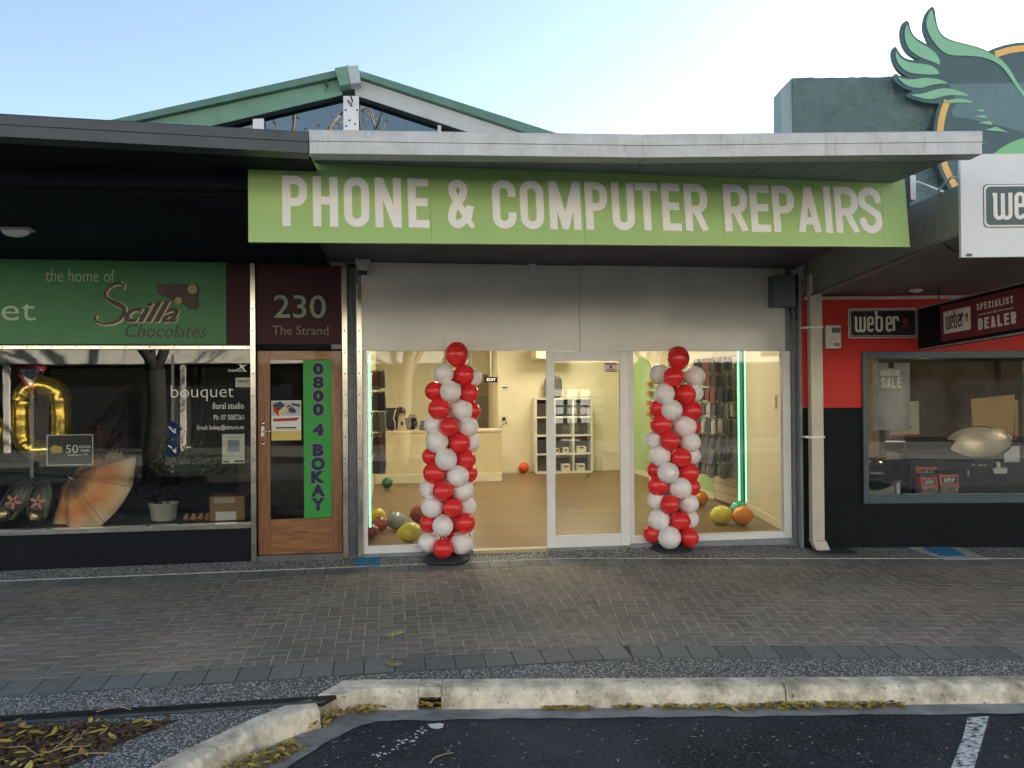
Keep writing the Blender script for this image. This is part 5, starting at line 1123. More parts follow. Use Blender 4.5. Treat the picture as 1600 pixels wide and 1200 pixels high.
PT = MB().prism(gpx([(537, 153), (561, 153), (561, 250), (537, 250)]), GY - .06, GY - .031).build('post', post, GB); MB().prism(gpx([(396, 188), (413, 187), (413, 240), (396, 240)]), GY - .04, GY - .0).build('post', post, GB); MB().prism(gpx([(683.5, 197), (689, 198), (689, 240), (683.5, 240)]), GY - .04, GY - .0).build('post', bargew, GB)
for x, y in ((540, 172), (558, 172), (546, 188), (541, 197), (555, 194), (549, 165)): m_ = MB(); q = onY(x, y, GY - .06); m_.ell(q, (.011, .006, .011), 8, 6); m_.build('bolt', screw_m, PT)
q = onY(548, 150, GY - .1); MB().tube([q, q + Vector((.02, -.02, -.06)), q + Vector((.0, -.02, -.1)), q + Vector((-.03, 0, -.05))], .008, 6).build('wire', black, GB)
q = onY(510, 134, GY - .06); MB().tube([q, q + Vector((.0, -.04, .03)), q + Vector((.02, -.05, -.02)), q + Vector((-.01, -.04, -.08))], .01, 6).build('clamp', bargeg, GB)
MB().prism(gpx([(345, 196), (535, 154), (537, 154), (537, 250), (345, 250)]), GY + .03, GY + .036).build('pane', glass('gable glass', (.5, .55, .58), .12), GB)
MB().prism(gpx([(561, 154), (735, 210), (735, 250), (561, 250)]), GY + .03, GY + .036).build('pane', MAT['gable glass'], GB)
a, c = onY(130, 250, GY).x, onY(900, 250, GY).x
MB().box(a, c, GY + 2.5, GY + 2.6, 3.4, 4.75).build('inner_wall', mat('grey loft wall', (.22, .25, .28), .8), GB)
MB().box(a, c, GY + .01, GY + .2, 3.41, 3.8).build('wall', MAT['grey render'], GB)

# added unseen sheet, stops sun leaking between the two canopies
MB().slab([(3.95, -1.7), (4.4, -1.7), (4.9, .25), (4.2, .25)], 3.42, .015).build('sun_leak_cover', gal, CP)

# ================================================================== BARBECUE SHOP (own wall direction)
red_w = mat('red shop paint', (.56, .036, .028), .5, var=.08, scale=2, spec=.2); blk_w = mat('black shop paint', (.008, .0095, .015), .65, var=.25, scale=3, bump=.1, spec=.15)
blue_f = mat('slate blue frame', (.055, .085, .115), .45, var=.12, scale=8); pipe_m = mat('cream downpipe', (.58, .54, .46), .45, var=.1, scale=5)
BS = thing('barbecue_shop', 'red and black shopfront of a barbecue dealer with slate framed window', 'shop', T3 @ Vector((1.5, 0, -.07)))
L3 = lambda px, py, y=0.: on3(px, py, y)
ul = L3(1254, 640).x; uw = L3(1347, 660).x; zsp = L3(1300, 637).z; zw0, zw1 = L3(1450, 786).z, L3(1450, 549).z; ztop = L3(1400, 463).z; UE = 12.0
def b3(name, mt_, x0, x1, y0, y1, z0, z1, par=None, bev=0.): return MB(T3).box(x0, x1, y0, y1, z0, z1).build(name, mt_, par or BS, bev)
b3('wall', blk_w, ul, uw, 0, .2, -.12, zsp - .001); b3('wall', red_w, ul, uw, -.002, .2, zsp, ztop + .015)
b3('wall', blk_w, uw, UE, 0, .2, -.12, zw0); b3('wall', red_w, uw, UE, -.002, .2, zw1, ztop + .3)
b3('return_wall', pil_m, ul - .03, ul - .001, .0, .3, -.12, 2.9)
wf = b3('window', blue_f, uw, uw + .055, -.03, .08, zw0, zw1, None, .004); b3('head_rail', blue_f, uw + .055, UE, -.028, .078, zw1 - .075, zw1, wf, .004); b3('bottom_rail', blue_f, uw + .055, UE, -.028, .078, zw0, zw0 + .075, wf, .004)
b3('inner_rail', blue_f, uw + .055, UE, -.012, .06, zw0 + .0751, zw0 + .095, wf)
b3('pane', glass('barbecue window glass', (.96, .97, .96), .005), uw + .055, UE, .02, .026, zw0 + .0955, zw1 - .0755, wf)
b3('cornice', pipe_m, ul + .02, UE, -.05, -.003, ztop - .035, ztop + .0, None, .006)
# room
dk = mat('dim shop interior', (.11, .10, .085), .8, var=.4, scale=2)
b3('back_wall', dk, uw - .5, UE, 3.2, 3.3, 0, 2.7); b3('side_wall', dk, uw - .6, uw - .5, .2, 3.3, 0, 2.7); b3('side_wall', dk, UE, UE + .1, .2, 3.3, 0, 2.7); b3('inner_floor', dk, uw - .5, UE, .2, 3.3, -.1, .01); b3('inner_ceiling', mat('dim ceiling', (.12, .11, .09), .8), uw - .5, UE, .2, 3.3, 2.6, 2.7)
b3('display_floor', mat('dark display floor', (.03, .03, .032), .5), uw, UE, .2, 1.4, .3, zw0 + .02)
b3('partition', mat('tan partition', (.30, .24, .15), .7, var=.3), 1.25, 1.75, 2.6, 2.65, 0, 2.4); b3('shelving', mat('grey shelving', (.14, .135, .12), .6, var=.4), .3, 1.2, 2.5, 2.9, 0, 2.1)
for i, (x, y) in enumerate([(.75, .9), (1.9, .9), (2.9, 1.2)]):
    p = T3 @ Vector((x, y, 2.57)); t = thing('downlight', 'round lit downlight on the barbecue shop ceiling', 'ceiling light', p, 'lit downlights in the barbecue shop'); MB().lathe([(0, 0), (.09, 0), (.09, .02), (0, .02)], p + Vector((0, 0, .005)), 16).build('trim', alu, t); MB().lathe([(0, 0), (.075, 0), (.075, .004), (0, .004)], p, 16).build('diffuser', mat('lit warm diffuser', (.8, .75, .6), .5, emit=(1, .8, .5), es=22), t)
# canopy
A3 = L3(1262, 463); pA = T3 @ Vector((A3.x, 0, 0))
def onU(px, py): q = T3I @ onP(px, py, pA, U3); return q.y, q.z
bp_ = [onU(*q) for q in [(1262, 463), (1420, 398), (1502, 366), (1498, 289), (1420, 323), (1262, 398)]]
beam_m = mat('sage painted beam', (.27, .29, .24), .6, var=.12, scale=4)
yf_ = bp_[2][0]; zf_ = bp_[2][1]
CB = MB(T3).loft([(A3.x, y, z) for y, z in bp_], [(A3.x + .09, y, z) for y, z in bp_]).build('canopy', beam_m, BS)
sof = mat('warm grey soffit', (.20, .19, .18), .7, var=.1, scale=2)
def slab3(x0, x1, pts, mt_, nm, par): return MB(T3).loft([(x0, y, z) for y, z in pts], [(x1, y, z) for y, z in pts]).build(nm, mt_, par)
zs0 = bp_[0][1] + .012; zs1 = zf_ + .02
um_ = 1.35
for k, (a, c) in enumerate([(A3.x + .092, um_ - .003), (um_ + .003, UE)]): slab3(a, c, [(.0, zs0), (yf_, zs1), (yf_, zs1 + .03), (.0, zs0 + .03)], sof, 'soffit_sheet', CB)
slab3(A3.x + .03, UE, [(.2, bp_[5][1] + .05), (yf_, bp_[3][1] - .03), (yf_, bp_[3][1] - .01), (.2, bp_[5][1] + .08)], gal, 'roof_sheet', CB)
# loose cable, edge flashing and small fittings
m_ = MB(T3); m_.tube([(A3.x - .008, y, z - .004) for y, z in (bp_[0], bp_[1], bp_[2])], .012, 6); m_.build('edge_flashing', mat('dark flashing', (.12, .13, .13), .6, var=.3), CB)
e0 = onU(1470, 377); e1 = onU(1498, 368); m_ = MB(T3); m_.tube([(A3.x, e0[0], e0[1]), (A3.x + .04, e0[0] - .1, e0[1] - .09), (A3.x + .06, e1[0], e1[1] - .12), (A3.x + .04, e1[0] - .01, e1[1])], .006, 6); m_.build('cable', black, CB)
e0 = onU(1472, 307); m_ = MB(T3); m_.tube([(A3.x - .01, e0[0], e0[1]), (A3.x - .04, e0[0] - .03, e0[1] + .04), (A3.x - .04, e0[0] - .2, e0[1] + .09), (A3.x - .01, e0[0] - .25, e0[1] + .07)], .008, 8); m_.build('conduit', pipe_m, CB)
q = L3(1431, 461, -.35); m_ = MB(T3); m_.ell((q.x, q.y, zs0 - .0), (.07, .05, .025), 14, 8); m_.build('soffit_fitting', alu, CB)
# downpipe
x0, x1 = L3(1260.5, 480, -.09).x, L3(1279.5, 480, -.09).x; zt3 = L3(1270, 466, -.1).z; DP = thing('downpipe', 'square cream downpipe fixed to the red and black corner wall', 'downpipe', T3 @ Vector(((x0 + x1) / 2, -.09, -.07)))
MB(T3).box(x0 + .02, x1 + .02, -.14, -.03, .03, zt3 + .25).build('pipe', pipe_m, DP, .008); MB(T3).loft([(x0 + .012, -.15, .03), (x1 + .03, -.15, .03), (x1 + .03, -.02, .03), (x0 + .012, -.02, .03)], [(x0 + .04, -.2, -.06), (x1 + .055, -.2, -.06), (x1 + .055, -.07, -.06), (x0 + .04, -.07, -.06)]).build('shoe', pipe_m, DP, .006)
for py in (512, 683):
    zz = L3(1275, py, -.1).z; MB(T3).box(x0 - .045, x1 + .03, -.145, -.0, zz - .008, zz + .012).build('bracket', alu, DP, .002)
MB(T3).box(x0 - .0, x1 + .28, -.35, -.04, -.075, -.062).build('base_plate', mat('dark plate', (.03, .032, .035), .7), DP)
# alarm box
x0, x1, z0, z1 = box_px3(1288, 508, 1313, 545, -.06); t = thing('alarm_box', 'white alarm box with blue corner on the red wall', 'alarm', T3 @ Vector(((x0 + x1) / 2, -.04, z0))); MB(T3).box(x0, x1, -.09, -.003, z0, z1).build('housing', mat('ivory plastic', (.62, .6, .53), .4), t, .012); MB(T3).box(x0 + .07, x1 - .01, -.093, -.0905, z1 - .085, z1 - .03).build('label', mat('teal label', (.02, .11, .15), .4), t); MB(T3).box(x0 + .09, x1 - .02, -.093, -.0905, z0 + .03, z0 + .06).build('vent', mat('grey vent', (.2, .2, .18), .6), t)
# ---- slab-serif brand lettering
def brand(mb, x0, x1, z0, z1, y, th):
    t = .052; xh = .37; L = []
    L += [[(.035, xh), (.035, .10)] + arc(.085, .08, .05, .055, 180, 360, 8) + [(.135, xh)], [(.135, .10)] + arc(.185, .08, .05, .055, 180, 360, 8) + [(.235, xh)], [(.0, xh - .02), (.06, xh - .02)], [(.21, xh - .02), (.262, xh - .02)]]
    for ex in (.30, .72): L += [[(ex + .02, .2), (ex + .115, .2), (ex + .115, .31)] + arc(ex + .065, .31, .05, .05, 0, 180, 8) + [(ex + .015, .10)] + arc(ex + .065, .09, .05, .06, 180, 345, 8)]
    L += [[(.50, .5), (.50, .10)] + arc(.56, .09, .06, .06, 180, 360, 8) + [(.62, .30)] + arc(.565, .31, .055, .05, 0, 150, 8), [(.465, .48), (.51, .48)]]
    L += [[(.895, 0.03), (.895, xh)], [(.865, xh - .02), (.91, xh - .02)], [(.895, .29)] + arc(.945, .31, .045, .05, 180, 20, 8) + [(.99, .27)]]
    polys = []
    for s_ in L: polys += ribbon(s_, t)
    V, F_ = union(polys); raised(mb, [(x0 + p[0] * (x1 - x0), z0 + p[1] / .5 * (z1 - z0)) for p in V], F_, y, th); return mb
def kettle_icon(mb, cx, cz, s, y, th):
    raised(mb, *union([[(cx + s * .36 * math.cos(a), cz + s * .18 + s * .36 * math.sin(a)) for a in [.3927 * k for k in range(16)]]]), y, th); raised(mb, *union(ribbon([(cx - s * .1, cz - s * .2), (cx - s * .28, cz - s * .62)], s * .1) + ribbon([(cx + s * .1, cz - s * .2), (cx + s * .28, cz - s * .62)], s * .1) + ribbon([(cx - s * .2, cz - s * .45), (cx + s * .2, cz - s * .45)], s * .08)), y, th)
def framed(t, x0, x1, z0, z1, y, inner, T, r_=.02, wd=.012, face=white):
    m_ = MB(T); m_.loft([(a, y, c) for a, c in rrect(x0, x1, z0, z1, r_)], [(a, y + .008, c) for a, c in rrect(x0, x1, z0, z1, r_)]); m_.build('border', face, t)
    m_ = MB(T); g = wd; m_.loft([(a, y - .003, c) for a, c in rrect(x0 + g, x1 - g, z0 + g, z1 - g, r_ * .7)], [(a, y - .0002, c) for a, c in rrect(x0 + g, x1 - g, z0 + g, z1 - g, r_ * .7)]); m_.build('panel', inner, t)
redi = mat('brand red', (.38, .02, .03), .5)
x0, x1, z0, z1 = box_px3(1325.5, 482, 1433.5, 528, -.03); t = thing('brand_sign', 'black rounded sign with white lettering fixed on the red wall', 'sign', T3 @ Vector(((x0 + x1) / 2, -.03, z0))); silver = mat('silver edge', (.6, .6, .58), .4, metal=.3)
framed(t, x0, x1, z0, z1, -.03, black, T3, .025, .011, silver)
m_ = MB(T3); g = .018
for q, y in ((rrect(x0 + .02, x1 - .02, z0 + .02, z1 - .02, .016), -.0345),): m_.loft([(a, y, c) for a, c in q], [(a, y + .0012, c) for a, c in q])
m_.build('inner_border', silver, t); m_ = MB(T3); q = rrect(x0 + .026, x1 - .026, z0 + .026, z1 - .026, .013); m_.loft([(a, -.037, c) for a, c in q], [(a, -.0348, c) for a, c in q]); m_.build('inner_panel', black, t)
W_ = x1 - x0; H_ = z1 - z0
m_ = MB(T3); brand(m_, x0 + .085 * W_, x0 + .72 * W_, z0 + .2 * H_, z0 + .9 * H_, -.0395, .002); m_.build('lettering', white, t); m_ = MB(T3); kettle_icon(m_, x0 + .82 * W_, z0 + .52 * H_, .085, -.0395, .002); m_.build('emblem', redi, t)
# white canopy sign
ys = yf_ - .06; c0, c1 = L3(1497, 241, ys), L3(1504, 402, ys); t = thing('canopy_sign', 'large white brand sign fixed to the front of the barbecue canopy', 'sign', T3 @ Vector((c1.x + .8, ys, c1.z))); wsg = mat('white sign sheet', (.68, .70, .74), .45, var=.03)
MB(T3).box(c0.x + .015, c0.x + 2.2, ys, ys + .03, c1.z, c0.z).build('board', wsg, t)
x0, x1, z0, z1 = L3(1536, 320, ys).x, L3(1536, 320, ys).x + .86, L3(1540, 356, ys).z, L3(1540, 288, ys).z; slate = mat('slate green print', (.06, .10, .11), .5, var=.05)
for k, (g, mt_) in enumerate(((0, slate), (.006, white), (.018, slate))):
    m_ = MB(T3); q = rrect(x0 + g, x1 - g, z0 + g, z1 - g, .03); m_.loft([(a, ys - .0025 * (k + 1), c) for a, c in q], [(a, ys - .0025 * k - .0002, c) for a, c in q]); m_.build('frame_print', mt_, t)
m_ = MB(T3); brand(m_, L3(1550, 320, ys).x, L3(1550, 320, ys).x + .52, L3(1550, 344, ys).z, L3(1550, 288, ys).z, ys - .0095, .0018); m_.build('lettering', white, t)
q = L3(1514, 398.5, ys); m_ = MB(T3); m_.loft([(q.x + .025 * math.cos(a), ys - .0015, q.z + .011 * math.sin(a)) for a in [.5236 * k for k in range(12)]], [(q.x + .025 * math.cos(a), ys - .0002, q.z + .011 * math.sin(a)) for a in [.5236 * k for k in range(12)]]); m_.build('maker_mark', slate, t)
# hanging sign, at right angles to the wall
h0 = L3(1435, 514, -.06); pU = T3 @ Vector((h0.x, 0, 0))
def onH(px, py): q = T3I @ onP(px, py, pU, U3); return q.y, q.z
hc = [onH(1435, 546.5), onH(1640, 513), onH(1640, 431), onH(1435, 482.5)]; TH = Matrix((-N3 * -1, U3, Vector((0, 0, 1)))).transposed().to_4x4()
# frame of the hanging sign: x runs outwards from the wall, y into the box, z up
TH = Matrix((N3, U3, Vector((0, 0, 1)))).transposed().to_4x4(); TH.translation = pU
hs = [(-y, z) for y, z in hc]
t = thing('hanging_sign', 'maroon light box sign hung at right angles below the barbecue canopy', 'sign', TH @ Vector((hs[0][0], 0, hs[0][1]))); mred = mat('maroon red sign', (.16, .018, .028), .4, var=.06)
MB(TH).loft([(x, .0, z) for x, z in hs], [(x, .12, z) for x, z in hs]).build('box', blk_w, t)
fr_ = MB(TH)
for i in (0, 2):
    (xa, za), (xb, zb_2) = hs[i], hs[i + 1]; fr_.loft([(xa, -.006, za - .008), (xa, .01, za - .008), (xa, .01, za + .008), (xa, -.006, za + .008)], [(xb, -.006, zb_2 - .008), (xb, .01, zb_2 - .008), (xb, .01, zb_2 + .008), (xb, -.006, zb_2 + .008)])
fr_.build('frame', mat('grey trim', (.32, .33, .35), .4, metal=.4), t)
pc = [(-onH(*q)[0], onH(*q)[1]) for q in [(1471, 534), (1636, 506), (1634, 440), (1469, 479)]]
MB(TH).loft([(x, -.004, z) for x, z in pc], [(x, -.0005, z) for x, z in pc]).build('face', mred, t)
def bil(u_, v_):
    a, c, d, e_ = pc; p0 = (a[0] + (c[0] - a[0]) * u_, a[1] + (c[1] - a[1]) * u_); p1 = (e_[0] + (d[0] - e_[0]) * u_, e_[1] + (d[1] - e_[1]) * u_); return (p0[0] + (p1[0] - p0[0]) * v_, p0[1] + (p1[1] - p0[1]) * v_)
def warp(m_, fn):      # lettering laid out on a unit square, mapped onto the sign face
    for v in m_.v: x_, z_ = fn(v.x, v.z); v.xyz = TH @ Vector((x_, v.y, z_))
    return m_
m_ = MB(); q = rrect(.04, .335, .2, .82, .03); m_.loft([(a, -.006, c) for a, c in q], [(a, -.0042, c) for a, c in q]); warp(m_, bil).build('logo_plate', white, t)
m_ = MB(); brand(m_, .065, .26, .3, .8, -.0078, .0015); warp(m_, bil).build('lettering', black, t); m_ = MB(); kettle_icon(m_, .298, .55, .04, -.0078, .0015)
for v in m_.v: v.z = .55 + (v.z - .55) * 5
warp(m_, bil).build('emblem', redi, t)
m_ = MB(); gothic_word(m_, 'SPECIALIST', .40, .74, .66, .84, -.006, .0015, .2, gap=.22); warp(m_, bil).build('lettering', white, t); m_ = MB(); gothic_word(m_, 'DEALER', .41, .76, .14, .44, -.006, .0015, .2, gap=.2); warp(m_, bil).build('lettering', white, t); m_ = MB(); m_.box(.41, .55, -.006, -.0045, .53, .55); m_.box(.60, .74, -.006, -.0045, .53, .55); m_.box(.567, .583, -.006, -.0045, .51, .57); warp(m_, bil).build('rule', white, t)
q0 = T3 @ Vector((h0.x + .06, onH(1458, 478)[0], onH(1458, 478)[1])); m_ = MB(); m_.tube([q0, q0 + Vector((0, 0, .28))], .006, 6); m_.ell(q0 + Vector((0, 0, .28)), (.02, .02, .02), 10, 6); m_.build('hanger', black, t)
# ---- behind the barbecue window
x0, x1, z0, z1 = box_px3(1364, 567, 1422, 672, .1); gp_ = mat('grey poster', (.36, .37, .37), .6, var=.3, scale=3); t = sheet('poster', 'grey sale poster taped inside the barbecue window', 'poster', (x0, x1, z0, z1), .1, gp_, T=T3)
def in3(s_, bb, bold=.0, goth=True, mt_=white, Y=.097):
    a, c, d, e_ = box_px3(*bb, Y); m_ = MB(T3)
    (gothic_word if goth else text)(m_, s_, a, c, d, e_, Y, .0015) ; m_.build('lettering', mt_, t)
in3('HURRICANE', (1376, 578, 1407, 587)); in3('SALE', (1377, 590, 1409, 606))
m_ = MB(T3); a, c, d, e_ = box_px3(1388, 567, 1397, 575, .097); m_.box(a, c, .097, .0985, d, e_); m_.build('emblem', black, t)
x0, x1, z0, z1 = box_px3(1389, 627, 1436, 680, .3); t = sheet('poster', 'cream printed poster leaning low behind the sale poster', 'poster', (x0, x1, z0, z1), .3, mat('cream poster', (.5, .45, .36), .6, var=.15, scale=6), T=T3); on_sheet(t, (x0, x1, z0, z1), 0, 1, .0, .03, .3, redp, T=T3); on_sheet(t, (x0, x1, z0, z1), .15, .75, .2, .26, .3, black, T=T3); on_sheet(t, (x0, x1, z0, z1), .1, .45, .9, .94, .3, redp, T=T3)
x0, x1, z0, z1 = box_px3(1521, 617, 1586, 693, .9); t = thing('cardboard_sheet', 'tall tan cardboard sheet standing behind the silver lid', 'cardboard', T3 @ Vector(((x0 + x1) / 2, .9, z0))); tan = mat('tan cardboard', (.55, .38, .19), .75, var=.1, scale=3)
MB(T3).loft([(x0, .9, z0), (x1 - .02, .9, z0), (x1, .9, z1), (x0 - .01, .9, z1 - .05)], [(x0, .93, z0), (x1 - .02, .93, z0), (x1, .93, z1), (x0 - .01, .93, z1 - .05)]).build('sheet', tan, t); MB(T3).box(x1 + .01, x1 + .05, .92, .95, z0 + .01, z1 - .06).build('backing', tan, t)
# gas barbecue with hood, and its silver lid disc
bq = mat('black enamel', (.012, .013, .016), .18, var=.2, coat=.5)
x0, x1, z0, z1 = box_px3(1408, 716, 1640, 782, .55); t = thing('gas_barbecue', 'wide black gas barbecue with closed hood in the barbecue window', 'barbecue', T3 @ Vector(((x0 + x1) / 2, .7, z0)))
MB(T3).box(x0 + .05, x1, .45, 1.0, z0 + .02, z1).build('body', bq, t, .03, 3)
m_ = MB(T3); zc = z1; prof = [(.45, zc), (.43, zc + .1), (.5, zc + .2), (.7, zc + .24), (.95, zc + .2), (1.0, zc)]; m_.loft([(x0, y, z) for y, z in prof], [(x1, y, z) for y, z in prof]); m_.build('hood', bq, t, .02)
a, c, d, e_ = box_px3(1552, 731, 1573, 740, .42); m_ = MB(T3); m_.loft([(u_, .41, z_) for u_, z_ in rrect(a, c, d, e_, .015)], [(u_, .45, z_) for u_, z_ in rrect(a, c, d, e_, .015)]); m_.build('badge', silver, t); a, c, d, e_ = box_px3(1558, 722, 1563, 731, .42); MB(T3).box(a, c, .42, .45, d, e_).build('badge_stem', silver, t)
for px in (1523, 1533, 1540): a = L3(px, 727, .43); MB(T3).box(a.x - .02, a.x + .015, .44, .45, a.z - .006, a.z + .006).build('marking', silver, t)
a = L3(1514, 740, .43); MB(T3).box(a.x - .008, a.x + .008, .435, .45, a.z - .04, a.z + .04).build('thermometer', silver, t)
x0, x1, z0, z1 = box_px3(1484, 664, 1574, 716, .42); c = T3 @ Vector(((x0 + x1) / 2, .42, (z0 + z1) / 2)); t = thing('silver_lid', 'tilted silver oval lid propped above the gas barbecue', 'lid', T3 @ Vector(((x0 + x1) / 2, .42, z0)))
ax = T3.to_3x3() @ (Matrix.Rotation(-.30, 3, 'Y') @ Matrix.Rotation(R(24), 3, 'X')).to_3x3(); m_ = MB(); pr = [(0, .045), (.12, .04), (.22, .026), (.29, .01), (.32, .0), (.322, -.004), (.295, -.006), (.2, .005), (0, .02)]
m_.lathe(pr, (0, 0, 0), 40); m_.v = [c + ax @ v for v in m_.v]; m_.build('disc', mat('satin silver', (.27, .27, .26), .42, metal=.4, var=.1), t); m_ = MB(); m_.tube([c + ax @ Vector((.322 * math.cos(q), .322 * math.sin(q), 0.)) for q in [6.283 * k / 40 for k in range(40)]], .01, 6, True, True); m_.build('rim', bq, t)
x0, x1, z0, z1 = box_px3(1569, 697, 1593, 722, .4); sheet('price_card', 'white price card standing beside the silver lid', 'card', (x0, x1, z0, z1), .4, mat('bluish card', (.6, .63, .68), .6, var=.15, scale=25), T=T3)
# kettle barbecue on cart
c0 = L3(1362, 745, .55); t = thing('kettle_barbecue', 'black domed kettle barbecue on a steel cart by the window jamb', 'barbecue', T3 @ Vector((c0.x, .6, zw0 + .03))); cc = T3 @ Vector((c0.x, .62, c0.z))
MB().lathe([(.31, 0), (.305, .06), (.27, .14), (.19, .2), (.08, .225), (0, .23)], cc + Vector((0, 0, .01)), 32).build('lid', bq, t); MB().lathe([(0, -.18), (.15, -.16), (.26, -.09), (.31, -.01), (.32, .0), (.31, .008)], cc, 32).build('bowl', bq, t)
a, cq, d, e_ = box_px3(1340, 752, 1402, 776, .5); MB(T3).box(a, cq + .02, .4, .85, e_, e_ + .02).build('table_top', mat('dark steel', (.09, .09, .09), .35, metal=.5), t); MB(T3).box(a, cq - .05, .45, .8, d - .03, e_).build('cart', mat('brushed grey steel', (.3, .29, .27), .4, metal=.5), t); MB(T3).box(cq - .03, cq + .01, .45, .5, d - .03, e_).build('leg', silver, t)
a, cq, d, e_ = box_px3(1384, 707, 1418, 718, .6); t = thing('steel_tray', 'small tapered steel tray on the shelf behind the kettle barbecue', 'tray', T3 @ Vector((a, .6, d))); MB(T3).loft([(a + .02, .6, d), (cq - .02, .6, d), (cq - .02, .75, d), (a + .02, .75, d)], [(a, .58, e_), (cq, .58, e_), (cq, .77, e_), (a, .77, e_)]).build('tray', mat('warm steel', (.55, .48, .38), .3, metal=.7), t)
# charcoal bags
bagr = mat('red bag print', (.5, .05, .035), .35, var=.2, scale=8); bagw = mat('grey coal print', (.22, .2, .19), .5, var=.9, scale=22); bagb = mat('black bag', (.03, .03, .032), .4, var=.2)
for i, (bb, Y, lab) in enumerate([((1437, 739, 1465, 775), .22, 'charcoal bag with red band, front row beside the dark gap'), ((1466, 734, 1498, 775), .22, 'charcoal bag with red band, front row nearest the gas barbecue'), ((1430, 721, 1465, 772), .42, 'charcoal bag with red band standing behind the front two')]):
    x0, x1, z0, z1 = box_px3(*bb, Y); z0 = zw0 + .022; t = thing('charcoal_bag', lab, 'bag', T3 @ Vector(((x0 + x1) / 2, Y + .06, z0)), 'charcoal bags in the barbecue window'); hh = z1 - z0
    def slab_(za, zb2, pf0, pf1, nm, mt_): m_ = MB(T3); m_.loft([(x0 + .01, Y - pf0, za), (x1 - .01, Y - pf0, za), (x1 - .01, Y + .1, za), (x0 + .01, Y + .1, za)], [(x0 + .004, Y - pf1, zb2), (x1 - .004, Y - pf1, zb2), (x1 - .004, Y + .1 - .04 * (nm == 'top_fold'), zb2), (x0 + .004, Y + .1 - .04 * (nm == 'top_fold'), zb2)]); m_.build(nm, mt_, t, .006)
    slab_(z0, z0 + hh * .42, .0, .03, 'coal_window', bagw); slab_(z0 + hh * .42, z0 + hh * .84, .03, .01, 'band', bagr); slab_(z0 + hh * .84, z1, .01, -.03, 'top_fold', bagb)
    m_ = MB(T3); m_.loft([(a, Y - .034, c) for a, c in rrect(x0 + .035, x1 - .035, z0 + hh * .54, z0 + hh * .76, .008)], [(a, Y - .02, c) for a, c in rrect(x0 + .035, x1 - .035, z0 + hh * .54, z0 + hh * .76, .008)]); m_.build('label', bagb, t); m_ = MB(T3); brand(m_, x0 + .045, x1 - .06, z0 + hh * .57, z0 + hh * .76, -.037 + Y, .002); m_.build('lettering', white, t)

# ================================================================== TEAL PARAPET WALL AND EMBLEM
teal = mat('teal stucco', (.115, .172, .168), .85, var=.16, scale=4, bump=1.0, bscale=11); n, l, b = nodes_of(teal)
for nd in n:
    if nd.type == 'BUMP': nd.inputs['Distance'].default_value = .05
teal_s = mat('smooth teal render', (.25, .32, .335), .7, var=.08)
a, c = L3(1237, 122, .3), L3(1237, 300, .3); PW = thing('parapet_wall', 'tall teal stucco parapet wall above the barbecue canopy', 'wall', T3 @ Vector((2, .4, 2.6)))
m_ = MB(T3); m_.box(a.x, 5.5, .31, .6, 2.6, a.z)
nx_, nz_ = 170, 80; vs_ = []
for j in range(nz_ + 1):
    for i in range(nx_ + 1):
        x_ = a.x + (3.9 - a.x) * i / nx_; z_ = 2.6 + (a.z - 2.6) * j / nz_; q = Vector((x_ * 5, z_ * 9, 0)); wv = noise.noise(q) * 1.6
        h_ = abs(noise.noise(Vector((x_ * 5 + wv, z_ * 14 + wv, 3)))); vs_.append((x_, .309 - .004 - .075 * max(0, .35 - h_) * (1 + noise.noise(q * .6)), z_))
m_.add(vs_, [(j * (nx_ + 1) + i, j * (nx_ + 1) + i + 1, (j + 1) * (nx_ + 1) + i + 1, (j + 1) * (nx_ + 1) + i) for j in range(nz_) for i in range(nx_)], True)
m_.build('wall', teal, PW)
e0, e1, e2 = L3(1222, 148, .42), L3(1228, 131, .42), L3(1236.5, 122.5, .34)
MB(T3).loft([(a.x - .002, .3, 2.6), (a.x - .002, .3, a.z - .003), (a.x - .002, .6, a.z - .003), (a.x - .002, .6, 2.6)], [(a.x - .12, .33, 2.6), (a.x - .11, .33, a.z - .11), (a.x - .11, .6, a.z - .11), (a.x - .12, .6, 2.6)]).build('corner', teal_s, PW)
MB(T3).box(a.x, UE, .2, .3, 2.5, 3.6).build('lower_wall', teal, PW)
EM = thing('emblem_sign', 'large cut out winged emblem in teal, green and orange above the canopy', 'sign', T3 @ Vector((L3(1480, 200, .1).x, .1, 2.9)))
K_ = 1015 / 220
def em(pts, y): return [(q.x, q.z) for q in (L3(1380 + x / K_, z / K_, .15) for x, z in pts)]
cx, cz, rr_ = 1045, 985, 660
def smooth(pts, it=2):
    for _ in range(it):
        o_ = []
        for i in range(len(pts)): p, q = pts[i], pts[(i + 1) % len(pts)]; o_ += [(.75 * p[0] + .25 * q[0], .75 * p[1] + .25 * q[1]), (.25 * p[0] + .75 * q[0], .25 * p[1] + .75 * q[1])]
        pts = o_
    return pts
outline = [(335, 58), (352, 46), (372, 62), (382, 150), (400, 215), (432, 258), (490, 290), (600, 316), (700, 343), (795, 387), (900, 500), (1000, 700), (900, 900), (600, 900), (480, 780), (415, 745), (330, 745), (255, 727), (180, 703), (160, 680), (200, 665), (215, 655), (155, 640), (100, 603), (70, 565), (78, 535), (95, 530), (120, 548), (200, 556), (160, 546), (110, 508), (76, 450), (62, 385), (72, 342), (92, 336), (108, 365), (135, 405), (190, 432), (274, 437), (225, 414), (172, 372), (138, 312), (126, 235), (140, 165), (168, 147), (188, 160), (196, 215), (230, 270), (290, 305), (345, 334), (310, 265), (288, 190), (305, 105)]
disc = [(cx + (rr_ + 22) * math.cos(t), cz + (rr_ + 22) * math.sin(t)) for t in [6.2832 * k / 90 for k in range(90)]]
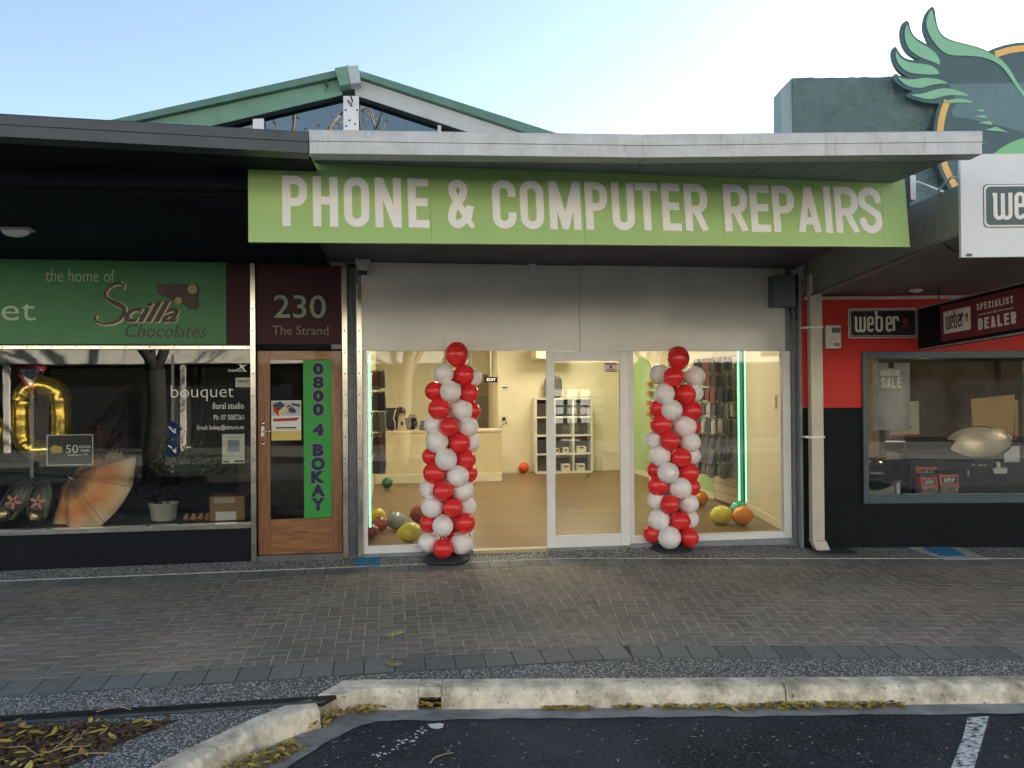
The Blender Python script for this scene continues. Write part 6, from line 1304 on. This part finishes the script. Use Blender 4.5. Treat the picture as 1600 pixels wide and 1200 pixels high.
slate_t = mat('slate teal print', (.055, .105, .118), .55, var=.1, scale=3); light_t = mat('pale teal print', (.105, .18, .2), .55, var=.1, scale=3); wing = mat('wing green print', (.22, .46, .29), .55, var=.06, scale=3); orng = mat('orange ring print', (.72, .42, .13), .55, var=.06)
def cut(polys, y, th, mt_, nm): m_ = MB(T3); raised(m_, *union([em(p, y) for p in polys]), y, th); m_.build(nm, mt_, EM)
cut([smooth(outline, 1), disc], .15, .05, slate_t, 'backing')
ringp = []
for k in range(90):
    t0, t1 = 6.2832 * k / 90, 6.2832 * (k + 1) / 90
    md = (t0 + t1) / 2; deg = math.degrees(md)
    if 203 < deg < 247: continue
    ringp.append([(cx + r_ * math.cos(t_), cz + r_ * math.sin(t_)) for r_, t_ in ((rr_, t0), (rr_, t1), (rr_ - 46, t1), (rr_ - 46, t0))])
cut(ringp, .144, .0055, orng, 'ring')
cut([[(470, 605), (1015, 600), (1300, 620), (1300, 1010), (1015, 958), (820, 905), (640, 862), (500, 845), (488, 800), (530, 742)]], .146, .0035, light_t, 'body_print')
F1 = [(352, 72), (362, 130), (378, 190), (402, 248), (445, 285), (520, 310), (620, 333), (720, 363), (805, 402), (860, 440), (920, 520), (970, 610), (1030, 690), (1010, 705), (940, 605), (890, 528), (840, 472), (780, 437), (700, 412), (600, 404), (500, 405), (440, 386), (380, 330), (332, 260), (306, 190), (310, 130), (330, 88)]
feathers = [F1, [(172, 172), (188, 235), (220, 282), (270, 318), (330, 348), (378, 388), (402, 430), (408, 475), (360, 450), (290, 427), (228, 395), (182, 355), (158, 300), (150, 245), (158, 195)], [(92, 368), (108, 408), (145, 437), (205, 457), (285, 462), (345, 476), (385, 503), (408, 538), (340, 541), (250, 537), (178, 525), (128, 490), (98, 445), (86, 400)], [(98, 550), (150, 575), (220, 576), (300, 562), (380, 570), (430, 585), (472, 606), (400, 605), (340, 615), (280, 636), (220, 636), (160, 616), (120, 583)], [(185, 684), (260, 681), (320, 666), (380, 645), (450, 637), (510, 647), (560, 664), (625, 693), (560, 692), (500, 686), (440, 692), (380, 711), (320, 719), (255, 706)], [(425, 736), (500, 715), (560, 712), (610, 724), (652, 743), (560, 739), (490, 747)]]
for i, f in enumerate(feathers): cut([smooth(f, 1)], .139, .0045, wing, 'feather')
for f in ([(660, 800), (712, 788), (720, 808)], [(648, 840), (730, 833), (745, 855)], [(675, 888), (765, 873), (788, 905)], [(730, 940), (810, 915), (895, 955)]): cut([f], .139, .0045, wing, 'feather_mark')
cut([smooth([(780, 1120), (850, 1065), (930, 1022), (1015, 992), (1150, 970), (1300, 980), (1300, 1250), (700, 1250)], 1)], .139, .0045, mat('bright green print', (.2, .47, .24), .55, var=.05), 'hill_print')

# ================================================================== BALLOON COLUMNS
redb = mat('red pearl balloon', (.80, .035, .04), .23, var=.08, scale=3, sss=.25); whb = mat('white balloon', (.88, .85, .86), .36, var=.03, scale=3, sss=.3); basem = mat('black rubber base', (.018, .02, .024), .55, var=.25, scale=12)
def balloon(c, r_, mt_, parent, out, stretch=1.06):
    q = out.to_track_quat('Z', 'Y').to_matrix(); m_ = MB(); m_.ell(c, (r_, r_, r_ * stretch), 22, 14, .10, q)
    e_ = c - out * (r_ * stretch); m_.tube([e_ + out * .004, e_ - out * .01, e_ - out * .018], [.006, .005, .009], 6)
    return m_.build('balloon', mt_, parent)
def column(lab, base_px, top_px, lst, rb_px):
    bc = onG(*base_px); bc.y -= 0; dep = (bc - CAM).dot(_F); k = dep / FPX; t = thing('balloon_column', lab, 'balloon column', bc, 'red and white balloon columns by the door')
    zb0 = bc.z + .004; MB().lathe([(0, 0), (.235, 0), (.24, .012), (.235, .03), (.20, .04), (.195, .055), (.12, .062), (0, .066)], Vector((bc.x, bc.y, zb0)), 40).build('base', basem, t)
    MB().tube([(bc.x, bc.y, zb0 + .06), (bc.x, bc.y, 2.0)], .012, 8).build('pole', alu, t)
    for px, py, rp_, cl, back in lst:
        cpt = onP(px, py, bc, _F); dx = (cpt - bc).dot(_r); Rr = .148; r_ = rp_ * k
        if back == 9: off = 0.; out = Vector((0, 0, 1))
        else:
            dd = math.sqrt(max(0.0, Rr * Rr - min(abs(dx), Rr) ** 2)); dd = max(dd, .03); off = dd if back else -dd
            out = (_r * dx + _F * off); out.z = 0; out.normalize()
        cpt = CAM + (cpt - CAM) * ((dep + off) / dep); balloon(cpt, r_ * (dep + off) / dep, redb if cl == 'r' else whb, t, out, 1.12 if back == 9 else 1.05)
Lc = [(714, 554, 18, 'r', 9), (693, 584, 15.8, 'w', 0), (725, 586, 16.5, 'r', 0), (738, 590, 15, 'w', 1), (703, 590, 14, 'r', 1), (679, 611, 15, 'r', 0), (704, 612, 17, 'w', 0), (732, 614, 15.5, 'r', 0), (715, 612, 14, 'w', 1), (686, 639, 17, 'r', 0), (721, 641, 17.5, 'w', 0), (735, 642, 15, 'r', 1), (695, 640, 14, 'w', 1), (678, 664, 15, 'w', 0), (702, 667, 15.5, 'r', 0), (731, 667, 16, 'w', 0), (710, 664, 14, 'r', 1), (683, 690, 18, 'w', 0), (718, 692, 16.5, 'r', 0), (735, 692, 14.5, 'w', 1), (695, 690, 14, 'r', 1), (674, 713, 14, 'r', 0), (697, 718, 17.5, 'w', 0), (727, 718, 16, 'r', 0), (712, 715, 14, 'w', 1), (679, 739, 17.5, 'r', 0), (715, 744, 17.5, 'w', 0), (731, 740, 14.5, 'r', 1), (692, 742, 14, 'w', 1), (671, 764, 15, 'w', 0), (692, 767, 16, 'r', 0), (723, 767, 17, 'w', 0), (708, 766, 14, 'r', 1), (676, 792, 17.5, 'w', 0), (708, 793, 15.5, 'r', 0), (728, 791, 15, 'w', 1), (690, 790, 14, 'r', 1), (671, 818, 14.5, 'r', 0), (692, 822, 16.5, 'w', 0), (725, 817, 17, 'r', 0), (708, 820, 14, 'r', 1), (670, 848, 15.8, 'w', 0), (720, 850, 16.8, 'w', 0), (692, 857, 16, 'r', 0), (700, 845, 14, 'r', 1)]
Rc = [(1060, 560, 17.2, 'r', 9), (1052, 589, 16, 'r', 0), (1031, 585, 16, 'w', 1), (1085, 588, 16.5, 'w', 1), (1060, 590, 13, 'w', 1), (1037.5, 615, 16.8, 'w', 0), (1070.5, 616, 16.2, 'r', 0), (1084, 614, 14.5, 'w', 1), (1048, 614, 14, 'r', 1), (1029, 638, 14, 'r', 0), (1049.5, 641, 16.8, 'w', 0), (1080, 642, 16, 'r', 0), (1065, 640, 14, 'w', 1), (1033, 663.5, 17, 'r', 0), (1069, 666.5, 18, 'w', 0), (1080, 667, 14, 'r', 1), (1045, 665, 14, 'w', 1), (1024, 687, 15, 'w', 0), (1046.5, 689, 15.7, 'r', 0), (1078, 691, 16, 'w', 0), (1060, 690, 14, 'r', 1), (1031, 712, 17, 'w', 0), (1064, 715, 15.8, 'r', 0), (1080, 712, 14.5, 'w', 1), (1046, 714, 14, 'r', 1), (1025, 734, 13.5, 'r', 0), (1044, 739, 17, 'w', 0), (1075, 739, 16.5, 'r', 0), (1058, 738, 14, 'w', 1), (1029, 758, 16.8, 'r', 0), (1063, 763, 17.2, 'w', 0), (1079, 761, 14.5, 'r', 1), (1044, 762, 14, 'w', 1), (1026, 782, 14.5, 'w', 0), (1046.5, 788.5, 15, 'r', 0), (1075.5, 787, 15.5, 'w', 0), (1058, 786, 14, 'r', 1), (1030, 812, 16.8, 'w', 0), (1063, 814, 15.3, 'r', 0), (1077, 811, 14.5, 'w', 1), (1044, 812, 14, 'r', 1), (1021, 834, 15, 'r', 0), (1046, 840, 18, 'w', 0), (1075, 839.5, 16, 'r', 0), (1058, 836, 14, 'w', 1)]
column('red and white balloon column with a white pair at its foot beside the open doorway', (697, 876), None, Lc, 36)
column('red and white balloon column with a white front balloon at its foot before the fixed window', (1048, 860), None, Rc, 37)

# loose balloons on the shop floor
def floor_balloon(lab, px, py, rp_, col_, squash=1., rot=0.):
    gy = py + rp_ * squash; hy = 610; d_ = FPX * 1.645 / (gy - hy); 
    c = onZ(px, gy, .006); dep = (c - CAM).dot(_F); r_ = rp_ * dep / FPX; c = CAM + (onP(px, py, c, _F) - CAM) * 1.0; c = c + Vector((0, r_ * .55, 0)); c.z = .008 + r_ * squash
    mt_ = mat('balloon %s' % (col_,), col_, .25, var=.06, sss=.3, coat=.2); q = Matrix.Rotation(R(80) + rot, 3, 'Y'); m_ = MB(); m_.ell(c, (r_ * squash, r_ * squash, r_ * 1.04), 22, 14, .14, q)
    e_ = c + q @ Vector((0, 0, -r_ * 1.04)); o_ = q @ Vector((0, 0, 1)); t = thing('loose_balloon', lab, 'balloon', Vector((c.x, c.y, .006))); m_.build('body', mt_, t); k = MB(); k.tube([e_ + o_ * .004, e_ - o_ * .012, e_ - o_ * .02], [.006, .005, .011], 6); k.build('knot', mt_, t)
for a in [('yellow balloon half hidden behind the brown balloon by the window jamb', 589, 808, 13.5, (.62, .50, .06), .95), ('brownish red balloon touching the yellow balloon by the window jamb', 593, 820, 12.5, (.34, .06, .045), .95), ('dark red balloon in the lower corner by the window jamb', 579, 832, 12.5, (.22, .03, .035), .95), ('pale grey green balloon between two yellow balloons on the floor', 618, 815, 14.5, (.30, .42, .36), .92), ('large yellow balloon on the floor beside the balloon column', 640, 834, 19, (.70, .62, .08), .82), ('brown red balloon partly behind the balloon column', 657, 804, 16, (.34, .09, .07), 1.0), ('dark green balloon on the floor below the packet rack', 605, 755, 8.5, (.01, .14, .07), 1.), ('small orange red balloon on the floor near the cube shelf', 819, 731, 8, (.72, .10, .02), 1.), ('orange balloon peeking out behind the second balloon column', 1096, 780, 12.5, (.62, .20, .02), .97), ('yellow balloon on the floor behind the fixed window', 1130, 806, 17, (.68, .60, .07), .86), ('orange balloon on the floor below the light strip', 1164, 807, 16.2, (.78, .27, .03), .92), ('green balloon behind the orange balloon below the light strip', 1157, 796, 13, (.05, .42, .22), .95), ('black balloon at the green board behind the second column', 1084, 757, 12, (.012, .03, .02), 1.)]:
    floor_balloon(*a)
# sticker on the sliding door
bx = box_px(945, 567.5, 964, 581, -.062); t = sheet('sticker', 'red and white sticker in the upper corner of the sliding door', 'sticker', bx, -.0605, paper); on_sheet(t, bx, 0, 1, .84, 1, -.0605, redp); on_sheet(t, bx, 0, 1, .0, .14, -.0605, redp); on_sheet(t, bx, .42, .58, .42, .74, -.0605, black); on_sheet(t, bx, .18, .82, .26, .34, -.0605, black)
# utility covers
bluec = mat('blue cover paint', (.03, .20, .36), .6, var=.3, scale=14, bump=.3, bscale=60)
pn = Vector((0, -.179, 1)); pp = Vector((0, .06, -.012))
q = [onP(x, y, pp, pn) for x, y in [(556.5, 868.5), (594.5, 868), (594, 885), (552, 886)]]; t = thing('water_cover', 'blue utility cover in the aggregate below the steel pilaster', 'cover', q[3]); MB().loft([v + Vector((0, 0, -.01)) for v in q], [v + Vector((0, 0, .004)) for v in q]).build('lid', bluec, t, .003)
m_ = MB()
for k in range(3): a, c = q[3].lerp(q[0], .35 + .15 * k), q[2].lerp(q[1], .35 + .15 * k); m_.tube([a.lerp(c, .2) + Vector((0, 0, .0045)), a.lerp(c, .8) + Vector((0, 0, .0045))], .004, 4)
m_.build('ridge', mat('dark blue ridge', (.02, .12, .22), .6), t)
up = Vector((0, 0, .014))
q = [onG(x, y) + up * .6 for x, y in [(1421, 856), (1500, 856), (1545, 874), (1475, 874)]]; t = thing('water_cover', 'blue utility cover set in pale concrete below the barbecue window', 'cover', q[0]); MB().loft([v - up for v in q], q).build('surround', mat('pale concrete', (.4, .42, .42), .9, var=.15), t)
q = [onG(x, y) + up for x, y in [(1441, 857.5), (1487, 857.5), (1510, 870.5), (1470, 870.5)]]; MB().loft([v - up for v in q], q).build('lid', mat('bright blue cover', (.04, .22, .46), .6, var=.4, scale=30), t)
# small metal cap in the border pavers
c = onG(616, 1037.5); t = thing('metal_cap', 'small round metal cap set in the charcoal border pavers', 'cap', c); MB().lathe([(.05, .002), (.055, .006), (.045, .008), (.04, .003), (.02, .004), (0, .006)], c, 24).build('cap', mat('rusty metal', (.33, .27, .19), .5, metal=.5, var=.5, scale=30), t)

# ================================================================== ACROSS THE STREET (seen in the glass)
def mir(px, py, Y): q = onY(px, py, Y); return Vector((q.x, -q.y, q.z))
OB = thing('opposite_building', 'cream shop row with verandah across the street, reflected in the windows', 'building', (2, -19, -.28))
cr_w = mat('cream render', (.8, .75, .64), .85, var=.08, scale=1); MB().box(-30, 34, -20.5, -19.5, -.29, 7.5).build('wall', cr_w, OB)
MB().box(-30, 34, -19.4995, -19.499, -.1, 2.6).build('lower_wall', mat('wall in verandah shade', (.06, .055, .05), .8), OB); vf = mat('pale verandah fascia', (.76, .72, .62), .6, var=.05); MB().box(-30, 34, -18.3, -18.2, 2.6, 3.05).build('fascia', vf, OB); MB().box(-30, 34, -19.5, -18.3, 2.95, 3.04).build('verandah_roof', mat('grey verandah roof', (.35, .36, .36), .6), OB)  # lower wall coloured dark in place of shade under the verandah
for k in range(12): MB().box(-27.4 + k * 5.2, -27.25 + k * 5.2, -18.45, -18.3, -.2, 2.6).build('post', vf, OB)
MB().box(-30, 34, -19.5, -14.5, -.284, -.15).build('bounce_forecourt', mat('bounce concrete', (.14, .14, .13), .9, var=.1), OB)  # concrete apron added to bounce sunlight towards the shop fronts
opq = mat('dark shop glass', (.015, .017, .02), .08, var=.2)
for k in range(14): MB().box(-28.5 + k * 4.4, -28.5 + k * 4.4 + 3.7, -19.498, -19.46, -.14, 2.5).build('shop_window', opq, OB)
for k in range(16): MB().box(-28 + k * 3.9, -28 + k * 3.9 + 1.5, -19.498, -19.47, 4.0, 5.4).build('upper_window', opq, OB)
crd = mat('white listing card', (.8, .8, .78), .6, var=.1, scale=6)
for bx_ in (905, 1372):
    for i in range(4):
        for j in range(4):
            q = mir(bx_ - 33 + i * 21, 614 + j * 14, 19.4); q.y = -19.45; MB().box(q.x - .17, q.x + .17, -19.44, -19.43, q.z - .12, q.z + .12).build('listing_card', crd, OB)
bark = mat('tree bark', (.22, .17, .12), .9, var=.4, scale=9, bump=.8, bscale=20)
def street_tree(lab, base, h0, r0, seed, bk=None):
    q = random.Random(seed); t = thing('street_tree', lab, 'tree', base, 'street trees across the road'); tr = MB(); lf = MB()
    def grow(p, d, ln, r_, dep):
        pts = [p]; rad = [r_]; dd = d.copy()
        for i in range(4):
            dd = (dd + Vector((q.uniform(-.16, .16), q.uniform(-.16, .16), q.uniform(-.02, .1)))).normalized(); pts.append(pts[-1] + dd * ln / 4); rad.append(r_ * (1 - .3 * (i + 1) / 4))
        tr.tube(pts, rad, 8 if dep < 2 else 5)
        if dep >= 3:
            for k in range(10): L_ = q.uniform(.08, .16); leaf_geo(lf, pts[q.randrange(1, 5)] + Vector((q.gauss(0, .25), q.gauss(0, .25), q.gauss(0, .2))), L_, L_ * .5, q.uniform(0, 6.28), q.uniform(-1, 1), .2)
            return
        for k in range(3 if dep else 4):
            a_ = q.uniform(0, 6.28); nd = (dd * .75 + Vector((math.cos(a_), math.sin(a_), .25)) * q.uniform(.5, .85)).normalized(); grow(pts[-1] if k < 2 else pts[-2], nd, ln * q.uniform(.6, .8), rad[-1] * .62, dep + 1)
    grow(base, Vector((0, 0, 1)), h0, r0, 0); tr.build('trunk', bk or bark, t); lf.build('crown', leaf_m, t)
b1 = mir(625, 700, 13); b1.z = -.28; street_tree('street tree with pale trunk across the road, mirrored in the phone shop window', b1, 3.0, .2, 2)
b2 = mir(238, 700, 10.5); b2.z = -.28; street_tree('thick street tree across the road, mirrored in the florist window', b2, 2.5, .26, 5, mat('shaded bark', (.03, .026, .022), .9, var=.4, scale=9, bump=.8, bscale=20))  # bark coloured dark to stand in for the shade on this trunk
b4 = mir(520, 700, 13.5); b4.z = -.28; street_tree('tall street tree across the road, mirrored in the gable glazing', b4, 4.6, .24, 12)
b3_ = mir(1010, 700, 14); b3_.z = -.28; street_tree('street tree across the road, mirrored in the white cladding', b3_, 3.2, .2, 9)
# give way sign with roundabout emblem, facing the shops
c = mir(46, 586, 11.5); t = thing('give_way_sign', 'red bordered triangular road sign mirrored in the florist window', 'sign', (c.x, c.y, -.28))
MB().box(c.x - .03, c.x + .03, c.y - .08, c.y - .03, -.28, c.z + .1).build('post', mat('galvanised post', (.4, .4, .4), .4, metal=.6), t)
for k, (s_, mt_) in enumerate(((.36, redp), (.25, white))): MB().loft([(c.x + s_ * x, c.y - .02 + k * .006, c.z + s_ * z) for x, z in ((-1, .58), (1, .58), (0, -1.15))], [(c.x + s_ * x, c.y - .015 + k * .006, c.z + s_ * z) for x, z in ((-1, .58), (1, .58), (0, -1.15))]).build('plate', mt_, t)
m_ = MB()
for k in range(3):
    ar = [(c.x + .085 * math.cos(a_), c.z + .03 + .085 * math.sin(a_)) for a_ in [2.094 * k + .2 * j for j in range(8)]]; raised(m_, *union(ribbon(ar, .03)), c.y - .006, .002)
m_.build('arrow', black, t)
c = mir(268, 672, 12); t = thing('keep_left_sign', 'blue round road signs on one post mirrored in the florist window', 'sign', (c.x, c.y, -.28)); MB().box(c.x - .03, c.x + .03, c.y - .08, c.y - .03, -.28, 2.6).build('post', MAT['galvanised post'], t)
for zz in (c.z, c.z - .45): MB().loft([(c.x + .2 * math.cos(a_), c.y - .02, zz + .2 * math.sin(a_)) for a_ in [.2618 * k for k in range(24)]], [(c.x + .2 * math.cos(a_), c.y - .01, zz + .2 * math.sin(a_)) for a_ in [.2618 * k for k in range(24)]]).build('disc', mat('road sign blue', (.008, .035, .13), .5), t); m_ = MB(); raised(m_, *union(ribbon([(c.x - .08, zz + .08), (c.x + .08, zz - .08)], .04) + ribbon([(c.x + .08, zz - .08), (c.x + .08, zz + .03)], .04)), c.y - .008, .003); m_.build('arrow', white, t)
# hedge on the traffic island
q = random.Random(6); m_ = MB(); a, c = mir(240, 690, 10), mir(420, 690, 10)
for _ in range(900): L_ = q.uniform(.06, .12); leaf_geo(m_, Vector((q.uniform(a.x, c.x), a.y + q.uniform(-.3, .3), -.1 + abs(q.gauss(0, .4)))), L_, L_ * .5, q.uniform(0, 6.28), q.uniform(-1, 1), .2)
t = thing('low_hedge', 'low green hedge on the traffic island mirrored in the florist window', 'hedge', (a.x, a.y, -.28)); m_.build('foliage', mat('hedge leaf', (.06, .10, .03), .5, var=.4), t); MB().box(a.x, c.x, a.y - .45, a.y + .45, -.284, -.12).build('planter', mat('dark planter', (.04, .035, .03), .9), t)
